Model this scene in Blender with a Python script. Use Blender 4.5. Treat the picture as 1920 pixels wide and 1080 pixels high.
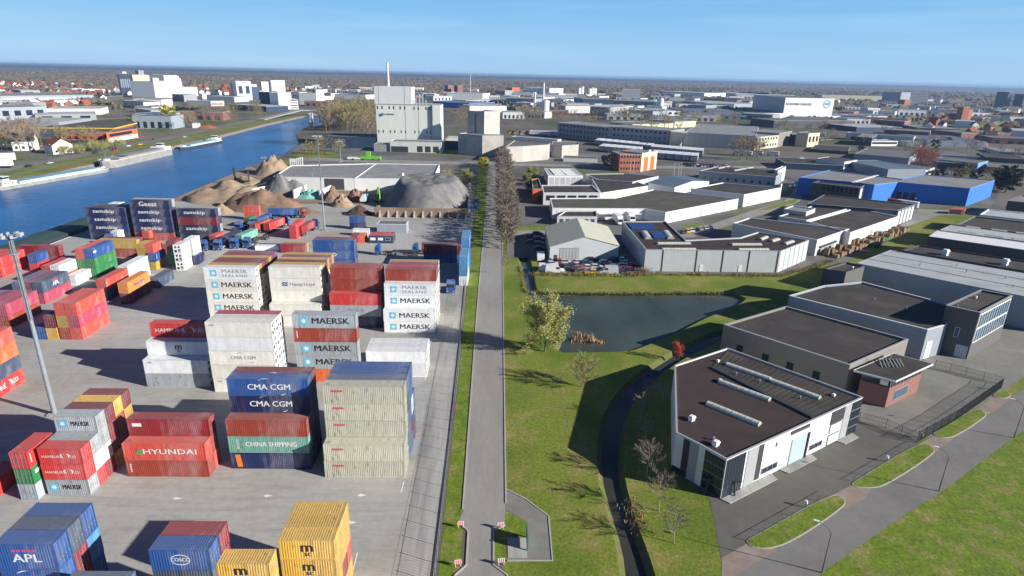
import bpy, bmesh, math, random
from mathutils import Vector, Matrix
from mathutils.geometry import tessellate_polygon
R=math.radians
for o in list(bpy.data.objects): bpy.data.objects.remove(o)
SC=bpy.context.scene; COL=SC.collection
# ---------------- camera ----------------
CAM_H=59.0
cd=bpy.data.cameras.new('camera'); cam=bpy.data.objects.new('camera',cd); COL.objects.link(cam)
cd.sensor_width=36.0; cd.lens=1149.0/1920*36.0; cd.clip_end=40000; cd.clip_start=1
_r,_u,_f=Vector((0.99957138,-0.01971977,0.02163762)),Vector((-0.01394587,0.32911475,0.94418695)),Vector((0.02574041,0.94408401,-0.32869868))
cam.matrix_world=Matrix(((_r.x,_u.x,-_f.x,0),(_r.y,_u.y,-_f.y,0),(_r.z,_u.z,-_f.z,CAM_H),(0,0,0,1)))
SC.camera=cam
# ---------------- world and sun ----------------
SUN_EL,SUN_AZ=22.3,-21.0      # azimuth counted from +X towards +Y
W=bpy.data.worlds.new("World"); SC.world=W; W.use_nodes=True
nt=W.node_tree; bg=nt.nodes['Background']; sky=nt.nodes.new('ShaderNodeTexSky'); sky.sky_type='NISHITA'
sky.sun_disc=False; sky.sun_elevation=R(SUN_EL); sky.sun_rotation=R(90-SUN_AZ); sky.air_density=1.0; sky.dust_density=0.1; sky.ozone_density=4; sky.altitude=60
# clear spring sky: pale blue at the horizon, deepening quickly towards the zenith
tcw=nt.nodes.new('ShaderNodeTexCoord'); sx=nt.nodes.new('ShaderNodeSeparateXYZ'); nt.links.new(tcw.outputs['Generated'],sx.inputs[0])
cr=nt.nodes.new('ShaderNodeValToRGB'); nt.links.new(sx.outputs[2],cr.inputs[0])
el=cr.color_ramp.elements; el[0].position=0; el[0].color=(4.4,7.4,11.0,1); el[1].position=1; el[1].color=(.08,.3,1.5,1)
for ps,cc in ((.04,(3.9,7.2,11.0,1)),(.09,(2.7,6.3,10.6,1)),(.14,(2.1,5.4,9.8,1)),(.22,(.55,1.7,4.4,1)),(.42,(.12,.5,2.2,1))):
    e=el.new(ps); e.color=cc
mxw=nt.nodes.new('ShaderNodeMix'); mxw.data_type='RGBA'; mxw.inputs[0].default_value=.85; nt.links.new(sky.outputs[0],mxw.inputs[6]); 
nzw=nt.nodes.new('ShaderNodeTexNoise'); nzw.inputs['Scale'].default_value=3; nzw.inputs['Detail'].default_value=7; mpw=nt.nodes.new('ShaderNodeMapping'); mpw.inputs['Scale'].default_value=(1,1,14); nt.links.new(tcw.outputs['Generated'],mpw.inputs[0]); nt.links.new(mpw.outputs[0],nzw.inputs['Vector'])
mrw=nt.nodes.new('ShaderNodeMapRange'); mrw.inputs[1].default_value=.5; mrw.inputs[2].default_value=.8; mrw.inputs[4].default_value=.3; nt.links.new(nzw.outputs[0],mrw.inputs[0])
mcw=nt.nodes.new('ShaderNodeMix'); mcw.data_type='RGBA'; mcw.inputs[7].default_value=(6.5,9.4,12,1); nt.links.new(mrw.outputs[0],mcw.inputs[0]); nt.links.new(cr.outputs[0],mcw.inputs[6]); nt.links.new(mcw.outputs[2],mxw.inputs[7])
nt.links.new(mxw.outputs[2],bg.inputs[0]); bg.inputs[1].default_value=0.055
sl=bpy.data.lights.new('sun','SUN'); so=bpy.data.objects.new('sun',sl); COL.objects.link(so)
sl.energy=5.0; sl.angle=R(0.5); sl.color=(1,0.955,0.88)
sv=Vector((math.cos(R(SUN_EL))*math.cos(R(SUN_AZ)),math.cos(R(SUN_EL))*math.sin(R(SUN_AZ)),math.sin(R(SUN_EL))))
so.rotation_euler=sv.to_track_quat('Z','Y').to_euler(); so.location=(0,0,200)
vs=SC.view_settings; vs.view_transform='Standard'; vs.look='None'; vs.exposure=0.7; vs.gamma=1
# ---------------- materials ----------------
MT={}
def srgb(r,g,b):
    return tuple(((c/255+0.055)/1.055)**2.4 if c>10 else c/255/12.92 for c in (r,g,b))
def mat(name,col,rough=.75,var=.12,scale=.5,metal=0,rnd=.1,bump=0,bscale=4,second=None,smix=(.45,.6),sscale=.3,stretch=(1,1,1),space='obj',spec=.3,wave=None,third=None,tmix=(.55,.7),tscale=.05,emis=None,dust=0,tracks=0,tvec=(1.3,.07,1)):
    m=bpy.data.materials.new(name); m.use_nodes=True; t=m.node_tree; N=t.nodes; L=t.links
    b=N['Principled BSDF']; b.inputs['Roughness'].default_value=rough; b.inputs['Metallic'].default_value=metal
    b.inputs['Specular IOR Level'].default_value=spec
    tc=N.new('ShaderNodeTexCoord'); mp=N.new('ShaderNodeMapping'); mp.inputs['Scale'].default_value=stretch
    if space=='world':
        ge=N.new('ShaderNodeNewGeometry'); L.new(ge.outputs['Position'],mp.inputs[0])
    else: L.new(tc.outputs['Object'],mp.inputs[0])
    def noise(s,d=4,r=.6):
        n=N.new('ShaderNodeTexNoise'); n.inputs['Scale'].default_value=s; n.inputs['Detail'].default_value=d; n.inputs['Roughness'].default_value=r
        L.new(mp.outputs[0],n.inputs['Vector']); return n
    def mix(f,a,c,bt='MIX'):
        x=N.new('ShaderNodeMix'); x.data_type='RGBA'; x.blend_type=bt
        for k,v in ((0,f),(6,a),(7,c)):
            if hasattr(v,'links'): L.new(v,x.inputs[k])
            else: x.inputs[k].default_value=v if k==0 else (*v,1)
        return x.outputs[2]
    def ramp(s,lo,hi):
        r=N.new('ShaderNodeMapRange'); r.inputs[1].default_value=lo; r.inputs[2].default_value=hi; L.new(s,r.inputs[0]); return r.outputs[0]
    c=col
    if second: c=mix(ramp(noise(sscale,5).outputs[0],*smix),c,second)
    if third: c=mix(ramp(noise(tscale,5).outputs[0],*tmix),c,third)
    if var:
        v=ramp(noise(scale,6,.65).outputs[0],.25,.75)
        mr=N.new('ShaderNodeMapRange'); mr.inputs[3].default_value=1-var; mr.inputs[4].default_value=1+var; L.new(v,mr.inputs[0])
        h=N.new('ShaderNodeHueSaturation')
        if hasattr(c,'links'): L.new(c,h.inputs['Color'])
        else: h.inputs['Color'].default_value=(*c,1)
        if rnd:
            oi=N.new('ShaderNodeObjectInfo'); m2=N.new('ShaderNodeMapRange'); m2.inputs[3].default_value=1-rnd; m2.inputs[4].default_value=1+rnd
            L.new(oi.outputs['Random'],m2.inputs[0]); mm=N.new('ShaderNodeMath'); mm.operation='MULTIPLY'; L.new(mr.outputs[0],mm.inputs[0]); L.new(m2.outputs[0],mm.inputs[1]); L.new(mm.outputs[0],h.inputs['Value'])
        else: L.new(mr.outputs[0],h.inputs['Value'])
        c=h.outputs[0]
    if tracks:   # long streaks: tyre marks, seams, dirt runs
        m3=N.new('ShaderNodeMapping'); m3.inputs['Scale'].default_value=tvec; L.new(mp.inputs[0].links[0].from_socket,m3.inputs[0]); n3=N.new('ShaderNodeTexNoise'); n3.inputs['Scale'].default_value=1; n3.inputs['Detail'].default_value=5; n3.inputs['Roughness'].default_value=.7; n3.inputs['Distortion'].default_value=.6; L.new(m3.outputs[0],n3.inputs['Vector'])
        t3=N.new('ShaderNodeMapRange'); t3.inputs[1].default_value=.5; t3.inputs[2].default_value=.72; t3.inputs[4].default_value=tracks; L.new(n3.outputs[0],t3.inputs[0]); c=mix(t3.outputs[0],c,tuple(x*.45 for x in col))
    if dust:   # dust and faded paint that settles on flat tops
        g2=N.new('ShaderNodeNewGeometry'); sz=N.new('ShaderNodeSeparateXYZ'); L.new(g2.outputs['True Normal'],sz.inputs[0]); mq=N.new('ShaderNodeMapRange'); mq.inputs[1].default_value=.8; mq.inputs[2].default_value=.95; mq.inputs[4].default_value=dust; L.new(sz.outputs[2],mq.inputs[0])
        c=mix(mq.outputs[0],c,(.24,.235,.215))
    if hasattr(c,'links'): L.new(c,b.inputs['Base Color'])
    else: b.inputs['Base Color'].default_value=(*c,1)
    hgt=None
    if bump: hgt=noise(bscale,5).outputs[0]
    if wave:
        w=N.new('ShaderNodeTexWave'); w.inputs['Scale'].default_value=wave[0]; w.bands_direction=wave[1]; w.inputs['Distortion'].default_value=0; L.new(mp.outputs[0],w.inputs['Vector']); hgt=w.outputs[1]; bump=wave[2]
    if hgt is not None:
        bn=N.new('ShaderNodeBump'); bn.inputs['Strength'].default_value=min(1,bump); bn.inputs['Distance'].default_value=max(.05,bump*.1); L.new(hgt,bn.inputs['Height']); L.new(bn.outputs[0],b.inputs['Normal'])
    if emis: b.inputs['Emission Color'].default_value=(*emis,1); b.inputs['Emission Strength'].default_value=1
    MT[name]=m; return m
# ---------------- mesh builder ----------------
class MB:
    def __init__(s): s.v=[]; s.f=[]; s.mi=[]; s.mats=[]; s.cur=0
    def m(s,name):
        if name not in s.mats: s.mats.append(name)
        s.cur=s.mats.index(name); return s
    def face(s,pts):
        i=len(s.v); s.v+= [tuple(p) for p in pts]; s.f.append(tuple(range(i,i+len(pts)))); s.mi.append(s.cur)
    def raw(s,vs,fs):
        i=len(s.v); s.v+=[tuple(p) for p in vs]
        for f in fs: s.f.append(tuple(k+i for k in f)); s.mi.append(s.cur)
    def box(s,x0,x1,y0,y1,z0,z1,rot=0,c=(0,0)):
        P=[(x0,y0),(x1,y0),(x1,y1),(x0,y1)]
        if rot: ca,sa=math.cos(rot),math.sin(rot); P=[(c[0]+x*ca-y*sa,c[1]+x*sa+y*ca) for x,y in P]
        elif c!=(0,0): P=[(c[0]+x,c[1]+y) for x,y in P]
        s.prism(P,z0,z1); return s
    def prism(s,P,z0,z1,top=True,bot=True,P2=None):
        n=len(P); P2=P2 or P
        if area(P)<0: P=P[::-1]; P2=P2[::-1]
        vs=[(x,y,z0) for x,y in P]+[(x,y,z1) for x,y in P2]
        fs=[(i,(i+1)%n,n+(i+1)%n,n+i) for i in range(n)]
        if top: fs.append(tuple(range(n,2*n)))
        if bot: fs.append(tuple(range(n-1,-1,-1)))
        s.raw(vs,fs); return s
    def tube(s,a,b,r0,r1=None,n=6,cap=True):
        a=Vector(a); b=Vector(b); r1=r0 if r1 is None else r1; d=(b-a)
        if d.length<1e-6: return s
        d.normalize(); u=d.orthogonal().normalized(); w=d.cross(u)
        vs=[]
        for c,r in ((a,r0),(b,r1)):
            for k in range(n):
                t=2*math.pi*k/n; vs.append(tuple(c+u*(r*math.cos(t))+w*(r*math.sin(t))))
        fs=[(k,(k+1)%n,n+(k+1)%n,n+k) for k in range(n)]
        if cap: fs+= [tuple(range(n-1,-1,-1)),tuple(range(n,2*n))]
        s.raw(vs,fs); return s
    def beam(s,a,b,w,h=None):   # square bar between two points
        a=Vector(a); b=Vector(b); h=h or w; d=(b-a).normalized(); z=Vector((0,0,1))
        u=d.cross(z); u=Vector((1,0,0)) if u.length<.05 else u.normalized(); v=u.cross(d).normalized()
        vs=[]
        for c in (a,b):
            for i,j in ((-1,-1),(1,-1),(1,1),(-1,1)): vs.append(tuple(c+u*(i*w/2)+v*(j*h/2)))
        s.raw(vs,[(3,2,1,0),(4,5,6,7),(0,1,5,4),(1,2,6,5),(2,3,7,6),(3,0,4,7)]); return s
    def mesh(s,name,off=(0,0,0),smooth=False):
        me=bpy.data.meshes.new(name); me.from_pydata([(x-off[0],y-off[1],z-off[2]) for x,y,z in s.v],[],s.f)
        for k in s.mats: me.materials.append(MT[k])
        me.polygons.foreach_set('material_index',s.mi)
        if smooth: me.polygons.foreach_set('use_smooth',[True]*len(s.f))
        me.update(); return me
    def build(s,name,parent=None,label=None,smooth=False,off=None):
        if off is None:
            off=(0,0,0)
            if parent is not None:
                off=Vector(parent.get('_org',(0,0,0)))
        me=s.mesh(name,off,smooth); o=bpy.data.objects.new(name,me); COL.objects.link(o)
        if parent is not None: o.parent=parent; o['_org']=tuple(off)
        if label: o['label']=label
        return o
def area(P): return sum(P[i][0]*P[(i+1)%len(P)][1]-P[(i+1)%len(P)][0]*P[i][1] for i in range(len(P)))/2
def inset(P,d):
    if area(P)<0: P=P[::-1]
    n=len(P); out=[]
    for i in range(n):
        a,b,c=Vector(P[i-1]),Vector(P[i]),Vector(P[(i+1)%n]); e1=(b-a).normalized(); e2=(c-b).normalized()
        n1=Vector((-e1.y,e1.x)); n2=Vector((-e2.y,e2.x)); m=(n1+n2); k=d/max(.3,(1+n1.dot(n2))); out.append((b.x+m.x*k,b.y+m.y*k))
    return out
def thing(name,label,cat,loc=(0,0,0),rz=0,group=None):
    o=bpy.data.objects.new(name,None); COL.objects.link(o); o.empty_display_size=.5
    o.location=loc if len(loc)==3 else (*loc,0); o.rotation_euler=(0,0,rz); o['_org']=tuple(o.location) if rz==0 else (0,0,0)
    o['label']=label; o['category']=cat
    if group: o['group']=group
    return o
def tag(o,label,cat,group=None,kind=None):
    if label: o['label']=label
    if cat: o['category']=cat
    if group: o['group']=group
    if kind: o['kind']=kind
    return o
def single(mb,name,label,cat,group=None,smooth=False):
    c=(sum(v[0] for v in mb.v)/len(mb.v),sum(v[1] for v in mb.v)/len(mb.v),min(v[2] for v in mb.v))
    o=mb.build(name,smooth=smooth,off=c); o.location=c; return tag(o,label,cat,group)
KIDS={}; KEEPCI=False
def dup(root,loc,rz=0,label=None,group=None,scale=None,cat=None):
    def rec(o,par):
        c=o.copy(); COL.objects.link(c); c.parent=par
        for ch in (KIDS.get(o.name) or [x for x in o.children]): rec(ch,c)
        return c
    if root.name not in KIDS: fill(root)
    r=rec(root,None); r.location=loc if len(loc)==3 else (*loc,0); r.rotation_euler=(0,0,rz)
    if scale: r.scale=(scale,)*3 if not hasattr(scale,'__len__') else scale
    if label: r['label']=label
    if group: r['group']=group
    if cat: r['category']=cat
    return r
def fill(o):
    ch=[x for x in bpy.data.objects if x.parent==o]
    KIDS[o.name]=ch
    for c in ch: fill(c)
def place(proto,used,loc,rz=0,label=None,group=None,scale=None):
    if used[0]: return dup(proto,loc,rz,label,group,scale)
    used[0]=True; fill(proto)
    proto.location=loc if len(loc)==3 else (*loc,0); proto.rotation_euler=(0,0,rz)
    if scale: proto.scale=(scale,)*3 if not hasattr(scale,'__len__') else scale
    if label: proto['label']=label
    if group: proto['group']=group
    return proto
class Kind:   # a prototype built lazily; every call to at() makes one more individual
    def __init__(s,fn): s.fn=fn; s.o=None; s.n=[False]
    def at(s,loc,rz=0,label=None,group=None,scale=None):
        if s.o is None: s.o=s.fn()
        return place(s.o,s.n,loc,rz,label,group,scale)
def struct(name,P,z,m,thick=0):
    b=MB().m(m)
    if thick: b.prism(P,z-thick,z,bot=False)
    else:
        if area(P)<0: P=P[::-1]
        b.face([(x,y,z) for x,y in P])
    o=b.build(name); o['kind']='structure'; return o
def strip(name,pts,w,z,m,thick=0,kind='structure'):
    L_,R_=[],[]
    for i,p in enumerate(pts):
        a=Vector(pts[max(0,i-1)]); b=Vector(pts[min(len(pts)-1,i+1)]); d=(b-a).normalized(); n=Vector((-d.y,d.x)); ww=w[i] if hasattr(w,'__len__') else w
        L_.append((p[0]+n.x*ww/2,p[1]+n.y*ww/2)); R_.append((p[0]-n.x*ww/2,p[1]-n.y*ww/2))
    b=MB().m(m)
    for i in range(len(pts)-1):
        q=[L_[i],R_[i],R_[i+1],L_[i+1]]
        if thick: b.prism(q,z-thick,z,bot=False)
        else:
            if area(q)<0: q=q[::-1]
            b.face([(x,y,z) for x,y in q])
    if name is None: return b
    o=b.build(name)
    if kind: o['kind']=kind
    return o

# ---------------- setting materials ----------------
mat('ground_far',(.12,.11,.08),.95,.25,.02,rnd=0,space='world',second=(.15,.13,.11),smix=(.42,.58),sscale=.012,third=(.06,.1,.03),tmix=(.52,.6),tscale=.0035)
mat('grass_lawn',(.165,.205,.024),.95,.45,1.8,rnd=0,space='world',second=(.3,.225,.09),smix=(.46,.72),sscale=.17,third=(.115,.165,.015),tmix=(.46,.6),tscale=.045,bump=.8,bscale=2.5)
mat('grass_lush',(.145,.21,.015),.95,.45,1.7,rnd=0,space='world',second=(.105,.155,.014),smix=(.42,.66),sscale=.5,third=(.26,.22,.08),tmix=(.5,.7),tscale=.3,bump=.8,bscale=2)
mat('asphalt_road',(.3,.285,.26),.9,.1,1.2,rnd=0,space='world',second=(.235,.222,.205),smix=(.42,.7),sscale=.1,stretch=(1.6,.3,1))
mat('asphalt_dark',(.12,.115,.1),.9,.13,.5,rnd=0,space='world',second=(.14,.13,.115),smix=(.4,.7),sscale=.07)
mat('asphalt_street',(.205,.195,.182),.9,.1,.9,rnd=0,space='world',second=(.17,.16,.148),smix=(.45,.65),sscale=.09)
mat('brick_paving',(.26,.2,.165),.9,.14,.8,rnd=0,space='world',second=(.32,.26,.22),smix=(.4,.7),sscale=.3)
mat('paving_grey',(.2,.195,.17),.9,.14,.6,rnd=0,space='world',second=(.25,.24,.21),smix=(.4,.7),sscale=.12)
mat('yard_concrete',(.385,.375,.35),.85,.13,.8,rnd=0,space='world',second=(.3,.285,.24),smix=(.46,.72),sscale=.06,third=(.52,.505,.48),tmix=(.5,.7),tscale=.018,tracks=.4,tvec=(.06,.9,1))
mat('slab_concrete',(.42,.41,.38),.85,.12,.5,rnd=0,space='world',second=(.22,.21,.195),smix=(.46,.7),sscale=.07,stretch=(2.6,.28,1),tracks=.5,tvec=(1.6,.06,1))
mat('kerb',(.42,.39,.36),.9,.1,1,rnd=0,space='world')
mat('joint',(.3,.29,.275),.9,.1,rnd=0)
mat('road_paint',(.75,.74,.7),.8,.2,3,rnd=0,space='world')
mat('bank_soil',(.13,.11,.05),.95,.3,.8,rnd=0,space='world',second=(.1,.13,.03),smix=(.4,.6),sscale=.3)
mat('reed_bank',(.27,.16,.08),.95,.25,.5,rnd=0,space='world')
mat('quay_wall',(.2,.19,.17),.9,.2,.4,rnd=0,space='world')
mat('industrial_ground',(.17,.165,.155),.9,.2,.05,rnd=0,space='world',second=(.1,.098,.092),smix=(.45,.6),sscale=.02,tracks=.5,tvec=(.5,.05,1),third=(.12,.14,.05),tmix=(.56,.6),tscale=.014)
mat('sand_ground',(.34,.24,.16),.95,.2,.15,rnd=0,space='world',second=(.24,.18,.13),smix=(.4,.6),sscale=.06)
mat('town_ground',(.17,.155,.125),.95,.25,.05,rnd=0,space='world',second=(.16,.14,.12),smix=(.45,.55),sscale=.03,third=(.1,.14,.03),tmix=(.52,.57),tscale=.02)
def water(name,col,rough,bs,bstr,dist):
    m=mat(name,col,rough,0,spec=.5); t=m.node_tree; N=t.nodes; L=t.links; b=N['Principled BSDF']; b.inputs['IOR'].default_value=1.33
    ge=N.new('ShaderNodeNewGeometry'); mp=N.new('ShaderNodeMapping'); mp.inputs['Scale'].default_value=(1,.55,1); mp.inputs['Rotation'].default_value=(0,0,.5); L.new(ge.outputs['Position'],mp.inputs[0])
    n=N.new('ShaderNodeTexNoise'); n.inputs['Scale'].default_value=bs; n.inputs['Detail'].default_value=6; n.inputs['Roughness'].default_value=.65; L.new(mp.outputs[0],n.inputs['Vector'])
    bn=N.new('ShaderNodeBump'); bn.inputs['Strength'].default_value=bstr; bn.inputs['Distance'].default_value=dist; L.new(n.outputs[0],bn.inputs['Height']); L.new(bn.outputs[0],b.inputs['Normal'])
    n2=N.new('ShaderNodeTexNoise'); n2.inputs['Scale'].default_value=bs*.08; n2.inputs['Detail'].default_value=5; L.new(mp.outputs[0],n2.inputs['Vector'])
    h=N.new('ShaderNodeHueSaturation'); h.inputs['Color'].default_value=(*col,1); mr=N.new('ShaderNodeMapRange'); mr.inputs[1].default_value=.3; mr.inputs[2].default_value=.7; mr.inputs[3].default_value=.75; mr.inputs[4].default_value=1.3
    L.new(n2.outputs[0],mr.inputs[0]); L.new(mr.outputs[0],h.inputs['Value']); L.new(h.outputs[0],b.inputs['Base Color'])
water('canal_water',(.004,.1,.3),.25,.3,.8,.5)
water('pond_water',(.055,.075,.06),.1,1.1,.25,.06)
water('ditch_water',(.045,.045,.035),.04,2,.1,.04)
# ---------------- ground, canal, pond ----------------
canal=[(-154.5,-300),(-154.5,300),(-157,364),(-160,416),(-158,470),(-167.10,530.67),(-198.21,622.56),(-210.28,697.12),(-195.82,747.24),(-206.15,836.39),(-245.15,939.81),(-262.14,933.74),(-265.59,849.28),(-264.79,728.33),(-258.35,597.97),(-255.19,560.41),(-257.16,483.43),(-254.95,402.69),(-256.64,378.75),(-252.96,339.05),(-252.30,315.56),(-262,200),(-262,-300)]
pond=[(11.18,166.46),(15.27,165.49),(26.12,166.16),(41.75,166.80),(56.04,167.61),(66.65,168.28),(69.64,166.10),(70.96,162.57),(60.09,152.85),(54.16,148.30),(43.86,138.08),(32.63,128.97),(29.52,127.28),(20.80,126.77),(13.95,126.44),(15.68,131.79),(16.10,138.83),(15.68,145.96),(13.12,152.50),(10.72,158.10),(8.85,165.91),(8.48,185.04),(8.05,203.14),(8.37,219.38),(10.75,219.52),(10.45,203.27),(10.97,184.05),(10.86,172.13)]
ditch=[(16.54,57.82),(16.84,60.33),(17.38,65.58),(17.07,74.38),(17.10,81.67),(18.98,92.26),(21.50,100.32),(25.98,108.80),(31.70,116.54),(43.46,128.97),(56.29,140.07),(54.68,135.42),(46.34,128.17),(39.22,121.59),(31.06,111.75),(25.28,102.02),(21.84,92.30),(19.70,81.70),(19.37,76.40),(19.25,70.24),(19.61,64.05),(19.60,60.34),(19.60,57.82)]
ditch_far=[(7.91,308.53),(10.89,308.81),(10.69,277.83),(10.35,247.37),(8.00,247.21),(8.23,277.63)]
def dens(P,k=1):   # smooth a closed outline a little (Chaikin)
    for _ in range(k):
        Q=[]
        for i in range(len(P)):
            a,b=P[i],P[(i+1)%len(P)]; Q+=[(a[0]*.75+b[0]*.25,a[1]*.75+b[1]*.25),(a[0]*.25+b[0]*.75,a[1]*.25+b[1]*.75)]
        P=Q
    return P
pond=dens(pond); ditch=dens(ditch)
park=[(1.7,20),(240,20),(240,300),(-.2,300)]
def sheet(name,outer,holes,z,m):
    polys=[[Vector((x,y,0)) for x,y in P] for P in [outer]+holes]
    tris=tessellate_polygon(polys); vs=[(v.x,v.y,z) for P in polys for v in P]
    b=MB().m(m); fs=[]
    for t in tris:
        a,c,d=(vs[i] for i in t)
        ar=(c[0]-a[0])*(d[1]-a[1])-(d[0]-a[0])*(c[1]-a[1])
        if abs(ar)>1e-6: fs.append(t if ar>0 else (t[0],t[2],t[1]))
    b.raw(vs,fs); o=b.build(name); o['kind']='structure'; return o
pond_o,ditch_o,far_o=inset(pond,-.9),inset(ditch,-.9),inset(ditch_far,-.8)
sheet('ground',[(-30000,-3000),(30000,-3000),(30000,30000),(-30000,30000)],[canal[::-1],park[::-1]],0,'ground_far')
sheet('grass_park',park,[pond_o[::-1],ditch_o[::-1],far_o[::-1]],0,'grass_lawn')
def body(name,P,z,m,bank,outer=None,zo=0,bn='bank'):
    struct(name,P,z,m); Q=outer or P
    if area(P)<0: P=P[::-1]
    if outer and area(Q)<0: Q=Q[::-1]
    b=MB().m(bank); n=len(P)
    for i in range(n):
        j=(i+1)%n
        b.face([(*Q[i],zo),(*P[i],z),(*P[j],z),(*Q[j],zo)])
    o=b.build(bn); o['kind']='structure'
body('canal_water',canal,-2.2,'canal_water','quay_wall')
body('pond_water',pond if area(pond)>0 else pond[::-1],-.8,'pond_water','bank_soil',pond_o)
body('ditch_water',ditch if area(ditch)>0 else ditch[::-1],-.8,'ditch_water','bank_soil',ditch_o)
body('ditch_water',ditch_far if area(ditch_far)>0 else ditch_far[::-1],-.7,'canal_water','bank_soil',far_o)
# container yard and paved areas
struct('container_yard',[(-154.1,20),(-6.9,20),(-7.6,114),(-9,178),(-9.7,232),(-10.6,285),(-154.1,285)],.012,'yard_concrete')
struct('sand_yard',[(-154.1,285),(-50,285),(-20,292),(-11,292),(-12,345),(-60,345),(-120,350),(-140,372),(-158.5,400),(-156.5,364),(-154.1,300)],.02,'sand_ground')
struct('slab_lane',[(-11.69,59.84),(-12.75,101.75),(-12.04,128.04),(-10.37,159.83),(-10.25,178.77),(-9.6,192),(-8.1,120),(-7.3,60),(-7,50)],.024,'slab_concrete')
b=MB().m('joint')
for i in range(46):
    y=57+i*2.9; b.box(-12.4+.012*max(0,y-90),-7.6-.018*(y-60),y,y+.05,.026,.028)
b.box(-12.5,-12.42,50,190,.026,.028)
o=b.build('slab_joints'); o['kind']='structure'
b=MB().m('road_paint')
for p,q in (((756,903),(748,935)),((812,640),(795,700)),((668,1045),(655,1080)),((680,978),(663,992))):
    pass
for p,q in (((-13.70,78.90),(-13.70,76.25)),((-15.14,130.91),(-14.21,111.94)),((-17.54,64.19),(-17.38,60.42)),((-16.25,159.60),(-15.85,144.01))):
    d=(Vector(q)-Vector(p)).normalized(); n=Vector((-d.y,d.x))*.09
    b.face([(p[0]+n.x,p[1]+n.y,.034),(q[0]+n.x,q[1]+n.y,.034),(q[0]-n.x,q[1]-n.y,.034),(p[0]-n.x,p[1]-n.y,.034)][::-1])
for x,y in ((-19.71,69.79),(-33.16,75.36),(-19.55,75.59),(-102.39,154.19),(-70.34,113.50),(-45.91,74.66)):
    b.face([(x-.5,y,.034),(x,y-.3,.034),(x+.9,y+.02,.034),(x-.1,y+.35,.034)])
o=b.build('yard_marking'); o['kind']='structure'
# verge, road and kerbs
struct('grass_verge',[(-6.6,20),(-3.9,20),(-4.1,67),(-4.9,150),(-5.3,260),(-6.3,420),(-12.6,420),(-11.4,339),(-9.5,232),(-8.7,178),(-7.5,115),(-6.7,60)],.01,'grass_lush')
struct('road',[(-4.2,72.6),(1.75,72.6),(1.85,150),(2.0,240),(1.6,330),(0,460),(-8,470),(-6.6,400),(-5.2,260),(-4.9,150),(-4.3,80)],.02,'asphalt_road')
struct('road',[(-4.82,70.09),(-3.36,68.14),(-3.30,62.06),(-4.64,60.36),(-4.2,40),(2.6,40),(1.87,60.38),(0.16,62.07),(0.11,68.16),(1.65,69.38),(1.75,72.6),(-4.2,72.6)],.02,'asphalt_road')
for pts in ([(-4.35,72.6),(-4.4,80),(-5.0,150),(-5.35,260)],[(1.85,74),(1.95,150),(2.1,240),(1.7,330)],[(-4.82,70.09),(-3.36,68.14),(-3.30,62.06),(-4.64,60.36),(-4.3,40)],[(1.65,69.38),(0.11,68.16),(0.16,62.07),(1.87,60.38),(2.7,40)]):
    strip('kerb',pts,.22,.12,'kerb',.13)
struct('path',[(1.84,77.25),(4.73,75.06),(7.87,71.27),(7.74,62.83),(1.90,62.81),(1.88,66.92),(4.46,66.93),(4.74,70.15),(2.70,71.90),(1.87,72.60)],.016,'paving_grey')
strip('kerb',[(1.84,77.25),(4.73,75.06),(7.87,71.27),(7.74,62.83),(1.90,62.81)],.2,.09,'kerb',.1)
struct('grass_island',[(0.25,62.86),(0.22,67.81),(1.63,71.90),(1.87,72.46),(2.69,71.79),(4.60,70.04),(4.40,67.01),(1.84,67.00),(1.83,62.87)],.008,'grass_lush')
# right front: street, forecourts, lawns
struct('street',[(28.27,58.66),(29.72,62.87),(35.09,65.26),(37.78,64.98),(43.22,67.92),(51.64,73.86),(55.82,78.36),(60.79,78.54),(74.50,87.66),(77.96,91.90),(82.14,92.64),(92.37,99.46),(99.16,106.23),(103.37,106.74),(113.61,113.72),(240,205),(240,185),(97.44,95.65),(68.11,76.80),(58.49,71.25),(41.05,60.39),(39.53,58.68)],.018,'asphalt_street')
struct('lawn',[(39.53,58.68),(41.05,60.39),(58.49,71.25),(68.11,76.80),(97.44,95.65),(240,185),(240,20),(45,20)],.012,'grass_lush')
struct('forecourt',[(28.47,81.72),(32.21,75.15),(29.72,62.87),(34.60,66.05),(51.10,76.04),(56.04,78.75),(73.95,90.04),(74.33,91.19),(67.38,97.37),(77.17,119.36)],.014,'asphalt_dark')
struct('forecourt',[(77.17,119.36),(67.38,97.37),(74.33,91.19),(78.69,93.10),(103.66,109.59),(105.68,112.14),(97.34,119.83),(95.76,128.03)],.01,'paving_grey')
struct('forecourt',[(95.76,128.03),(97.34,119.83),(105.68,112.14),(104.23,109.60),(117.62,118.49),(190,190),(190,230),(132.27,148.94),(114.49,148.35)],.016,'paving_grey')
struct('apron',[(28.41,59.08),(29.92,63.43),(34.98,66.45),(35.41,65.36),(37.99,64.98),(36.21,63.83)],.024,'brick_paving')
struct('apron',[(50.71,75.91),(56.19,79.02),(58.36,78.12),(55.76,75.34),(51.28,73.03)],.024,'brick_paving')
struct('apron',[(73.57,90.03),(79.00,93.28),(81.60,92.29),(78.73,90.26),(73.69,86.88)],.024,'brick_paving')
struct('apron',[(92.63,102.00),(99.66,106.88),(103.37,106.74),(96.99,102.07),(92.62,99.66)],.024,'brick_paving')
def isle(P):
    P=dens(P,2); struct('grass_island',P,.13,'grass_lush',.13); Q=inset(P,-.14); b=MB().m('kerb')
    if area(P)<0: P=P[::-1]
    struct('kerb',Q,.1,'kerb',.1)
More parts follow.
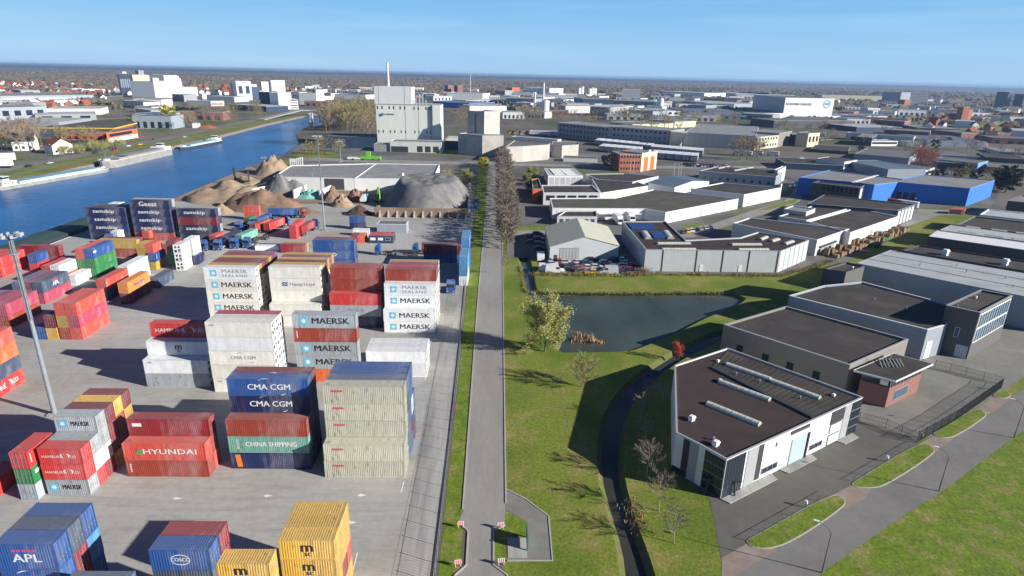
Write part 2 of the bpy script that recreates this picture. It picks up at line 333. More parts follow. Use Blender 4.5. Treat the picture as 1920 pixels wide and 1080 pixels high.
for P in ([(34.35,66.35),(34.83,66.65),(51.59,76.66),(52.61,75.07),(51.51,73.62),(43.32,68.13),(37.86,65.18),(34.76,65.16)],[(55.63,78.62),(56.33,79.28),(74.48,90.70),(75.54,88.77),(73.88,86.88),(60.71,78.53),(58.04,77.99),(56.00,78.23)],[(78.18,92.92),(79.48,93.98),(93.66,102.82),(93.43,100.44),(92.08,99.07),(82.04,92.64),(79.22,91.92)],[(99.78,107.31),(104.82,110.06),(104.12,107.40),(101.37,106.27)]):
    isle(P)
struct('industrial_ground',[(3.5,201),(16,201),(17,191),(13.31,183.61),(47.83,185.25),(91.04,185.62),(108.78,195.77),(126.08,205.55),(152.18,229.69),(175.70,253.20),(206.34,282.97),(243.26,295.62),(277.25,332.08),(390,470),(390,520),(-10,520),(2,440),(3,330)],.02,'industrial_ground')
struct('asphalt_lane',[(69.20,232.71),(117.81,283.01),(148.30,311.46),(175.73,355.42),(180.73,355.94),(157.06,312.24),(140.88,294.74),(111.56,266.78),(77.39,233.23)],.03,'asphalt_road')
struct('asphalt_lane',[(198.91,289.54),(209.69,297.94),(243.26,295.62),(249.29,286.33),(245.26,281.35),(234.43,287.54),(210.44,283.29),(178.96,258.31),(174.00,257.96)],.034,'asphalt_road')
for P in ([(125.08,288.42),(148.30,311.46),(161.32,321.34),(152.79,309.06),(130.46,288.87)],[(75.16,248.15),(87.75,259.80),(90.68,257.99),(81.18,245.78)],[(72.80,279.38),(83.98,287.48),(78.82,277.54)]):
    struct('grass_patch',P,.05,'grass_lush')
struct('asphalt_lane',[(3.85,238.71),(18.99,241.52),(20.75,236.35),(3.77,230.99)],.03,'asphalt_road')
struct('grass_patch',[(7.45,246.23),(19.51,248.97),(19.49,242.46),(7.72,239.86)],.032,'grass_lush')
# left bank of the canal: verge, path and road
lb=[(-262,200),(-252.30,315.56),(-252.96,339.05),(-256.64,378.75),(-254.95,402.69),(-257.16,483.43),(-255.19,560.41),(-258.35,597.97),(-264.79,728.33),(-265.59,849.28),(-262.14,933.74)]
def off(P,d):
    o=[]
    for i,p in enumerate(P):
        a=Vector(P[max(0,i-1)]); b=Vector(P[min(len(P)-1,i+1)]); t=(b-a).normalized(); o.append((p[0]-t.y*d,p[1]+t.x*d))
    return o
strip('reed_bank',off(lb,2.0),4,.03,'reed_bank')
strip('grass_verge',off(lb,9),10,.02,'grass_lawn')
strip('towpath',off(lb,16),4,.03,'asphalt_street')
strip('grass_verge',off(lb,22),8,.02,'grass_lawn')
strip('riverside_road',off(lb,33),13,.03,'asphalt_street')
struct('town_ground',[*off(lb,40),(-900,1500),(-1500,1400),(-900,150),(-290,150)],.012,'town_ground')
# silo grounds and river park on the right bank
struct('silo_yard',[(-120,350),(-60,345),(-12,345),(-12.6,420),(-14,470),(-15,600),(-166,530),(-157.5,470),(-159,416),(-158,398),(-140,372)],.014,'industrial_ground')
struct('grass_patch',[(-141.88,401.00),(-152.05,473.44),(-136.48,489.80),(-115.93,462.94),(-123.90,434.85),(-134.02,419.77)],.03,'grass_lawn')
struct('cross_road',[(-140,430),(-12,424),(0,424),(110,424),(210,440),(210,450),(110,436),(0,436),(-12,438),(-140,446)],.04,'asphalt_road')

# ---------------- shipping containers ----------------
def paint(name,rgb,k=1.0,rust=(.12,.05,.025),lo=.66,fade=.2):
    c=srgb(*rgb); g=sum(c)/3; c=tuple((x*.88+g*.12)*k for x in c)
    mat(name,c,.55,fade,1.2,rnd=.12,second=tuple(x*.35+y*.65 for x,y in zip(c,rust)),smix=(lo-.04,lo+.08),sscale=1.0,stretch=(1,1,.4),spec=.35,third=tuple(x*.7+.16 for x in c),tmix=(.5,.75),tscale=.35,dust=.26)
PC=dict(sage=((194,192,168),'pale green'),slate=((92,108,135),'slate blue'),blue=((24,84,158),'blue'),navy=((28,42,92),'navy blue'),deep=((33,48,80),'dark navy'),brick=((165,62,42),'brick red'),maroon=((128,40,52),'maroon'),crimson=((150,32,45),'crimson'),scarlet=((215,42,40),'bright red'),coral=((226,76,58),'coral red'),orange=((236,104,40),'orange'),amber=((238,140,30),'amber'),yellow=((228,178,50),'yellow'),mustard=((200,160,50),'mustard yellow'),cream=((240,236,222),'cream'),white=((236,238,238),'white'),grey=((164,172,178),'light grey'),green=((38,130,72),'green'),teal=((58,140,124),'teal green'),mint=((112,178,160),'mint green'),pink=((182,62,92),'dull pink'),mauve=((140,66,100),'mauve'),sky=((60,150,205),'sky blue'),steel=((70,86,110),'steel blue'),rose=((200,50,78),'rose red'))
for k,(c,_) in PC.items(): paint('paint_'+k,c,.95,lo=(.68 if k in('cream','white') else .6))
mat('steel_dark',(.06,.055,.05),.7,.2); mat('rubber',(.02,.02,.02),.9,.1); mat('galvanised',(.3,.34,.37),.5,.1,1,rnd=0,metal=.3)
mat('ink_black',(.02,.025,.035),.7,.05,rnd=0); mat('ink_white',(.82,.82,.8),.7,.05,rnd=0); mat('ink_blue',(.05,.1,.35),.7,.05,rnd=0); mat('ink_sky',(.12,.5,.72),.6,.05,rnd=0)
mat('ink_pink',(.75,.08,.2),.7,.1,rnd=0); mat('ink_green',(.05,.4,.15),.7,.05,rnd=0); mat('ink_orange',(.85,.25,.03),.7,.05,rnd=0); mat('ink_grey',(.25,.27,.32),.7,.05,rnd=0)
mat('glass_dark',(.02,.03,.045),.12,.1,rnd=0,spec=.6); mat('glass_blue',(.05,.1,.16),.12,.1,rnd=0,spec=.6)
mat('white_paint',(.78,.78,.76),.5,.06,rnd=.03); mat('plastic_grey',(.35,.36,.37),.6,.1)
HC=2.896
def ctr_meshes(Lc,Hc,reefer):
    """body, frame, doors (two) and end unit of one container size; length along x, doors at +x"""
    w=2.44; x1=Lc/2; y1=w/2
    B=MB(); B.mats=['steel_dark']    # slot is overridden per object
    p=.28; n=int((Lc-.3)/p); xs=[]
    def prof():
        out=[]; x=-x1+.12
        for i in range(n):
            out+= [(x,0),(x+.07,0),(x+.14,.04),(x+.21,.04)]; x+=p
        out.append((x1-.12,0)); return out
    P=prof(); z0,z1=.16,Hc-.12
    dep=.75 if not reefer else .12
    for s in (-1,1):
        vs=[(x,s*(y1-.015-d*dep),z) for z in (z0,z1) for x,d in P]; m=len(P)
        fs=[(i,i+1,m+i+1,m+i) if s<0 else (i+1,i,m+i,m+i+1) for i in range(m-1)]; B.raw(vs,fs)
    # roof
    vs=[(x,y,Hc-.012-d*.5*(1 if not reefer else .3)) for y in (-y1+.05,y1-.05) for x,d in P]; m=len(P)
    B.raw(vs,[(i,i+1,m+i+1,m+i) for i in range(m-1)])
    # blind end at -x, corrugated
    q=[]; y=-y1+.1
    while y<y1-.3: q+=[(y,0),(y+.07,0),(y+.14,.03),(y+.21,.03)]; y+=.28
    q.append((y1-.1,0)); m=len(q)
    B.raw([(-x1+.02+d,y,z) for z in (z0,z1) for y,d in q],[(i+1,i,m+i,m+i+1) for i in range(m-1)])
    B.face([(-x1,-y1,.1),(-x1,y1,.1),(x1,y1,.1),(x1,-y1,.1)])
    F=MB(); F.mats=['steel_dark']; t=.1
    for sx in (-1,1):
        for sy in (-1,1):
            cx,cy=sx*(x1-t/2),sy*(y1-t/2); F.box(cx-t/2,cx+t/2,cy-t/2,cy+t/2,.0,Hc)
            F.box(sx*(x1-.09)-.1,sx*(x1-.09)+.1,cy-.085-.003*sy,cy+.085-.003*sy,Hc-.13,Hc+.01)
        F.box(sx*(x1-.05)-.045,sx*(x1-.05)+.045,-y1+t,y1-t,Hc-.12,Hc-.006); F.box(sx*(x1-.05)-.045,sx*(x1-.05)+.045,-y1+t,y1-t,.02,.17)
    for sy in (-1,1):
        F.box(-x1+t,x1-t,sy*(y1-.035)-.033,sy*(y1-.035)+.033,Hc-.11,Hc-.004); F.box(-x1+t,x1-t,sy*(y1-.035)-.033,sy*(y1-.035)+.033,.02,.17)
    D=[]
    for s in (-1,1):
        b=MB(); b.mats=['steel_dark']; a0,a1=(.01,y1-.11) if s>0 else (-y1+.11,-.01)
        b.box(x1-.09,x1-.045,a0,a1,.19,Hc-.14)
        for k in range(5):
            zz=.3+k*(Hc-.55)/5; b.box(x1-.046,x1-.03,a0+.08,a1-.08,zz,zz+(Hc-.55)/5*.6)
        b.mats.append('galvanised'); b.cur=1
        for yy in (a0+.28,a1-.28): b.tube((x1-.01,yy,.12),(x1-.01,yy,Hc-.08),.022,n=5); b.box(x1-.03,x1+.005,yy-.12,yy+.12,1.05,1.13)
        D.append(b)
    U=None
    if reefer:
        U=MB(); U.mats=['paint_white','ink_black','plastic_grey']; U.cur=0
        U.box(x1-.09,x1-.03,-y1+.11,y1-.11,.19,Hc-.14)
        U.cur=1
        for yy in (-.5,.5): 
            n=14; U.raw([(x1-.02,yy+.33*math.cos(2*math.pi*k/n),Hc-.72+.33*math.sin(2*math.pi*k/n)) for k in range(n)],[tuple(range(n))])
        U.box(x1-.03,x1-.015,-.95,-.2,.35,1.1); U.cur=2; U.box(x1-.03,x1-.01,.1,.95,.3,1.45); U.cur=1; U.box(x1-.012,x1-.004,.3,.8,.9,1.2)
    return B,F,D,U
_cm={}
def cmesh(Lc,Hc,reefer):
    k=(Lc,Hc,reefer)
    if k not in _cm:
        B,F,D,U=ctr_meshes(*k); _cm[k]=(B.mesh('corrugated_shell'),F.mesh('container_frame'),[d.mesh('container_door') for d in D],U.mesh('refrigeration_unit') if U else None)
    return _cm[k]
def tmesh(txt,size,bold=.02,spx=1.0):
    cu=bpy.data.curves.new('t','FONT'); cu.body=txt; cu.size=size; cu.align_x='CENTER'; cu.align_y='CENTER'; cu.offset=bold*size; cu.resolution_u=2; cu.space_character=spx; cu.space_line=.8
    o=bpy.data.objects.new('t',cu); COL.objects.link(o); dg=bpy.context.evaluated_depsgraph_get(); me=bpy.data.meshes.new_from_object(o.evaluated_get(dg))
    vs=[tuple(v.co) for v in me.vertices]; fs=[tuple(p.vertices) for p in me.polygons]
    bpy.data.objects.remove(o); bpy.data.curves.remove(cu); bpy.data.meshes.remove(me); return vs,fs
def put(mb,txt,size,cx,cz,m,bold=.02,spx=1.0,sx=1.0,rot=0):
    vs,fs=tmesh(txt,size,0,spx); mb.m(m); c,s=math.cos(rot),math.sin(rot)
    for k,o in enumerate((0,1,-1) if bold else (0,)): mb.raw([(cx+(x*c-y*s)*sx+o*size*.022,-.0015*k,cz+(x*s+y*c)) for x,y,_ in vs],fs)
def arc(mb,cx,cz,r,a0,a1,w,m,sq=.5):
    mb.m(m); n=8
    for i in range(n):
        t0=a0+(a1-a0)*i/n; t1=a0+(a1-a0)*(i+1)/n; w0=w*math.sin(math.pi*(i+.1)/(n+.2)); w1=w*math.sin(math.pi*(i+1.1)/(n+.2))
        mb.face([(cx+r*math.cos(t0),0,cz+r*sq*math.sin(t0)),(cx+(r+w0)*math.cos(t0),0,cz+(r+w0)*sq*math.sin(t0)),(cx+(r+w1)*math.cos(t1),0,cz+(r+w1)*sq*math.sin(t1)),(cx+r*math.cos(t1),0,cz+r*sq*math.sin(t1))])
def star(mb,cx,cz,s):
    mb.m('ink_sky'); q=[(cx-s,0,cz-s),(cx+s,0,cz-s),(cx+s,0,cz+s),(cx-s,0,cz+s)]; mb.face(q)
    mb.m('ink_white'); n=14; mb.face([(cx+(s*.8 if k%2==0 else s*.38)*math.cos(math.pi*k/7+math.pi/2),-.004,cz+(s*.8 if k%2==0 else s*.38)*math.sin(math.pi*k/7+math.pi/2)) for k in range(n)])
def logo(kind,Lc,Hc,k='b'):
    mb=MB(); z=Hc*.52; S=Lc/12.19; w='ink_white'; d='ink_black'
    if kind=='maersk': star(mb,-3.9*S,z,.78*min(1,S*1.5)); put(mb,'MAERSK',1.75*min(1,S*1.25),1.2*S,z,d,.012,1.02,1.12 if S>.7 else .68)
    elif kind=='sealand': star(mb,-3.9*S,z,.78); put(mb,'MAERSK',1.3,1.1*S,z+.5,'ink_grey',.03,1.05,1.25); put(mb,'SEALAND',1.0,1.1*S,z-.62,'ink_grey',.01,1.25,1.2)
    elif kind=='hapag':
        put(mb,'Hapag-Lloyd',1.2,1.6*S,z,'ink_grey',.02,1,1)
        mb.m('ink_blue')
        for i in range(2):
            x=-3.4+i*.75
            for q in range(2): mb.face([(x,0,z-.5+q*.55),(x+.6,0,z-.5+q*.55),(x+.95,0,z-.05+q*.55),(x+.35,0,z-.05+q*.55)])
    elif kind=='hapagw': put(mb,'Hapag-Lloyd',1.3,0,z,'ink_blue',.02,1,.9)
    elif kind in('cma','cmad'):
        c=w if kind=='cma' else 'ink_grey'; f=1 if S>.7 else .82; g=1 if kind=='cma' else .72
        put(mb,'CMA CGM',1.35*f*g,.2,z,c,.015,1,1.05); arc(mb,.2,z+.45*g,2.0*g,1.5,2.5,.22,c); arc(mb,1.0,z-.4*g,2.0*g,-1.6,-.6,.22,c)
    elif kind=='msc': put(mb,'m',1.9,0,z+.32,d,.03); put(mb,'sc',1.0,.05,z-.55,d,.03)
    elif kind=='china': put(mb,'CHINA SHIPPING',1.15,.4,z,w,.03,1,.9); put(mb,'SEALINE',.5,-4.7,z,w,.02,1,1,math.pi/2)
    elif kind=='hyundai':
        put(mb,'HYUNDAI',1.25,.8,z,w,.03,1.05,1.4); mb.m('ink_green'); mb.face([(-4.3,0,z-.45),(-3.1,0,z-.45),(-3.6,0,z+.55)])
    elif kind=='hamburg': f=1 if S>.7 else .52; put(mb,'HAMBURG',1.15*f,-2.3*S,z-.1,w,.0,1,1.05); put(mb,'S\u00dcD',1.15*f,3.2*S,z-.1,w,.0,1,1.05); arc(mb,1.3*S,z,.9*f,-.6,1.2,.3,w,.8); arc(mb,1.3*S,z+.1,.9*f,2.2,4.2,.25,w,.8)
    elif kind=='samskip': put(mb,'samskip',1.75,-.6,z+.1,w,.02,1.05,1.3)
    elif kind=='geest': put(mb,'Geest',2.3,-.6,z,w,.015,1,1.15)
    elif kind=='apl': put(mb,'APL',1.45,0,z-.25,w,.06,1,1.2); mb.m('ink_pink'); [mb.face([(-1.4+i*.5,0,z+.62),(-1.0+i*.5,0,z+.62),(-.9+i*.5,0,z+.85),(-1.3+i*.5,0,z+.85)]) for i in range(5)]
    elif kind=='pil': put(mb,'PIL',1.6,0,z,w,.06,1,1.2)
    elif kind=='ufo':
        arc(mb,0,z,.95,0,math.pi,.16,w,.6); arc(mb,0,z,.95,math.pi,2*math.pi,.16,w,.6); put(mb,'COSCO',.62,0,z,w,.05,1,.9)
        put(mb,'TEXTAINER' if S>.7 else '',.3,-Lc/2+.8,z,w,.02,1,1,math.pi/2)
    elif kind=='diamond':
        mb.m(w); mb.face([(-1.1,0,z),(0,0,z-.6),(1.1,0,z),(0,0,z+.6)]); mb.m('ink_blue'); mb.face([(-.7,-.004,z),(0,-.004,z-.34),(.7,-.004,z),(0,-.004,z+.34)])
        put(mb,'TEX',.4,-Lc/2+.8,z,w,.03,1,1,math.pi/2)
    elif kind=='pk': mb.m('ink_pink'); [mb.face([(-Lc/2+1.3+i*.42,0,Hc-.95),(-Lc/2+1.62+i*.42,0,Hc-.95),(-Lc/2+1.68+i*.42,0,Hc-.6),(-Lc/2+1.36+i*.42,0,Hc-.6)]) for i in range(4)]; mb.face([(-Lc/2+1.2,0,Hc-.82),(-Lc/2+3.1,0,Hc-.82),(-Lc/2+3.1,0,Hc-.74),(-Lc/2+1.2,0,Hc-.74)])
    elif kind=='tag': mb.m(w); [mb.face([(-Lc/2+.55,0,Hc*.3+i*.3),(-Lc/2+.75,0,Hc*.3+i*.3),(-Lc/2+.75,0,Hc*.3+.2+i*.3),(-Lc/2+.55,0,Hc*.3+.2+i*.3)]) for i in range(5)]
    elif kind=='plate': mb.m(w); mb.face([(-Lc/2+.7,0,Hc*.55),(-Lc/2+2.1,0,Hc*.55),(-Lc/2+2.1,0,Hc*.75),(-Lc/2+.7,0,Hc*.75)])
    elif kind=='flash': mb.m('ink_orange'); mb.face([(-Lc/2+.9,0,.35),(-Lc/2+1.7,0,.35),(-Lc/2+1.5,0,Hc-.35),(-Lc/2+.7,0,Hc-.35)])
    elif kind=='mark': put(mb,'CMA',.45,-Lc/2+1.1,Hc-.6,'ink_blue',.03)
    elif kind=='oocl': put(mb,'OOCL',1.3,0,z,'ink_grey',.03,1,1.2)
    # the same marking on the other long side
    n=len(mb.v); v0=list(mb.v); f0=list(mb.f); mi=list(mb.mi)
    mb.v=[(x,y-1.218,z) for x,y,z in v0]
    return mb.mesh('lettering')
_lm={}
LW=dict(maersk='a star and MAERSK lettering',sealand='MAERSK SEALAND lettering',hapag='Hapag-Lloyd lettering',hapagw='Hapag-Lloyd lettering',cma='CMA CGM lettering',cmad='thin CMA CGM lettering',msc='MSC lettering',china='CHINA SHIPPING lettering',hyundai='HYUNDAI lettering',hamburg='HAMBURG lettering',samskip='samskip lettering',geest='Geest lettering',apl='APL lettering',pil='PIL lettering',ufo='a round emblem',diamond='a diamond emblem',pk='a small pink mark',tag='a white code strip',plate='a white plate',flash='an orange flash',mark='a small corner mark',oocl='OOCL lettering')
for k in LW:   # never name a shipping line in a label
    LW[k]={'maersk':'star and black lettering','sealand':'star and grey two-line lettering','hapag':'blue mark, grey lettering','hapagw':'blue lettering','cma':'white lettering','cmad':'thin grey lettering','msc':'black lettering','china':'white lettering','hyundai':'green triangle lettering','hamburg':'thin white lettering','samskip':'white lettering','geest':'tall white lettering','apl':'white lettering','pil':'white lettering','ufo':'round emblem','diamond':'diamond emblem','pk':'small pink mark','tag':'white code strip','plate':'white plate','flash':'orange flash','mark':'corner mark','oocl':'grey lettering'}[k]
SY=.86; CI=[0]; REM=MB()
REST=set((58,62,63,70,71,74,78,82,83,84,85,86,87,90,91,92,95,96,97,98,99,100,101,103,104,105,107,111,124,129,136,139,140,152,156,157,160,161,162,165,166,167,168,170,171,172,173,175,176,177,178,183,188,189,190,195,200,205,210,211,215,216,217,218,220,221,222,223,225,230,235,240,245,246,247,248,250,251,252,253,255,256,257,258,260,264,265,272,290,294,295,296,312,318,322,331,337,342,343,344,346,350,352,356,360,361,362,363,368,369,370,381,382,383,412,414,415,416,))
def container(spec,loc,Lc=12.19,orient='X',label='',group=None,Hc=HC,sc=None):
    """spec 'colour' or 'colour.logo', '!' prefix = refrigerated"""
    reefer=spec.startswith('!'); sp=spec.lstrip('!').split('.'); col=sp[0]; lg=sp[1] if len(sp)>1 else None
    B,F,D,U=cmesh(Lc,Hc,reefer); CI[0]+=1
    if CI[0] in REST:
        q=(1,SY,1) if orient=='X' else (SY,1,1); an=0 if orient=='X' else -math.pi/2 if orient=='Y' else orient; q=sc or (q if orient in('X','Y') else (1,1,1))
        T=Matrix.Translation(loc)@Matrix.Rotation(an,4,'Z')@Matrix.Diagonal((*q,1))
        for me in (B,F,*D):
            for k in {p.material_index for p in me.polygons}:
                REM.m('paint_'+col if k==0 else 'galvanised'); mp={}; vs=[]; fs=[]
                for p in me.polygons:
                    if p.material_index!=k: continue
                    f=[]
                    for v in p.vertices:
                        if v not in mp: mp[v]=len(vs); vs.append(tuple(T@me.vertices[v].co))
                        f.append(mp[v])
                    fs.append(tuple(f))
                REM.raw(vs,fs)
        return None
    r=thing('shipping_container',label,'container',loc,0,group); m=MT['paint_'+col]
    def add(me,nm,**k):
        o=bpy.data.objects.new(nm,me); COL.objects.link(o); o.parent=r
        if k.get('paint',True): 
            o.material_slots[0].link='OBJECT'; o.material_slots[0].material=m
        return o
    r['_ci']=CI[0]; add(B,'corrugated_shell'); add(F,'frame')
    if U: add(U,'refrigeration_unit',paint=False)
    else:
        for d in D: add(d,'door')
    if lg:
        k=(lg,Lc,Hc)
        if k not in _lm: _lm[k]=logo(lg,Lc,Hc)
        add(_lm[k],'lettering',paint=False); add(_lm[k],'lettering',paint=False).rotation_euler=(0,0,math.pi)
    if orient=='Y': r.rotation_euler=(0,0,-math.pi/2); r.scale=(SY,1,1)
    elif orient=='X': r.scale=(1,SY,1)
    else: r.rotation_euler=(0,0,orient)
    if sc: r.scale=sc
    return r
ORD=['bottom','second','third','fourth','fifth','sixth']
def block(where,corner,rows,Lc=12.19,orient='X',Hc=HC,gap=.06,rown=None):
    """corner = ground point of the front left corner; rows run away from the camera (X) or to the right (Y)"""
    pitch=(2.44+gap)*(SY if orient=='X' else 1)
    for ri,row in enumerate(rows):
        items=row.split() if isinstance(row,str) else row
        for li,sp in enumerate(items):
            if sp=='-': continue
            if orient=='X': p=(corner[0]+Lc/2,corner[1]+pitch*(ri+.5)-.03,li*(Hc+.012))
            else: p=(corner[0]+pitch*(ri+.5),corner[1]+Lc*SY/2,li*(Hc+.012))
            rd=random.Random(int(p[0]*7+p[1]*13+li*5)); jx=rd.uniform(-.05,.05); p=(p[0]+(jx if orient=='X' else 0),p[1]+(jx if orient=='Y' else 0),p[2])
            s=sp.lstrip('!').split('.'); cn=PC[s[0]][1]; lab=cn+(' reefer' if sp[0]=='!' else '')+' container'
            if len(s)>1: lab+=', '+LW[s[1]]
            lv='top' if li==len(items)-1 and li>0 else ORD[li]
            if len(items)>1: lab+=', '+(lv if lv in('top','bottom') else lv+' up')
            if len(rows)>1: lab+=', '+(['front','second','third','fourth','fifth','sixth','seventh'][ri]+' row' if orient=='X' else ['left','second','third','fourth'][ri]+' column')
            container(sp,p,Lc,orient,lab+', '+where,'containers of the '+where,Hc)
block('pale block beside the fence',(-25.78,79.81),['sage.pk sage.pk','sage sage sage.pk sage.pk sage.pk','slate slate slate navy slate','blue crimson blue blue blue','blue navy white blue blue','maroon blue blue'])
block('navy and red block',(-40.76,81.89),['navy.flash mint.china brick','navy navy blue navy.cma blue.cma','navy maroon steel navy maroon'])
block('long coral block',(-55.53,79.74),['brick.tag coral.hyundai','coral brick crimson.plate'])
block('mixed block at the mast',(-64.44,75.35),['grey.maersk scarlet.hamburg scarlet.hamburg','scarlet white grey','crimson white grey grey.maersk','yellow maroon crimson maroon','maroon maroon brick yellow','mustard yellow mustard maroon'],Lc=6.06,Hc=2.6)
block('narrow stack near the mast',(-67.55,74.3),['grey green.plate scarlet.tag'],Lc=6.06,orient='Y',Hc=2.6)
block('ground at the left frame edge',(-73.6,74.5),['scarlet'],Lc=6.06,orient='Y',Hc=2.6)
block('bottom left corner block',(-50.61,51.0),['blue.cma blue blue.cma blue.apl','steel crimson crimson steel','steel blue sky blue'],Lc=6.06,Hc=3.25)
block('low stack at left edge',(-64.2,57.4),['brick brick maroon'],Lc=6.06,orient='X',Hc=2.6)
block('blue block at bottom edge',(-34.64,50.26),['blue blue blue steel blue.ufo','red red red red red'.replace('red','crimson')],Lc=6.06,Hc=2.6)
block('grey stack at bottom edge',(-33.9,46.9),['steel steel steel sage'],Lc=6.06,Hc=2.6)
block('slate stack at bottom edge',(-42.1,47.7),['slate slate slate slate'],Lc=6.06,Hc=2.7)
block('lower yellow stack',(-29.24,51.1),['mustard yellow.msc yellow yellow.msc'],Lc=6.06,Hc=2.63)
block('tall yellow block',(-23.34,54.44),['yellow yellow.msc yellow.msc yellow.msc','yellow crimson yellow yellow','yellow coral yellow yellow'],Lc=6.06,Hc=2.63)
block('middle white reefer block',(-53.89,106.06),['!cream.mark !cream !cream.cmad !white !cream.mark','!cream !cream !cream !cream !cream','!cream !cream !cream !cream !rose'])
block('low red topped block',(-67.68,107.83),['!grey !white.mark','!white !white !white.msc','!white grey grey scarlet.hamburg'])
block('middle grey block',(-39.3,110.6),['orange grey.maersk grey.maersk brick.tag grey.maersk'])
block('low white lane block',(-26.21,113.07),['!white !white','!white !white.mark','!white !white'])
block('tall white lane block',(-26.64,135.78),['!white.maersk !white.maersk','!cream !white !white.maersk !white.sealand','!cream !cream !white !cream brick','!cream !cream !cream !cream rose','!cream !cream !cream !cream mauve','!cream !cream !cream !cream !mustard'])
block('red block between whites',(-39.9,138.6),['navy grey.oocl scarlet','brick brick brick brick brick','maroon maroon brick maroon brick'])
block('central tall white block',(-54.4,138.5),['!cream !cream','!cream !cream !cream !cream.hapag !cream','mustard mustard mustard cream mustard','maroon maroon cream maroon maroon','!cream maroon cream cream mustard','cream mustard maroon cream mauve','mustard mustard maroon maroon mustard'])
block('western tall white block',(-69.2,139.4),['!cream.maersk !cream.maersk !cream.maersk !cream.maersk !white.sealand','!cream !cream !cream !cream mustard','!cream !cream !cream cream maroon','!cream !cream cream cream maroon','cream cream cream cream mustard','cream cream maroon cream maroon','!cream maroon mustard cream mauve'])
block('blue block behind the whites',(-54.5,176.5),['blue blue blue.diamond blue','maroon maroon navy crimson'])
block('right dark quay block',(-115.9+2.1,216.4),['deep deep.samskip maroon deep.samskip','steel grey deep grey'],Lc=13.7)
block('middle dark quay block',(-129.5,216.0),['brick navy.samskip navy.samskip navy.samskip deep.geest','grey deep deep deep grey'],Lc=13.7)
block('left dark quay block',(-145.3,216.0),['deep navy.samskip navy.samskip navy.samskip','deep deep deep deep','steel steel steel steel'],Lc=13.7)
# end-on containers of the western field
block('orange west block',(-98.6,129.6),['brick mustard coral','coral pink coral'],orient='Y',gap=0)
block('step beside orange block',(-104.0,129.4),['blue','yellow maroon'],orient='Y',gap=.1)
block('brick stack of west field',(-105.2,154.6),['steel coral.tag'],orient='Y')
block('amber stack of west field',(-98.25,152.4),['maroon amber.hapagw'],orient='Y')
block('near the amber stack',(-97.3,165.2),['steel'],Lc=9.6,orient='Y')
block('blue and green block',(-122.0,173.2),['brick green coral','green green blue.plate'],orient='Y')
block('mixed west field tower',(-109.2,181.5),['mustard mustard mustard','mustard steel coral'],orient='Y',Lc=6.06,Hc=2.7)
container('blue.tag',(-104.9,183.9,2.75),6.06,'Y','blue container with white tag halfway up the mixed west field tower','containers of the mixed west field tower',2.7)
block('green west field stack',(-102.4,185.5),['green green maroon'],orient='Y',Lc=6.06,Hc=2.7)
block('white reefer tower',(-98.2,181.5),['!white !white !white'],orient='Y',Lc=6.06,Hc=2.7)
block('rear white reefer tower',(-98.1,188.2),['white white white'],orient='Y',Lc=6.06,Hc=2.7)
block('right of the reefer tower',(-96.9,187.4),['navy'],Lc=6.06,orient='Y')
block('crosswise yellow block',(-129.0,194.6),['brick mustard','maroon maroon'])
block('behind the amber stack',(-106.4,167),['white white.tag'],orient='Y')
block('beside blue and green block',(-121.0,166.3),['white'],orient='Y')

# ---------------- buildings ----------------
mat('roof_felt',(.055,.048,.043),.9,.2,.5,rnd=.1,second=(.078,.068,.06),smix=(.45,.65),sscale=.12,space='world',tracks=.4,tvec=(.08,1.1,1))
mat('roof_brown',(.058,.039,.037),.9,.2,.6,rnd=0,second=(.044,.031,.03),smix=(.42,.62),sscale=.3,space='world')
mat('roof_green',(.085,.085,.065),.9,.15,.2,rnd=0,second=(.11,.1,.08),smix=(.45,.65),sscale=.1,space='world')
mat('roof_grey',(.23,.235,.235),.85,.12,.3,rnd=.05,second=(.28,.28,.27),smix=(.45,.65),sscale=.1,space='world')
mat('roof_light',(.42,.44,.44),.8,.1,.3,rnd=.05,space='world',second=(.33,.35,.36),smix=(.5,.65),sscale=.15)
mat('roof_mid',(.15,.15,.15),.85,.15,.3,rnd=.1,space='world',second=(.19,.185,.18),smix=(.45,.65),sscale=.1)
mat('roof_cream',(.5,.5,.4),.8,.1,.5,rnd=0); mat('roof_tile',(.3,.09,.05),.9,.2,1,rnd=.25); mat('roof_slate',(.08,.08,.09),.9,.2,1,rnd=.25); mat('roof_steelblue',(.13,.17,.22),.6,.1,.5,rnd=.05)
mat('wall_white',(.78,.78,.76),.6,.06,.6,rnd=.04,second=(.7,.71,.7),smix=(.5,.7),sscale=.3); mat('wall_pale',(.6,.61,.6),.65,.07,.5,rnd=.08)
mat('wall_blue_grey',(.3,.34,.39),.5,.06,.6,rnd=.04,wave=(2.2,'X',.15)); mat('wall_grey',(.33,.34,.34),.7,.08,.5,rnd=.1); mat('wall_clad',(.46,.49,.5),.6,.07,.4,rnd=.05)
mat('wall_taupe',(.23,.21,.185),.75,.08,.5,rnd=.03); mat('wall_dark',(.075,.075,.08),.7,.12,.6,rnd=.1); mat('wall_charcoal',(.12,.115,.115),.8,.12,2,rnd=.05,bump=.2)
mat('wall_brick',(.3,.15,.12),.9,.2,3,rnd=.05,second=(.22,.11,.09),smix=(.4,.6),sscale=6); mat('wall_orange',(.62,.14,.05),.75,.1,.6,rnd=.05); mat('wall_cream',(.62,.56,.4),.8,.08,.5,rnd=.04); mat('wall_blue',(.035,.18,.6),.6,.08,.4,rnd=.05)
mat('wall_silo',(.68,.7,.63),.8,.07,.12,rnd=.02,second=(.6,.62,.57),smix=(.45,.7),sscale=.15,stretch=(1,1,.2)); mat('wall_stone',(.52,.48,.44),.8,.07,.2,rnd=.02,second=(.4,.37,.34),smix=(.45,.7),sscale=.12)
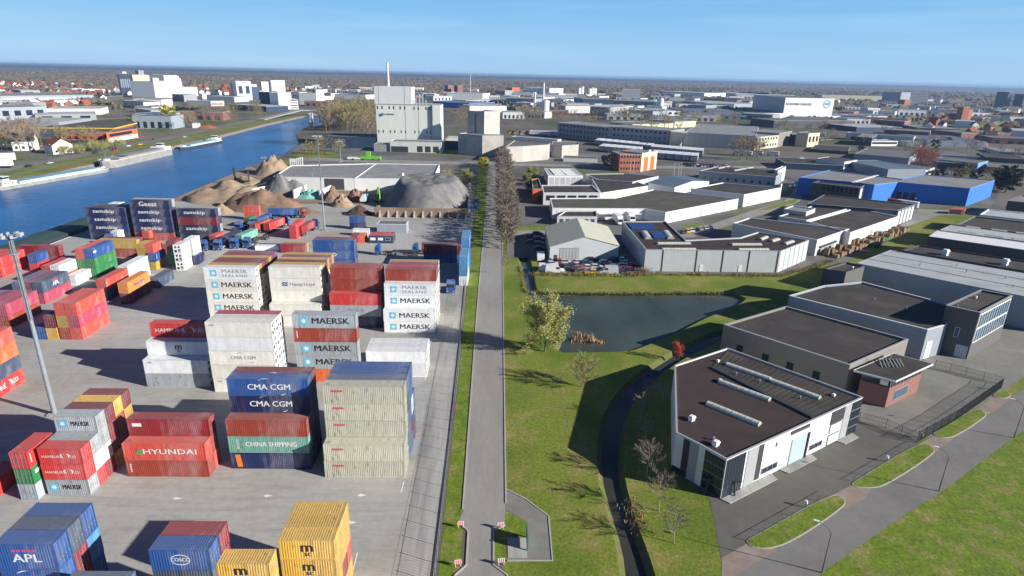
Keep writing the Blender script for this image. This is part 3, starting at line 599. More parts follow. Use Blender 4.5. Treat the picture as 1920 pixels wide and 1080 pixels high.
mat('wall_navy',(.035,.06,.11),.5,.15,.4,rnd=.1); mat('wall_redbrick',(.33,.12,.08),.85,.15,1,rnd=.15); mat('trim_white',(.72,.73,.73),.6,.05,rnd=0); mat('trim_grey',(.35,.36,.37),.6,.05,rnd=0); mat('trim_dark',(.05,.05,.055),.6,.05,rnd=0)
mat('skylight_acrylic',(.62,.62,.5),.35,.06,1.5,rnd=0,second=(.5,.51,.44),smix=(.4,.6),sscale=1); mat('solar_blue',(.03,.07,.2),.2,.1,1,rnd=0)
mat('door_blue',(.4,.5,.58),.5,.05,rnd=0)
mat('yellow_trim',(.75,.55,.05),.6,.05,rnd=0)
class Bld:
    def __init__(s,name,label,cat,poly,h,wall,roof,par=.45,trim='trim_grey',t=.32,group=None,tw=.12,z0=0):
        s.src=[tuple(p) for p in poly]; s.P=poly if area(poly)>0 else poly[::-1]; s.h=h; s.z0=z0
        c=(sum(p[0] for p in poly)/len(poly),sum(p[1] for p in poly)/len(poly)); s.r=thing(name,label,cat,(*c,z0),0,group); s.c=c
        n=len(s.P); I=inset(s.P,t); zr=h-par
        w=MB().m(wall)
        vs=[(x,y,z0) for x,y in s.P]+[(x,y,h) for x,y in s.P]+[(x,y,h) for x,y in I]+[(x,y,zr) for x,y in I]
        fs=[]
        for i in range(n):
            j=(i+1)%n; fs+= [(i,j,n+j,n+i),(n+i,n+j,2*n+j,2*n+i),(2*n+i,2*n+j,3*n+j,3*n+i)]
        w.raw(vs,fs); w.build('wall',s.r)
        b=MB().m(roof); b.face([(x,y,zr+.005) for x,y in I]); b.build('roof',s.r)
        if trim:
            o=inset(s.P,-.06); q=inset(s.P,t+.03); b=MB().m(trim)
            for i in range(n):
                j=(i+1)%n; v=[(*o[i],h+.01),(*o[j],h+.01),(*q[j],h+.01),(*q[i],h+.01),(*o[i],h-tw),(*o[j],h-tw)]
                b.raw(v,[(0,1,2,3),(4,5,1,0)])
            b.build('roof_trim',s.r)
    def axes(s,i,j):
        a,b=Vector(s.src[i]),Vector(s.src[j]); d=(b-a); L=d.length; d.normalize(); n=Vector((d.y,-d.x)); m=(a+b)/2+n*.01
        if n.dot(Vector(s.src[i])-Vector(s.c))+n.dot(Vector(s.src[j])-Vector(s.c))<0: n=-n
        return a,d,n,L
    def panel(s,i,j,u0,u1,z0,z1,m,name='window',out=.06,frame=None,mull=0,label=None,frac=False):
        a,d,n,L=s.axes(i,j)
        if frac: u0*=L;u1*=L
        def bx(u0,u1,z0,z1,o0,o1,mm):
            b=MB().m(mm); p=[a+d*u0+n*o0,a+d*u1+n*o0,a+d*u1+n*o1,a+d*u0+n*o1]; b.prism([(v.x,v.y) for v in p],z0,z1); return b
        b=bx(u0,u1,z0,z1,-.05,out,frame or m)
        if frame:
            f=.09; pn=bx(u0+f,u1-f,z0+f,z1-f,out,out+.015,m); o=b.build(name,s.r,label); 
            if mull:
                k=(u1-u0)/mull; b2=MB().m(frame)
                for q in range(1,mull): p=[a+d*(u0+k*q-.03)+n*out,a+d*(u0+k*q+.03)+n*out,a+d*(u0+k*q+.03)+n*(out+.035),a+d*(u0+k*q-.03)+n*(out+.035)]; b2.prism([(v.x,v.y) for v in p],z0+f,z1-f)
                q2=b2.build('mullion',s.r); q2.parent=o
            q=pn.build('pane',s.r); q.parent=o; return o
        return b.build(name,s.r,label)
    def row(s,i,j,n,z0,z1,m='glass_blue',u0=.03,u1=.97,fill=.6,name='window',frame=None,mull=0):
        a,d,nn,L=s.axes(i,j); k=(u1-u0)*L/n
        for q in range(n): s.panel(i,j,u0*L+k*(q+.5-fill/2),u0*L+k*(q+.5+fill/2),z0,z1,m,name,frame=frame,mull=mull)
    def skylight(s,p0,p1,w,hh=.5,seg=None):
        a,b=Vector(p0),Vector(p1); d=(b-a).normalized(); n=Vector((-d.y,d.x)); z=s.h-.38; N=7; m=MB().m('skylight_acrylic'); L=(b-a).length; K=seg or max(2,int(L/1.1)); pr=[]
        for k in range(N+1): t=math.pi*k/N; pr.append((math.cos(t)*w/2,math.sin(t)*hh))
        vs=[]
        for q in range(K+1):
            c=a+d*(L*q/K)
            for u,v in pr: vs.append((c.x+n.x*u,c.y+n.y*u,z+.25+v))
        fs=[(q*(N+1)+k,q*(N+1)+k+1,(q+1)*(N+1)+k+1,(q+1)*(N+1)+k) for q in range(K) for k in range(N)]
        fs+= [tuple(range(N,-1,-1)),tuple(range(K*(N+1),K*(N+1)+N+1))]; m.raw(vs,fs); o=m.build('skylight',s.r)
        f=MB().m('trim_grey'); 
        P=[a+n*w*.56-d*.15,b+n*w*.56+d*.15,b-n*w*.56+d*.15,a-n*w*.56-d*.15]; f.prism([(v.x,v.y) for v in P],z-.08,z+.25)
        for q in range(0,K+1):
            c=a+d*(L*q/K); 
            for k in range(N): f.beam((c.x+n.x*pr[k][0],c.y+n.y*pr[k][0],z+.26+pr[k][1]),(c.x+n.x*pr[k+1][0],c.y+n.y*pr[k+1][0],z+.26+pr[k+1][1]),.07,.05)
        g=f.build('skylight_frame',s.r); g.parent=o
    def vent(s,p,k=1.0,rot=.7):
        z=s.h-.45; b=MB().m('white_paint'); b.box(-.4*k,.4*k,-.3*k,.3*k,z,z+.55*k,rot,p); b.prism([(p[0]+x*k*math.cos(rot)-y*k*math.sin(rot),p[1]+x*k*math.sin(rot)+y*k*math.cos(rot)) for x,y in ((-.5,-.4),(.5,-.4),(.5,.4),(-.5,.4))],z+.56*k,z+.85*k,P2=[(p[0]+x*k*math.cos(rot)-y*k*math.sin(rot),p[1]+x*k*math.sin(rot)+y*k*math.cos(rot)) for x,y in ((-.3,-.25),(.3,-.25),(.3,.25),(-.3,.25))]); b.build('roof_vent',s.r)
    def pipe(s,p,hh=.9):
        b=MB().m('galvanised'); b.tube((*p,s.h-.45),(*p,s.h-.45+hh),.14,n=8); b.tube((*p,s.h-.45+hh+.08),(*p,s.h-.3+hh),.24,.06,n=8); b.build('roof_pipe',s.r)
# --- front right workshop
q=[(34.50,105.68),(47.70,113.95),(62.79,95.97),(64.49,93.89),(33.82,75.18),(31.06,78.97),(28.33,82.17)]
B=Bld('workshop_building','white and black workshop with a brown roof and curved skylights, nearest building on the right','building',q,7,'wall_white','roof_brown',par=.3,trim='trim_grey',tw=.1,t=.2)
for a,b in (((36.26,91.41),(42.54,84.92)),((41.11,99.39),(47.54,92.89)),((44.90,106.48),(50.82,100.44)),((50.95,99.81),(56.69,93.61))): B.skylight(a,b,1.25,.42)
for p in ((31.96,86.20),(33.49,79.08)): B.vent(p,1.2)
for p in ((43.60,107.86),(41.26,99.81),(59.67,94.61)): B.vent(p,.75)
for p in ((33.64,80.52),(53.18,93.55),(48.47,99.55),(45.19,102.45)): B.pipe(p,.6)
rb=MB().m('roof_felt'); z=6.7
P=[(41.58,105.23),(47.23,112.58),(63.31,93.92),(50.09,86.00)]; P=[P[0],P[1],P[2],(52.43,87.19)]
rb.prism(P,6.655,6.74); 
for i in range(24):
    t=i/23; a=Vector(P[0]).lerp(Vector(P[3]),t); b_=Vector(P[1]).lerp(Vector(P[2]),t); rb.beam((a.x,a.y,6.78),(b_.x,b_.y,6.78),.09,.08)
rb.build('ribbed_roof',B.r)
rb=MB().m('trim_dark'); a,b_=Vector(P[0]),Vector(P[3]); rb.beam((a.x,a.y,6.85),(b_.x,b_.y,6.85),.9,.34); rb.build('roof_step',B.r)
# long white front: edge 3-4 (east), bays
for u0,u1,z0,z1,m,nm in ((.0,3.2,.05,6.7,'glass_dark','glass_corner'),(3.2,5.2,.05,6.72,'trim_grey','wall_pier'),(5.25,9.2,4.3,6.7,'trim_dark','dark_panel'),(31.5,35.8,.1,6.72,'glass_dark','glass_corner'),(28.5,31.0,.1,6.75,'trim_grey','wall_pier'),(27.2,28.4,.4,6.7,'trim_dark','dark_panel')):
    B.panel(3,4,u0,u1,z0,z1,m,nm,.08)
B.panel(3,4,15.6,19.8,.1,4.9,'door_blue','roller_door',.1,frame='trim_grey'); B.panel(3,4,15.2,15.55,.1,5.0,'trim_dark','door_post',.3)
B.panel(3,4,5.6,9.0,.1,2.1,'wall_pale','roller_door',.1,frame='trim_dark'); B.panel(3,4,5.6,9.0,2.5,4.2,'wall_pale','wall_panel',.1,frame='trim_dark')
B.panel(3,4,10.6,14.2,.9,1.9,'glass_dark','window',.1,frame='trim_grey',mull=3); B.panel(3,4,22.8,26.8,.9,2.0,'glass_dark','window',.1,frame='trim_grey',mull=3)
B.panel(3,4,15.5,20.5,6.0,6.6,'trim_dark','sign_board',.12); B.panel(3,4,14.0,24.0,5.1,5.9,'wall_white','canopy_band',.25)
for k in range(6): B.panel(3,4,.1+k*.55,.15+k*.55,.1,6.6,'trim_dark','mullion',.12); B.panel(3,4,31.7+k*.7,31.77+k*.7,.1,6.6,'trim_dark','mullion',.12)
for z_ in (1.6,3.3,5): B.panel(3,4,.05,3.15,z_,z_+.08,'trim_grey','transom',.11); B.panel(4,5,.1,3.6,z_,z_+.08,'trim_grey','transom',.11)
B.panel(4,5,.1,3.6,.1,6.6,'glass_dark','glass_corner',.08); 
for k in range(6): B.panel(4,5,.1+k*.65,.15+k*.65,.1,6.6,'trim_dark','mullion',.12)
B.panel(5,6,.1,1.5,.1,6.7,'trim_grey','wall_pier',.1); B.panel(5,6,1.6,2.7,.1,6.7,'trim_dark','dark_panel',.1); B.panel(5,6,1.6,4.2,.1,1.1,'glass_dark','window',.12)
e=MB().m('trim_dark'); c=Vector((34.20,76.52)); d=Vector((.82,.57))
for s_ in (-1,1):
    for k in (-1,1): e.tube((c.x+s_*2.2+k*.3,c.y-s_*.2+k*.6,0),(c.x+s_*1.9,c.y-s_*.1,2.4),.14)
e.beam((c.x-2.6,c.y+.3,2.45),(c.x+2.8,c.y-.3,2.5),.6,.3); e.beam((c.x-1.9,c.y+.2,2.4),(c.x+1.6,c.y+1.8,3.3),.12,.3); e.beam((c.x+1.6,c.y+1.8,3.3),(c.x+2.2,c.y-.2,2.5),.12,.2)
e.build('entrance_canopy',B.r)
for u0,u1 in ((1,6),(13.5,22),(24,36)):
    e=MB().m('slab_concrete'); a,dd,n,L=B.axes(3,4); p=[a+dd*u0+n*.12,a+dd*u1+n*.12,a+dd*(u1-.4)+n*1.5,a+dd*(u0+.4)+n*1.5]; e.prism([(v.x,v.y) for v in p],.03,.16); e.build('plinth',B.r)
# --- taupe hall with brick office
q=[(51.29,126.56),(70.90,138.71),(88.99,119.41),(69.20,106.60)]
B=Bld('warehouse_hall','taupe walled hall with a flat black roof, behind the brown roofed workshop','building',q,7,'wall_taupe','roof_felt',trim='trim_grey')
for f in (.14,.36,.56,.76): B.panel(0,3,f,f+.055,.9,3.4,'glass_dark','window',.05,frame='trim_dark',mull=2,frac=True)
q=[(69.57,105.51),(82.10,113.28),(87.11,108.72),(75.01,101.25)]
B=Bld('brick_office','red brick office with an overhanging black roof and glazed strip','building',inset(q,.9) if area(q)>0 else inset(q[::-1],.9),5.6,'wall_brick','roof_felt',trim=None)
B.src=[min(B.P,key=lambda v:(v[0]-p[0])**2+(v[1]-p[1])**2) for p in q]
rf=MB().m('roof_felt'); rf.prism(q,6.1,6.38); rf.build('roof_slab',B.r); rf=MB().m('trim_white'); Q=inset(q,-.08)
for i in range(4):
    a,b_=Q[i],Q[(i+1)%4]; rf.beam((*a,6.26),(*b_,6.26),.12,.34)
rf.build('fascia',B.r)
for i,j in ((3,2),(3,0)): B.panel(i,j,.02,.98,4.3,5.95,'glass_dark','clerestory_window',.05,frac=True)
B.panel(3,2,.2,.62,.9,3.0,'glass_blue','window',.06,frame='trim_grey',mull=5,frac=True)
for k in range(9): B.panel(3,2,.05+k*.11,.055+k*.11,4.3,6.1,'trim_grey','mullion',.12,frac=True)
B.panel(3,0,.08,.35,4.6,5.6,'ink_white','blind',.09,frac=True)
rf=MB().m('wall_grey'); c=(78.22,108.50); rd=random.Random(4)
for k in range(7): rf.beam((c[0]-2.4+k*.75,c[1]-1.6+rd.uniform(-.3,.3),6.45),(c[0]-1.2+k*.7,c[1]+1.6,6.75),.16,.1)
rf.tube((c[0],c[1],6.4),(c[0],c[1],8.6),.07); rf.build('roof_frames',B.r)
# --- blue-grey hall, charcoal tower, glazed office
q=[(74.52,145.17),(87.80,153.64),(100.35,157.33),(112.68,140.21),(102.72,127.02),(96.03,123.78)]
B=Bld('warehouse_hall','blue grey hall with a flat black roof, between the taupe hall and the ribbed roof','building',q,7.5,'wall_blue_grey','roof_felt',trim='trim_white')
B.panel(5,4,.15,.42,.1,4.2,'ink_white','roller_door',.08,frac=True)
for p in ((100.43,138.13),(95.70,143.61)): B.pipe(p,.5)
q=[(89.75,159.02),(99.99,166.10),(103.31,162.48),(94.85,156.61)]
B=Bld('roof_tower','charcoal windowless tower block on the corner of the blue grey hall','building',q,10.5,'wall_charcoal','roof_felt',trim='trim_dark'); B.vent((99.32,161.43),.6)
q=[(102.68,128.79),(119.46,140.21),(124.16,136.12),(107.29,124.37)]
B=Bld('office_building','charcoal brick office with two rows of tall white framed windows','building',q,11.5,'wall_charcoal','roof_felt',trim='trim_grey')
B.panel(3,2,.03,.97,3.8,10.9,'trim_white','window_wall',.05,frac=True)
for r_ in range(2):
    for k in range(12): B.panel(3,2,.045+k*.077,.045+k*.077+.058,4.1+r_*3.5,7.1+r_*3.5,'glass_blue','window',.1,frac=True)
B.panel(3,0,.42,.56,4.6,7.0,'glass_blue','window',.08,frame='trim_white',frac=True); B.panel(3,0,.05,.4,.1,3,'door_blue','entrance_door',.08,frame='trim_white',mull=4,frac=True); B.vent((114.25,134.94),.7); B.pipe((105.74,129.25),.3)
q=[(106.60,171.82),(126.47,187.45),(158.46,160.23),(139.79,139.18)]
B=Bld('warehouse_hall','long hall with a pale grey metal roof and seams, right edge of the picture','building',q,8.5,'wall_blue_grey','roof_light',par=.12,trim='trim_grey')
sm=MB().m('trim_grey'); 
for t in (.33,.66):
    a=Vector(q[0]).lerp(Vector(q[1]),t); b_=Vector(q[3]).lerp(Vector(q[2]),t); sm.beam((a.x,a.y,8.45),(b_.x,b_.y,8.45),.22,.12)
sm.build('roof_seam',B.r)
for p in ((125.04,170.76),(136.15,170.79),(137.69,151.58),(134.42,164.48),(141.41,158.98)): B.pipe(p,.9)
B.panel(0,3,.62,.66,.1,5,'trim_white','door_frame',.1,frac=True)
q=[(128.59,185.48),(138.91,192.55),(167.14,170.20),(157.77,159.64)]
B=Bld('warehouse_hall','low hall with black roof and two white ventilator boxes','building',q,9,'wall_dark','roof_felt',trim='trim_dark')
for p in ((140.42,182.00),(151.72,172.22)): B.vent(p,2.2,.6)
q=[(147.54,200.63),(156.56,209.43),(182.79,188.21),(174.69,179.07)]
B=Bld('warehouse_hall','dark walled hall with a white metal roof','building',q,10,'wall_dark','wall_white',par=.1,trim='trim_white')
q=[(158.15,210.33),(167.96,218.41),(192.36,199.00),(184.63,190.29)]
B=Bld('warehouse_hall','slim hall with pale sawtooth roof behind the white roofed hall','building',q,10,'wall_dark','roof_light',par=.1,trim='trim_white')
for i in range(3): B.skylight((164.50,209.18) if i==0 else (170.35,204.19) if i==1 else (175.96,199.40),(168.16,206.32) if i==0 else (173.65,200.70) if i==1 else (180.31,196.83),1.4,.3)
q=[(174.65,223.97),(193.43,240.26),(215.06,224.23),(199.07,206.20)]
B=Bld('warehouse_hall','black roofed hall with three pale rooflights, right edge','building',q,9,'wall_dark','roof_felt',trim='trim_grey')
for a,b in (((176.12,221.48),(179.36,218.74)),((183.04,217.75),(186.24,214.69)),((188.45,213.24),(191.94,210.32))): B.skylight(a,b,1.6,.2)
q=[(201.92,248.50),(214.66,260.32),(237.55,249.23),(223.64,233.55)]
B=Bld('warehouse_hall','hall with a light grey roof and white parapet behind the rooflight hall','building',q,8,'wall_white','roof_light',trim='trim_white'); B.pipe((223.94,254.48),.6)
q=[(240.75,281.89),(259.80,297.23),(275.23,291.71),(256.72,270.84)]
B=Bld('warehouse_hall','small dark hall at the right edge beside the evergreens','building',q,8,'wall_dark','roof_grey',trim='trim_grey')

# --- halls north of the pond
q=[(47.56,227.74),(64.53,228.99),(64.24,200.68),(84.60,205.45),(94.46,214.23),(107.85,203.41),(91.55,188.52),(47.54,187.76)]
B=Bld('warehouse_hall','pale blue clad hall with an angled black roof, right behind the pond lawn','building',q,7.3,'wall_clad','roof_brown',trim='trim_grey')
for a,b in (((53.43,196.39),(64.54,197.07)),((53.19,189.10),(64.10,189.74)),((78.38,196.54),(88.53,197.16)),((78.37,190.25),(88.40,190.83)),((90.80,203.65),(94.68,207.59)),((93.88,201.68),(97.64,204.81)),((97.02,198.36),(101.49,202.15))): B.skylight(a,b,1.5,.35)
B.skylight((51.84,202.62),(52.42,211.71),2.2,.5); B.skylight((59.69,203.12),(60.41,213.04),2.2,.5)
for k,(x,y) in enumerate(((1196,416),(1210,416),(1224,416),(1222,432),(1234,432))):
    s_=MB().m('solar_blue'); p=(49.16,216.29) if k==0 else (52.32,216.51) if k==1 else (55.30,216.72) if k==2 else (54.44,203.52) if k==3 else (56.69,203.66)
    for g in range(3): s_.raw([(p[0]-.2,p[1]+g*2.7,6.95),(p[0]+3.0,p[1]+g*2.7,6.95),(p[0]+2.8,p[1]+g*2.7+2.3,7.5),(p[0]-.4,p[1]+g*2.7+2.3,7.5),(p[0]-.4,p[1]+g*2.7+2.3,6.9),(p[0]+2.8,p[1]+g*2.7+2.3,6.9)],[(0,1,2,3),(3,2,5,4)])
    s_.build('solar_panel',B.r)
for u in (.13,.38,.575,.77,.985): B.panel(7,6,u-.003,u+.003,.0,7.2,'trim_dark','downpipe',.12,frac=True)
for u in (.41,.70): B.panel(7,6,u,u+.025,.1,2.4,'trim_white','side_door',.1,frac=True)
for k in range(1,6): B.panel(6,5,k/6-.004,k/6+.004,0,7.2,'trim_grey','wall_seam',.08,frac=True)
q=[(90.03,229.69),(100.90,238.75),(96.73,246.76),(107.33,252.23),(134.91,226.73),(113.67,208.80),(97.44,219.98)]
q=[(92.34,233.46),(102.89,243.74),(134.91,226.73),(113.67,208.80)]
B=Bld('warehouse_hall','white and grey hall with black roof, left of the timber storage yard','building',q,6,'wall_pale','roof_felt',trim='trim_white')
B.panel(3,2,.1,.6,2.6,3.2,'trim_dark','canopy',.6,frac=True); B.panel(3,2,.12,.58,.1,2.4,'wall_grey','loading_bay',.08,frac=True); B.pipe((109.39,240.34),.6)
q=[(124.46,238.60),(159.91,267.57),(169.83,251.63),(132.30,220.85)]
B=Bld('warehouse_hall','low white walled hall with a black roof beside the stored crates','building',q,6,'wall_white','roof_felt',trim='trim_white')
for f in (.1,.16,.27,.33): B.panel(3,2,f,f+.04,.8,1.9,'glass_dark','window',.08,frac=True)
B.panel(3,2,.42,.46,.1,4,'trim_grey','door',.1,frac=True); B.panel(3,2,.56,.75,.1,4,'door_blue','roller_door',.1,frac=True); B.pipe((156.24,251.92),.6)
q=[(116.34,246.88),(151.72,279.17),(159.90,268.94),(124.49,239.64)]
B=Bld('warehouse_hall','black roofed hall with a small white roof house','building',q,6.2,'wall_pale','roof_felt',trim='trim_white')
q=[(122.22,255.62),(129.52,263.02),(136.41,256.81),(128.81,249.18)]
B=Bld('roof_house','small white box standing on the black roof','building',q,7.6,'wall_clad','roof_grey',trim='trim_white',z0=5.8)
q=[(139.22,269.74),(158.65,293.20),(190.63,272.67),(173.24,257.90)]
B=Bld('warehouse_hall','dark blue walled hall with a glazed gable end, by the lane','building',q,7.2,'wall_navy','roof_felt',trim='trim_grey')
for k in range(5): B.panel(3,2,.04+k*.19,.17+k*.19,.4,6.6,'wall_pale','panel_window',.06,frac=True)
q=[(24.44,283.47),(55.17,287.52),(79.90,312.18),(116.06,290.64),(71.77,256.11),(64.68,263.23),(23.84,261.04)]
B=Bld('warehouse_hall','sprawling hall with a greenish black roof and pale striped long wall','building',q,5,'wall_white','roof_green',trim='trim_white',group=None)
rd=random.Random(2)
for k in range(22):
    if rd.random()<.75: B.panel(4,3,k/22+.006,k/22+.006+rd.uniform(.012,.034),.1,rd.choice((3.2,4.2,4.4)),rd.choice(('door_blue','wall_clad','wall_pale','wall_cream')),'roller_door',.05,frac=True)
for k in range(9): B.panel(4,3,k/9+.01,k/9+.014,0,4.9,'trim_grey','downpipe',.1,frac=True)
B.panel(6,5,.05,.5,2.9,4.3,'wall_white','white_band',.1,frac=True); B.panel(6,5,.5,.98,2.6,3.0,'trim_white','canopy',1.4,frac=True)
q=[(24.95,249.68),(29.39,260.59),(42.98,261.70),(41.74,250.48)]
B=Bld('low_annex','low annex with brown roof in front of the sprawling hall','building',q,4,'wall_pale','roof_brown',trim='trim_grey'); B.row(0,3,6,.6,2.8,'glass_blue')
q=[(98.74,310.42),(122.39,331.04),(148.64,317.97),(120.47,295.30)]
B=Bld('warehouse_hall','white hall with a brown black roof at the lane corner','building',q,6.2,'wall_white','roof_felt',trim='trim_white')
for k in range(5): B.panel(3,2,.08+k*.18,.1+k*.18,.1,6,'trim_grey','wall_seam',.05,frac=True)
B.panel(3,2,.97,1.0,0,8.2,'wall_white','sign_pillar',.3,frac=True)
def gable(name,label,P,h,hr,wall,roof,ridge=(0,1),cat='building',group=None,ov=.25,z0=0):
    """P four corners; ridge runs from the middle of side ridge[0] to the middle of the opposite one"""
    if area(P)<0: P=P[::-1]; 
    k=ridge[0]; P=P[k:]+P[:k]; c=(sum(p[0] for p in P)/4,sum(p[1] for p in P)/4); r=thing(name,label,cat,(*c,z0),0,group)
    m1=((P[0][0]+P[1][0])/2,(P[0][1]+P[1][1])/2); m2=((P[2][0]+P[3][0])/2,(P[2][1]+P[3][1])/2)
    w=MB().m(wall); w.raw([(*p,z0) for p in P]+[(*p,h) for p in P]+[(*m1,hr),(*m2,hr)],[(0,1,5,8,4),(1,2,6,5),(2,3,7,9,6),(3,0,4,7)]); w.build('wall',r)
    d=Vector((m2[0]-m1[0],m2[1]-m1[1])).normalized()*ov; b=MB().m(roof)
    for A,B_ in ((P[0],P[3]),(P[1],P[2])):
        o=Vector(((A[0]+B_[0])/2-(m1[0]+m2[0])/2,(A[1]+B_[1])/2-(m1[1]+m2[1])/2)); o=o/ max(.1,o.length)*ov; dz=(h-hr)/max(.1,math.dist(A,m1))*ov
        v=[(A[0]-d.x+o.x,A[1]-d.y+o.y,h+.06+dz),(B_[0]+d.x+o.x,B_[1]+d.y+o.y,h+.06+dz),(m2[0]+d.x,m2[1]+d.y,hr+.06),(m1[0]-d.x,m1[1]-d.y,hr+.06)]
        n=(Vector(v[1])-Vector(v[0])).cross(Vector(v[2])-Vector(v[1]))
        if n.z<0: v=v[::-1]
        b.raw(v+[(x,y,z+.1) for x,y,z in v],[(3,2,1,0),(4,5,6,7),(0,1,5,4),(1,2,6,5),(2,3,7,6),(3,0,4,7)])
    b.build('roof',r); B=Bld.__new__(Bld); B.r=r; B.P=P; B.src=P; B.h=h; B.c=c; return B
q=[(17.74,196.91),(41.42,200.34),(42.12,227.85),(18.34,226.17)]
B=gable('workshop_hall','cream roofed gabled workshop beside the crowded car yard',q,5,8.2,'wall_clad','roof_cream')
k=[i for i in range(4) if abs((B.P[i][1]+B.P[(i+1)%4][1])/2-min((B.P[j][1]+B.P[(j+1)%4][1])/2 for j in range(4)))<1e-6][0]
B.panel(k,(k+1)%4,.14,.42,.1,4.6,'wall_grey','workshop_door',.06,frame='trim_dark',mull=6,frac=True); B.panel(k,(k+1)%4,.06,.11,.1,2.3,'trim_dark','side_door',.06,frac=True)
q=[(82.90,335.53),(111.23,364.75),(119.60,345.12),(93.94,322.91)]
B=gable('warehouse_hall','white hall with a shallow blue black pitched roof',q,4.4,6.2,'wall_white','roof_steelblue')
q=[(54.19,344.03),(74.59,331.41),(79.27,322.64),(50.49,299.82)]
q=[(52.74,343.12),(74.25,345.60),(79.57,322.67),(50.59,298.83)]
B=Bld('warehouse_hall','hall with a brown roof and a bright white side wall, by the orange cornered office','building',q,5,'wall_white','roof_felt',trim='trim_white')
q=[(22.61,313.02),(48.76,315.82),(49.88,294.73),(21.99,291.98)]
B=Bld('office_building','low pale office with a long dark window band','building',q,6,'wall_pale','roof_felt',trim='trim_white'); B.row(3,2,5,2.2,4.6,'glass_dark',fill=.8); 
q=[(18.15,327.99),(22.11,332.02),(21.95,299.29),(17.21,298.80)]
B=Bld('corner_office','narrow black roofed block with a bright orange end wall','building',q,6.5,'wall_orange','roof_felt',trim='trim_grey')
B.panel(3,2,.55,.9,.1,3.4,'glass_dark','window',.06,frac=True)
q=[(28.04,375.52),(46.88,377.98),(48.63,350.90),(28.60,348.50)]
B=Bld('sawtooth_hall','white hall with a pale striped roof behind the orange cornered office','building',q,5.5,'wall_white','roof_light',par=.1,trim='trim_white'); B.row(3,2,6,.3,4.4,'wall_clad',fill=.85,name='bay_door')
for k in range(2):
    s_=MB().m('ink_white'); a=(34.04,373.38) if k==0 else (40.27,374.19); b_=(35.46,350.63) if k==0 else (42.26,351.45); s_.beam((*a,5.62),(*b_,5.62),6,.2); s_.build('roof_light_strip',B.r)
q=[(50.99,357.16),(74.37,362.06),(93.01,354.24),(73.12,331.54),(54.99,338.42)]
B=Bld('warehouse_hall','flat black roofed hall with a pale end wall near the flag poles','building',q,5.5,'wall_clad','roof_felt',trim='trim_white')
q=[(120.86,368.40),(138.79,388.88),(174.78,375.26),(158.97,348.58)]
B=Bld('warehouse_hall','blue walled hall with ribbed black roof and white corner sign','building',q,7,'wall_blue_grey','roof_felt',trim='trim_white')
for a,b in (((143.40,373.45),(161.21,389.50)),((136.30,381.53),(147.21,392.41))): B.skylight(a,b,2,.3)
B.row(0,3,9,2.5,4,'glass_dark',fill=.35)
q=[(166.26,368.31),(179.28,386.01),(180.32,383.78),(166.67,364.04)]
B=Bld('corner_pavilion','small white corner block beside the blue walled hall','building',q,8.5,'wall_white','roof_grey',trim='trim_white'); B.row(0,3,2,1,7,'glass_blue')
# --- big blue warehouse
q=[(164.24,332.43),(197.77,364.21),(222.15,333.67),(247.65,353.34),(276.59,336.43),(240.11,306.27),(213.30,322.94),(194.54,312.54),(187.53,320.08)]
B=Bld('blue_warehouse','big bright blue warehouse with a light grey roof','building',q,9.5,'wall_blue','roof_grey',trim='trim_grey',tw=.2)
B.panel(5,4,.0,1,.1,9.2,'paint_sky','sunlit_cladding',.04,frac=True) if False else None
sm=MB().m('trim_white'); a=(186.55,319.36); b_=(216.62,347.53); sm.beam((*a,9.3),(*b_,9.3),1.4,.3); sm.build('roof_seam',B.r)
for k in range(3): B.panel(6,5,.02+k*.1,.09+k*.1,.1,4.5,'trim_dark','loading_dock',.06,frac=True)
q=[(166.73,321.50),(175.28,329.39),(194.84,319.54),(184.13,307.15)]
B=Bld('office_building','dark glazed office in front of the blue warehouse','building',q,8.6,'wall_dark','roof_felt',trim='trim_grey'); B.row(0,3,10,1,4,'glass_dark'); B.row(0,3,10,5,8,'glass_dark'); B.row(3,2,2,1,7.5,'ink_white',fill=.5)
# --- silo mill
cx,cy=-93,508
q=[(-92.00,482.85),(-42.57,505.05)]
x0,x1=-97.5,-44.5; y0=508
B=Bld('silo_building','tall pale concrete silo block with vertical joints and small slit windows','silo',[(x0,y0),(x1-2,y0),(x1-2,y0+26),(x0,y0+26)],34.8,'wall_silo','roof_grey',par=.4,trim='trim_grey',tw=.5)
for u in (.155+.3,.66,.855): B.panel(0,1,u-.004,u+.004,6,34,'trim_grey','joint',.08,frac=True)
for u in (.02,.09,.2,.27,.37,.44,.585,.65,.77,.83): B.panel(0,1,u,u+.018,31,33.4,'glass_dark','window',.08,frac=True); B.panel(0,1,u+.005,u+.02,12.8,14.8,'glass_dark','window',.08,frac=True)
q=MB().m('wall_silo'); q.box(x1-8,x1-1.9,y0-1.7,y0-.02,0,34.9); q.build('stair_shaft',B.r)
g=MB().m('ink_green'); a=(x0+4.2,y0-.1); n=12
g.raw([(a[0]+1.1+1.0*math.cos(2*math.pi*k/n),y0-.12,27.2+1.0*math.sin(2*math.pi*k/n)) for k in range(n)],[tuple(range(n))]); g.m('ink_blue'); g.raw([(a[0]-.4+1.6*math.cos(2*math.pi*k/n),y0-.16,26.4+1.1*math.sin(2*math.pi*k/n)) for k in range(n)],[tuple(range(n))]); g.build('emblem',B.r)
g=MB(); put(g,'AGRIFIRM',1.8,0,0,'ink_grey',.03); g.v=[(x+x0+10.5,y0-.12,z+27) for x,y,z in g.v]; g.build('lettering',B.r)
q=MB().m('wall_pale'); q.box(x0-1.5,x0+28,y0+4,y0+24,34.82,48); q.build('penthouse',B.r)
q=MB().m('trim_grey'); [q.box(x0+u-.15,x0+u+.15,y0+3.9,y0+4.05,35,47.9) for u in (2,22.5)]; q.build('penthouse_joint',B.r)
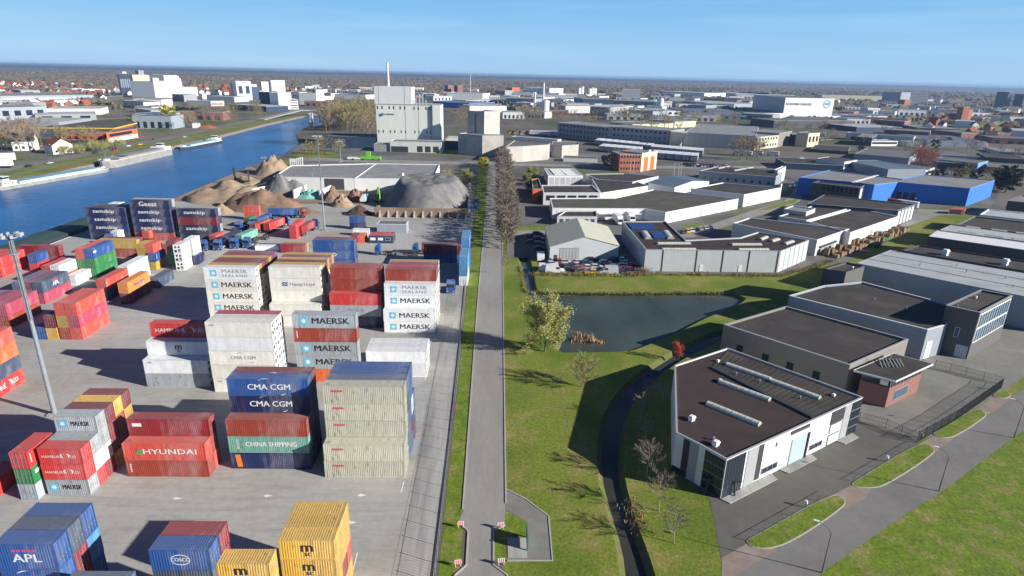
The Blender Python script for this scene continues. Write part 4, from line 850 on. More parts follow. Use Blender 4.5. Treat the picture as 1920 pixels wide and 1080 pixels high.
q=MB().m('trim_white'); q.tube((x0+8,y0+16,48),(x0+8,y0+16,66),.9,.75,10); q.build('chimney',B.r)
for k,(u,hh) in enumerate(((28.5,3.5),(30.5,5),(33.5,8.5),(36,8.2),(38.5,4))):
    q=MB().m('galvanised'); q.tube((x0+u,y0+9,34.4),(x0+u,y0+9,34.4+hh),.7,.7,8); q.build('roof_pipe',B.r)
B=Bld('mill_annex','low pale annex at the foot of the silo block with a shaded loading bay','building',[(-84,488),(-44,486),(-43,500),(-83,503)],8.5,'wall_silo','roof_mid',trim='trim_grey'); B.row(0,1,3,.5,5,'trim_dark',u0=.5,fill=.7,name='loading_bay'); B.panel(0,1,.02,.35,.2,4.5,'trim_dark','loading_bay',.1,frac=True)  # solid dark panels stand in for the shade inside the bays
B=Bld('mill_annex','small dark flat annex left of the silo foot','building',[(-97,490),(-84.5,489),(-84.5,503),(-97,504)],5.5,'wall_grey','roof_mid',trim='trim_grey')
B=Bld('dark_shed','long dark low shed left of the silo by the river trees','building',[(-140,508),(-99,508),(-99,535),(-140,535)],9,'wall_navy','roof_mid',trim='trim_dark')
B=Bld('storage_hall','low pale shed right of the silo','building',[(-44,512),(-22,512),(-22,560),(-44,560)],7,'wall_navy','roof_cream',trim='trim_grey')
# stone tower and angular halls
q=[(-27.5,492),(-9,480),(4,492),(-14,506)]
B=Bld('grain_tower','square stone grey tower with blank walls, above the avenue','tower',[(-24,494),(-11,487),(1,498),(-12,507)],32,'wall_stone','roof_grey',trim='trim_grey'); B.panel(0,1,.42,.52,8,30,'wall_taupe','wall_recess',.1,frac=True)
B=Bld('silo_annex_block','lower grey block wrapped round the foot of the stone tower','building',[(-31,484),(-12,472),(4,476),(3,486.5),(-11,486),(-24.5,493.5)],15.5,'wall_stone','roof_grey',trim='trim_grey'); B.panel(0,1,.08,.35,3,12,'trim_grey','louvre',.1,frac=True)
q=[(7.30,456.15),(18.71,481.58),(37.20,465.58),(31.15,429.40),(18.31,420.79)]
B=Bld('angular_hall','stone coloured angular hall with blank walls right of the tower','building',[(5.22,440.52),(12.70,486.43),(38.92,471.82),(36.84,460.27),(17.84,446.20)],11,'wall_stone','roof_mid',trim='trim_grey')
B=Bld('angular_hall','second stone coloured angular hall, nearer the trailer park','building',[(40.56,476.10),(43.35,500.09),(64.29,500.03),(61.83,479.99),(48.13,470.11)],9.5,'wall_stone','roof_mid',trim='trim_grey')
# depot in front of the silo
q=[(-116.09,321.16),(-120.32,361.98),(-73.96,377.54),(-74.01,320.86)]
B=Bld('depot_hall','white depot with grey flat roof left of the parapet step, behind the sand heaps','building',q,6.5,'wall_white','roof_grey',trim='trim_white'); B.panel(0,3,.62,.86,.3,6,'wall_dark','open_bay',.1,frac=True)
for p in ((-109.52,320.50),(-97.55,325.50),(-100.88,340.18)): B.pipe(p,2)
q=[(-74.54,320.79),(-74.27,377.49),(-35.61,378.17),(-33.97,323.75)]
B=Bld('depot_hall','white depot with grey flat roof behind the big gravel heap','building',q,6.5,'wall_white','roof_grey',trim='trim_white'); B.vent((-51.62,335.51),1.5); B.pipe((-77.19,363.41),2.2)

# ---------------- more containers: west cluster, trailers, yard ----------------
block('pink west block',(-124.2,135.6),['maroon mauve','mustard mauve','brick pink','brick pink'],orient='Y')
block('pink block behind the pole',(-124.6,151.6),['mauve slate','mauve mauve','pink steel.apl'],orient='Y')
block('white topped west pair',(-127.2,166.0),['orange scarlet','coral white.pil'],orient='Y')
block('tall stack at left edge',(-97.3,99.3),['scarlet steel orange coral','scarlet.hamburg steel orange coral'],orient='Y',gap=.05)
block('far left red block',(-151,172),['brick scarlet','brick scarlet','scarlet scarlet'],orient='Y')
block('crimson crosswise container',(-148,186),['crimson crimson'])
block('blue box on the far left reds',(-140,178.5),['scarlet blue'],Lc=6.06,orient='Y',Hc=2.6)
block('second blue stack by the entrance fence',(-10.95,171),['white sky sky'],orient='Y')
block('tall blue stack by the fence',(-10.95,181.8),['blue blue blue sky'],orient='Y')
block('brick and blue wall behind the tractor',(-24,194),['blue maroon.tag'])
block('red pair left of the site office',(-53.1,217),['crimson','orange'],Lc=6.06,orient='Y',Hc=2.6)
block('blue box north of the red pair',(-58,237),['navy blue'],Lc=6.06,Hc=2.6)
block('white box north of the red pair',(-54.5,227),['white'],Lc=6.06,Hc=2.6)
block('yellow roofed red box',(-73.4,202.5),['crimson','mustard'],Lc=8.2)
block('flat white box left of the yellow one',(-83,205),['white','slate'],Lc=8.2,Hc=1.6)
block('red row behind the blue block',(-76.3,221),['scarlet scarlet'],orient='Y',Hc=2.6)
block('lone coral box behind the dark quay block',(-104,250),['coral coral'],Lc=6.06)
block('reds at the foot of the white reefers',(-118,199),['brick'],orient='X')
def tractor(paintname):
    def f():
        r=thing('tractor_unit','truck tractor','truck',(0,0,0)); p='paint_'+paintname
        b=MB().m('steel_dark'); b.box(-.45,.45,-3.0,2.6,.65,.95); b.box(-.6,.6,-2.4,-1.0,.95,1.2); b.build('chassis',r)
        b=MB().m(p); P=[(-1.22,.9),(1.22,.9),(1.22,2.75),(-1.22,2.75)]; b.prism(P,.75,2.9,P2=[(-1.22,.9),(1.22,.9),(1.22,2.62),(-1.22,2.62)])
        b.prism([(-1.22,.9),(1.22,.9),(1.22,2.62),(-1.22,2.62)],2.9,3.75,P2=[(-1.05,1.0),(1.05,1.0),(1.05,1.7),(-1.05,1.7)]); b.box(-1.2,1.2,2.75,2.95,.4,.95); b.build('cab',r)
        b=MB().m('glass_dark'); b.raw([(-1.05,2.755,1.85),(1.05,2.755,1.85),(1.02,2.68,2.75),(-1.02,2.68,2.75)],[(0,1,2,3)]); b.build('windscreen',r)
        for s in (-1,1):
            b=MB().m('glass_dark'); b.face([(s*1.23,1.55,1.85),(s*1.23,2.5,1.85),(s*1.23,2.45,2.6),(s*1.23,1.55,2.6)]); b.build('side_window',r)
            b=MB().m('ink_white'); b.box(s*.85-.18,s*.85+.18,2.94,2.98,.6,.78); b.build('headlight',r)
            for y in (1.75,-1.3,-2.4):
                b=MB().m('rubber'); b.tube((s*.78,y,.5),(s*1.18,y,.5),.5,n=12); b.m('galvanised'); b.tube((s*1.17,y,.5),(s*1.2,y,.5),.25,n=8); b.build('wheel',r)
            b=MB().m('plastic_grey'); b.box(s*.7-.25,s*.7+.25,-.9,.7,.45,.95); b.build('fuel_tank',r)
        return r
    return Kind(f)
def trailer_():
    r=thing('trailer_chassis','skeletal trailer','trailer',(0,0,0))
    b=MB().m('steel_dark'); [b.box(s*.5-.08,s*.5+.08,-6.1,6.1,1.0,1.25) for s in (-1,1)]; [b.box(-1.2,1.2,y-.1,y+.1,1.05,1.2) for y in (-6,-3,0,3,6)]; b.build('frame',r)
    for y in (-4.9,-3.7,-2.5):
        for s in (-1,1): b=MB().m('rubber'); b.tube((s*.8,y,.5),(s*1.2,y,.5),.5,n=12); b.m('galvanised'); b.tube((s*1.19,y,.5),(s*1.215,y,.5),.25,n=8); b.build('wheel',r)
    for s in (-1,1): b=MB().m('steel_dark'); b.beam((s*.6,2.6,0),(s*.6,2.6,1.05),.14); b.build('landing_leg',r)
    return r
TB,TR=tractor('blue'),tractor('crimson'); TRL=Kind(trailer_)
def rig(p,head,lab,K=TB,ctr=None,Lc=12.19,trl=True,where='',tractor_on=True):
    """heading in degrees, 0 = facing +Y; trailer behind the tractor"""
    a=R(head); d=Vector((-math.sin(a),math.cos(a)))
    if tractor_on: K.at((*p,.02),a,lab,'tractor units parked in the yard')
    c=(p[0]-d.x*6.6,p[1]-d.y*6.6)
    if trl: TRL.at((*c,.02),a,'dark skeletal trailer under '+where,'trailers in the yard',None)
    if ctr:
        q=ctr.split('.')[0]; o=container(ctr,(c[0],c[1],1.28),Lc,a+math.pi/2,PC[q][1]+' container on a trailer '+where,'containers on trailers',2.6,sc=(.9 if abs(math.cos(a))>.7 else 1,1,1))
rig((-99.6,205.5),172,'blue tractor unit, first from the left in the parked row',ctr='coral',Lc=6.06,where='in the parked truck row, coral load')
rig((-95.2,206.5),172,'blue tractor unit, second from the left in the parked row',ctr='navy',where='in the parked truck row, navy load')
rig((-90.6,209),172,'blue tractor unit, third in the parked row beside the mint load',ctr='mint',where='in the parked truck row, mint load')
rig((-86.6,210),172,'blue tractor unit, last in the parked row',ctr=None,where='an empty bed at the end of the parked row')
rig((-84.8,240.5),-12,'blue tractor unit facing the sand heaps in front of two red boxes',ctr='scarlet',where='facing the sand heaps, bright red load')
rig((-89.3,238.5),-12,'blue tractor unit facing away left of the bright red load',ctr='brick',where='facing the sand heaps, brick load')
rig((-94.2,234),172,'blue tractor unit facing the row behind it',ctr='blue',where='behind the parked row, blue load',trl=True)
rig((-98.6,233),172,'blue tractor unit hidden behind the coral load',ctr='green',Lc=6.06,where='behind the parked row, green load')
rig((-71.8,236.5),-10,'blue tractor unit beside the foot of the far light mast',ctr='crimson',where='by the far light mast, crimson load')
rig((-83.5,256.2),-90,'red tractor unit with its long blue load below the brown sand heap',K=TR,ctr='blue',where='below the brown sand heap, blue load')
rig((-26.2,204.2),90,'blue tractor unit pulling the maroon load near the entrance fence',ctr='maroon.tag',where='near the entrance fence, maroon load')
rig((-38.7,202.4),90,'blue tractor unit with an empty bed behind the tall white lane block',where='an empty bed behind the tall white lane block')
rig((-12.9,166.5),180,'blue tractor unit in the shade beside the sky blue stack',trl=False)
rig((-134.8,211.6),176,'blue tractor unit left of the white load at the quay',ctr='white',where='at the left dark quay block, white load')
rig((-143.5,216.5),176,'blue tractor unit behind the teal box',ctr='teal',Lc=6.06,where='at the left dark quay block, teal load',tractor_on=False)
rig((-124.5,212.6),176,'blue tractor unit under the quay stacks',ctr='coral',where='at the middle dark quay block, coral load',tractor_on=False)
# ---------------- light masts ----------------
def mast(p,h,label,w=.55):
    r=thing('light_mast',label,'light mast',p)
    r['_org']=(0,0,0)
    b=MB().m('galvanised'); b.tube((0,0,0),(0,0,h*.55),w,w*.72,10); b.build('pole',r)
    b=MB().m('galvanised'); n=9
    for i in range(n):
        z0=h*.55+(h*.45)*i/n; z1=h*.55+(h*.45)*(i+1)/n; a=w*.62
        for s in range(4):
            x0,y0=a*math.cos(s*math.pi/2+.78),a*math.sin(s*math.pi/2+.78); x1,y1=a*math.cos((s+1)*math.pi/2+.78),a*math.sin((s+1)*math.pi/2+.78)
            b.beam((x0,y0,z0),(x0,y0,z1),.1); b.beam((x0,y0,z0),(x1,y1,z1),.06)
    b.tube((0,0,h*.55),(0,0,h),w*.4,w*.3,8); b.build('lattice_top',r)
    b=MB().m('galvanised'); b.tube((0,0,h-.5),(0,0,h-.35),1.3,n=12); b.tube((0,0,h-3.2),(0,0,h-3.1),.9,n=10); b.build('lamp_ring',r)
    for k in range(8):
        a=k*math.pi/4; b=MB().m('plastic_grey'); b.box(-.35,.35,-.2,.2,h-.35,h+.1,a,(1.5*math.cos(a),1.5*math.sin(a))); b.m('ink_white'); b.box(-.28,.28,-.14,.14,h-.4,h-.36,a,(1.5*math.cos(a),1.5*math.sin(a))); b.build('floodlight',r)
    b=MB().m('slab_concrete'); b.box(-.9,.9,-.9,.9,0,.35); b.build('footing',r); return r
mast((*(-78.39,97.41),0),33,'tall grey light mast at the mixed block, left edge of the picture',.42)
mast((*(-67.22,234.76),0),36,'tall grey light mast near the sand heaps',.32)
for (x,y),h in (((-107.42,426.20),14),((-143.03,382.34),8)):
    mast((x,y,0),h,'short light post on the quay side behind the depot' if h==14 else 'short light post beside the pointed sand heap',.25)
# ---------------- bulk heaps ----------------
mat('sand_pale',(.34,.255,.18),.95,.15,.4,rnd=0,space='world',second=(.3,.21,.14),smix=(.45,.65),sscale=.25,bump=.5,bscale=2)
mat('sand_brown',(.26,.175,.12),.95,.2,.5,rnd=0,space='world',second=(.2,.13,.085),smix=(.4,.6),sscale=.3,bump=.8,bscale=1.5)
mat('gravel_grey',(.22,.215,.21),.95,.15,.6,rnd=0,space='world',second=(.14,.138,.138),smix=(.4,.65),sscale=.2,bump=.8,bscale=2.5,stretch=(1,1,.3))
mat('soil_dark',(.09,.06,.045),.95,.25,.6,rnd=0,space='world',bump=.8,bscale=2); mat('salt_teal',(.2,.5,.42),.9,.15,.4,rnd=0,space='world')
def vnoise(x,y,s):
    def h(i,j): return random.Random(i*73856093^j*19349663^s).random()
    i,j=math.floor(x),math.floor(y); u,v=x-i,y-j; u=u*u*(3-2*u); v=v*v*(3-2*v)
    return (h(i,j)*(1-u)+h(i+1,j)*u)*(1-v)+(h(i,j+1)*(1-u)+h(i+1,j+1)*u)*v
def heap(c,rx,ry,h,m,label,seed=1,flat=0,peaks=1,rot=0,name='bulk_heap',cat='heap'):
    nr,na=16,44; vs=[(c[0],c[1],0)]; rd=random.Random(seed); pk=[(0,0,1)]+[(rd.uniform(-.55,.55),rd.uniform(-.4,.4),rd.uniform(.55,.9)) for _ in range(peaks-1)]
    def H(u,v):
        z=0
        for px,py,ph in pk:
            d=math.hypot(u-px,v-py); z=max(z,ph*min(1-flat*.6,max(0,1-d/(1.0 if peaks==1 else .72)))/(1-flat*.6))
        n=vnoise(u*5+seed,v*5,seed)-.5; n2=vnoise(u*13,v*13+seed,seed+3)-.5
        return z*(1+(.12 if flat==1 else .5)*n)+(.1 if flat==1 else .16)*n2*min(1,z*4)
    vs=[]; fs=[]; 
    for i in range(nr+1):
        for k in range(na):
            a=2*math.pi*k/na; rr=i/nr*(1+.16*(vnoise(math.cos(a)*2+seed,math.sin(a)*2,seed+9)-.5)*(i/nr)); u,v=rr*math.cos(a),rr*math.sin(a)
            z=H(u,v)*h*(1 if i<nr else 0)-(.05 if i==nr else 0); X,Y=u*rx,v*ry; vs.append((c[0]+X*math.cos(rot)-Y*math.sin(rot),c[1]+X*math.sin(rot)+Y*math.cos(rot),max(z,-.05)))
    for i in range(nr):
        for k in range(na):
            a,b=i*na+k,i*na+(k+1)%na; fs.append((a,a+na,b+na,b) )
    b=MB().m(m); b.raw(vs,fs); o=b.build(name,smooth=True,off=(c[0],c[1],0)); o.location=(c[0],c[1],0); return tag(o,label,cat)
heap((-134,372),12,12,11,'sand_pale','pointed pale sand heap at the quay corner, left of the depot')
heap((-104,272),18,11,8.5,'sand_brown','rough brown sand heap right behind the long blue trailer',3,.3,6)
heap((-118,262),7,5,4,'sand_pale','low pale sand spill left of the rough brown heap',11,.2,2)
heap((-108,306),13,8,9,'gravel_grey','grey gravel heap between the quay and the teal bay',5,.15,3)
heap((-132,304),19,24,6.5,'sand_pale','long low pale heap along the quay',8,.25,7)
heap((-136,335),13,12,4,'sand_pale','flat sand spread beside the black conveyor',9,.3,3)
heap((-91.8,303),6.5,7,3.6,'salt_teal','pale teal heap in the white walled bay',12,.2,1,cat='heap')
heap((-80,297),5,6,6.5,'soil_dark' if False else 'sand_brown','round brown soil heap right of the teal bay',13)
heap((-69,298),5.5,5,5.5,'sand_brown','second round brown soil heap left of the blue machine',14)
heap((-71.8,282),5.5,5,6,'sand_pale','small pointed sand cone in front of the two soil heaps',15)
heap((-60,265),9,6,3.6,'soil_dark','low dark soil heap against the block wall',16,.2,3)
heap((-84,266),8,4,2.2,'sand_brown','low sand ridge right of the red tractor',17,.2,4)
heap((-33,297),22.5,34,11,'gravel_grey','huge grey gravel heap behind the concrete block wall',21,1.0,1)
# block wall round the gravel
b=thing('block_wall','concrete block wall with buttresses in front of the gravel heap','wall',(-33,261,0)); w=MB().m('sand_ground'); w.box(-52.5,-13.2,260.4,261.6,0,3.9); w.box(-52.9,-51.7,261.6,268,0,3.4); w.build('wall',b)
for k in range(11):
    x=-50.5+k*3.7; w=MB().m('kerb'); w.raw([(x-.3,260.4,0),(x+.3,260.4,0),(x+.3,260.4,2.8),(x-.3,260.4,2.8),(x-.3,258.9,0),(x+.3,258.9,0)],[(0,1,2,3),(4,5,2,3),(0,3,4),(1,5,2)]); w.build('buttress',b)
w=MB().m('kerb'); w.prism([(-12.9,262),(-11.6,262),(-14.2,330),(-15.6,330)],0,3.6); single(w,'side_wall','long pale concrete side wall right of the gravel heap','wall')
for i,(a,b_) in enumerate((((-119,297),(-112,315)),((-98.6,297),(-97,312)),((-86,297),(-84.5,312)))):
    w=MB().m('trim_white'); a=Vector(a); b_=Vector(b_); d=(b_-a).normalized(); n=Vector((-d.y,d.x))*.35; w.prism([tuple(a+n),tuple(a-n),tuple(b_-n),tuple(b_+n)],0,4.2)
    single(w,'bay_wall',('white bay wall left of the grey gravel heap','white bay wall left of the teal heap','white bay wall right of the teal heap')[i],'wall')
# excavator and screening machine
def excavator(p,rz,colr,label,k=1.0):
    r=thing('excavator',label,'excavator',(*p,0),rz); m='paint_'+colr
    for s in (-1,1):
        b=MB().m('steel_dark'); b.prism([(s*1.2-.35,-2.2),(s*1.2+.35,-2.2),(s*1.2+.35,2.2),(s*1.2-.35,2.2)],.1,.95); b.build('track',r)
    b=MB().m(m); b.box(-1.4,1.4,-2.4,1.6,1.1,2.2); b.prism([(-1.3,-2.6),(1.3,-2.6),(1.3,-1),(-1.3,-1)],1.3,2.7); b.build('body',r)
    b=MB().m('glass_dark'); b.box(-1.4,-.2,.2,1.7,2.2,3.3); b.m(m); b.box(-1.45,-.15,.15,1.75,3.3,3.4); b.build('cabin',r)
    b=MB().m(m); b.beam((.4,1.2,2),(.4,4.0,6.4),.55,.7); b.beam((.4,4.0,6.4),(.4,6.6,7.4),.5,.6); b.build('boom',r)
    b=MB().m(m); b.beam((.4,6.5,7.4),(.4,8.2,3.0),.45,.5); b.build('arm',r)
    b=MB().m('steel_dark'); b.prism([(-.3,7.6),(1.1,7.6),(1.1,8.9),(-.3,8.9)],1.5,3.0,P2=[(-.3,7.9),(1.1,7.9),(1.1,8.6),(-.3,8.6)]); b.build('bucket',r); r.scale=(k,)*3; return r
mat('paint_lime',(.17,.48,.07),.5,.1,rnd=0)
excavator((-57.2,292),R(-160),'lime','lime green excavator with its boom raised beside the gravel heap',1.15)
excavator((-66.5,292),R(70),'orange','small orange excavator working between the soil heaps',.5)
r=thing('screening_machine','blue and white screening machine beside the green excavator','machine',(-63.5,290.5,0)); b=MB().m('paint_sky'); b.box(-65.2,-62,289,294,.8,3.6); b.build('hopper',r); b=MB().m('white_paint'); b.prism([(-65,288.4),(-62.2,288.4),(-62.2,289),(-65,289)],.8,4.4); b.build('front_panel',r); b=MB().m('steel_dark'); b.beam((-63.6,294,2.5),(-63.6,299,4.8),.9,.3); b.build('conveyor',r)
for s in (-1,1): b=MB().m('rubber'); b.box(-63.6+s*1.3-.3,-63.6+s*1.3+.3,289.2,293.5,.0,.8); b.build('track',r)
r=thing('conveyor','black conveyor frame standing in the quay side sand','conveyor',(-135,330,0)); b=MB().m('steel_dark'); b.beam((-141,333,0),(-141,333,9),.9); b.build('hopper_post',r); b=MB().m('steel_dark'); b.beam((-141,333,3.5),(-131,326,1.5),.8); b.beam((-131,326,0),(-132.5,330,7.5),.8); b.build('frame',r); b=MB().m('steel_dark'); b.beam((-131,318,.5),(-108,330,6),1.0,.5); b.build('belt',r)
r=thing('green_machine','lime green loader with a white body behind the depot','machine',(*(-91.62,439.58),0)); x,y=(-91.62,439.58); b=MB().m('paint_lime'); b.box(x-5,x+9,y-2,y+2,.6,2.6); b.build('body',r); b=MB().m('white_paint'); b.box(x-14,x-5,y-2,y+2,.6,1.8); b.build('tank',r); b=MB().m('paint_lime'); b.box(x-1,x+2,y-1,y+1,2.6,6); b.build('cabin',r)
for k in (-10,-3,4,8):
    b=MB().m('rubber'); b.tube((x+k,y-2.2,.6),(x+k,y-1.6,.6),.6,n=10); b.build('wheel',r)
r=thing('open_shelter','white walled open shelter with pillars on the grass behind the depot','shelter',(*(-128.04,398.04),0)); x,y=(-133.72,402.09); x2,y2=(-125.93,408.07)
for k in range(7):
    b=MB().m('trim_white'); t=k/6; b.box(x+(x2-x)*t-.3,x+(x2-x)*t+.3,y-.3,y+.3,0,4.6+ (t-.2)**2*2); b.build('pillar',r)
b=MB().m('trim_white'); b.beam((x,y,4.6),(x+(x2-x)*.4,y,4.4),.5,.9); b.beam((x+(x2-x)*.4,y,4.4),(x2,y,5.8),.5,.9); b.box(x-.4,x+(x2-x)*.55,y-.2,y+.3,2.6,4.3); b.build('beam',r)
# site office and shed
q=[(-46.4,216.9),(-37.8,216.9),(-37.8,222.6),(-46.4,222.6)]
B=Bld('site_office','dark site office cabin with a bright red roof and three white windows','cabin',q,2.9,'wall_navy','paint_scarlet',par=.05,trim='paint_scarlet',tw=.1)
for u in (.05,.37,.68): B.panel(0,1,u,u+.22,1.1,2.1,'ink_white' if u<.6 else 'glass_dark','window',.06,frame='trim_white',frac=True)
for p in ((-44.5,220.5),(-39.5,219.5)): B.pipe(p,.6)
B=Bld('shed','pale blue shed with a brown roof behind the red roofed cabin','shed',[(-46.3,231.8),(-35,231.8),(-35,238),(-46.3,238)],3.6,'wall_blue_grey','roof_mid',par=.1,trim='trim_white')
# ---------------- fences, gates, signs, lamps ----------------
mat('fence_green',(.02,.03,.028),.6,.1,rnd=0); mat('fence_grey',(.1,.105,.11),.6,.1,rnd=0)
def fence(pts,h,name,label,sp=3.0,m='fence_grey',vert=.5,group=None,rails=(.08,.5,.97),rw=.035):
    r=thing(name,label,'fence',(*pts[0],0),0,group); L=0; seg=[]; 
    w=MB().m(m)
    for a,b in zip(pts,pts[1:]):
        a=Vector(a);b=Vector(b); D=(b-a).length; n=max(1,round(D/sp)); d=(b-a)/n
        for k in range(n):
            p=a+d*k; q=p+d
            ps=MB().m(m); ps.box(-.035,.035,-.035,.035,0,h+.08,0,(p.x,p.y)); ps.build('post',r)
            for f in rails: w.beam((p.x,p.y,h*f),(q.x,q.y,h*f),rw)
            nv=int(d.length/vert)
            for i in range(1,nv): s=p+d*(i/nv); w.box(-.012,.012,-.012,.012,.05,h*.97,0,(s.x,s.y))
    w.build('mesh_panels',r); return r
fence([(-6.95,50),(-7.35,90),(-8.0,130),(-9.25,179),(-9.8,226)],2.2,'yard_fence','long grey mesh fence between the container yard and the road',3.2,vert=.4,rails=(.04,.97),rw=.022)
fence([(-10.4,262),(-11.9,335)],2.2,'yard_fence','grey mesh fence between the gravel wall and the road',4,vert=.6)
k=MB().m('kerb'); 
for a,b in zip([(-7.1,50),(-7.5,90),(-8.15,130),(-9.4,179),(-9.95,226)],[(-7.5,90),(-8.15,130),(-9.4,179),(-9.95,226)]): k.beam((*a,.1),(*b,.1),.25,.22)
o=k.build('kerb'); o['kind']='structure'
fence([(73.40,90.35),(85.44,97.66),(104.57,110.74),(105.91,112.15)],2.4,'security_fence','tall black bar fence along the street behind the grass islands',3,'fence_green',.16)
fence([(67.18,97.37),(70.79,95.08),(73.62,90.68)],1.9,'security_fence','black bar fence between the two forecourts',3,'fence_green',.22)
fence([(96.73,119.81),(101.16,116.37),(105.68,112.14)],1.9,'security_fence','black bar fence on the far side of the brick office forecourt',3,'fence_green',.22)
fence([(34.58,66.55),(51.19,76.54)],.8,'low_rail','low rail along the nearest grass island',3.4,'fence_grey',9,rails=(.95,))
fence([(56.31,79.55),(73.78,90.36)],.8,'low_rail','low rail along the second grass island',3.4,'fence_grey',9,rails=(.95,))
for p,l in (((45.79,73.46),'small white bollard lamp on the nearest low rail'),((64.77,84.82),'small white bollard lamp on the second low rail'),((102.43,110.02),'white gate box at the far end of the black bar fence'),((75.14,91.70),'white gate box at the near end of the black bar fence')):
    r=thing('bollard_lamp',l,'bollard',(*p,0)); r['_org']=(0,0,0); b=MB().m('fence_grey'); b.tube((0,0,0),(0,0,.7),.09,n=8); b.build('post',r); b=MB().m('white_paint'); b.tube((0,0,.7),(0,0,1.15),.22,.2,8); b.build('lamp_head',r)
def lamp():
    r=thing('street_lamp','lamp','street lamp',(0,0,0)); b=MB().m('fence_grey'); b.tube((0,0,0),(0,0,1.2),.1,.09,8); b.tube((0,0,1.2),(0,0,6.2),.075,.05,8); b.build('pole',r)
    b=MB().m('fence_grey'); b.tube((0,0,6.2),(-.5,.1,6.8),.045,.04,6); b.tube((-.5,.1,6.8),(-1.5,.25,7.2),.04,.04,6); b.build('arm',r)
    b=MB().m('white_paint'); b.box(-2.15,-1.45,.12,.42,7.15,7.28); b.build('lamp_head',r); return r
LMP=Kind(lamp)
for p,l in (((41.93,60.92),'grey street lamp with a bent arm, nearest the bottom edge'),((68.38,77.31),'grey street lamp beside the second grass island'),((92.30,92.27),'grey street lamp nearest the right edge')): LMP.at((*p,0),R(-25),l,'street lamps along the street')
for i,p in enumerate(((202.25,287.39),(158.31,321.06),(104.09,289.15),(190.18,292.53),(163.85,397.96),(90.67,407.31))): LMP.at((*p,0),R(30*i),('street lamp by the glazed gable end','street lamp on the green strip by the lane','street lamp before the striped long wall','street lamp by the stored crates road','street lamp by the blue walled hall','street lamp by the flag poles')[i],'street lamps in the estate')
mat('sign_red',(.7,.04,.08),.5,.05,rnd=0)
def barrier():
    r=thing('road_barrier','sign','barrier',(0,0,0))
    for s in (-.55,.55): b=MB().m('white_paint'); b.box(s-.05,s+.05,-.05,.05,0,1.15); b.build('post',r)
    b=MB().m('white_paint'); b.box(-.7,.7,-.04,.04,.5,1.15); b.build('board',r)
    for k in range(3): b=MB().m('sign_red'); x=-.5+k*.42; b.prism([(x,-.055),(x+.24,-.055),(x+.24,-.045),(x,-.045)],.52,1.13); b.build('stripe',r)
    return r
BR=Kind(barrier)
for p,l in (((-4.41,68.82),'striped road barrier on the left verge, upper one'),((1.09,68.64),'striped road barrier on the right kerb, upper one'),((-4.33,61.77),'striped road barrier on the left verge, lower one'),((1.14,62.05),'striped road barrier on the right kerb, lower one')): BR.at((*p,.02),R(8),l,'striped barriers at the road narrowing',(.62,.8,.95))
x,y=(4.55,64.56); mat('paint_board',(.02,.2,.13),.5,.1,rnd=0)
r=thing('notice_board','green notice board seen edge on beside the paved slab','board',(x,y,0)); b=MB().m('paint_board'); b.box(x-.08,x+.08,y,y+2.6,.5,2.1); b.build('board',r)
for k in (0,2.5): b=MB().m('paint_board'); b.box(x-.09,x+.09,y+k-.05,y+k+.12,0,2.2); b.build('post',r)
b=MB().m('slab_concrete'); x0,y0=(1.90,63.05); x1,y1=(4.47,66.91); b.box(x0+.1,x1,y0+.3,y1,.02,.07); o=b.build('paved_slab'); o['kind']='structure'
# entrance gantry
r=thing('entrance_gantry','blue entrance sign gantry over the yard gate','gantry',(-9.5,262,0)); b=MB().m('paint_blue'); b.box(-12.6,-8.2,256.3,256.9,5.0,6.4); b.box(-10.6,-7.6,264.3,264.9,6.0,7.6); b.build('sign_box',r)
for x,y in ((-12.3,256.6),(-8.5,256.6),(-9.8,264.6)): b=MB().m('galvanised'); b.box(-.15,.15,-.15,.15,0,6,0,(x,y)); b.build('post',r)
# flag poles
for i,(x,y) in enumerate(((85.95,399.77),(88.45,400.08),(111.88,389.60),(113.48,385.52),(116.48,390.15))):
    r=thing('flag_pole','bare white flag pole, one of the row before the orange brick office','flag pole',(x,y,0),0,'flag poles before the orange brick office'); r['_org']=(0,0,0); b=MB().m('trim_white'); b.tube((0,0,0),(0,0,9),.12,.07,6); b.build('pole',r); b=MB().m('galvanised'); b.tube((0,0,9),(0,0,9.2),.16,n=6); b.build('finial',r)
# ---------------- stored crates, blue tank strips ----------------
mat('timber',(.27,.19,.12),.85,.25,1.5,rnd=.25); mat('timber_dark',(.16,.09,.06),.85,.2,1.5,rnd=.2)
def crate():
    r=thing('timber_crate','crate','crate',(0,0,0))
    b=MB().m('timber'); b.box(-1,1,-.8,.8,.15,1.7); b.build('boards',r); b=MB().m('timber_dark'); [b.box(-1.03,1.03,y-.08,y+.08,0,.15) for y in (-.6,0,.6)]; [b.box(x-.06,x+.06,-.84,.84,.1,1.75) for x in (-.9,0,.9)]; b.build('battens',r); return r
CR=Kind(crate); rd=random.Random(7); A,B_=Vector((120.47,207.25)),Vector((175.88,251.31)); D=(B_-A); n=Vector((-D.y,D.x)).normalized()
for i in range(46):
    t=(i%23)/23; lev=(rd.random()<.45); p=A+D*t+n*((i//23)*3.2+rd.uniform(-.4,.4)); CR.at((p.x,p.y,.03),D.angle_signed(Vector((1,0)))+rd.uniform(-.2,.2),'timber crate in the long storage row beside the grass channel','timber crates in the storage row',(1,1,rd.choice((.7,1,1.3,1.6))))
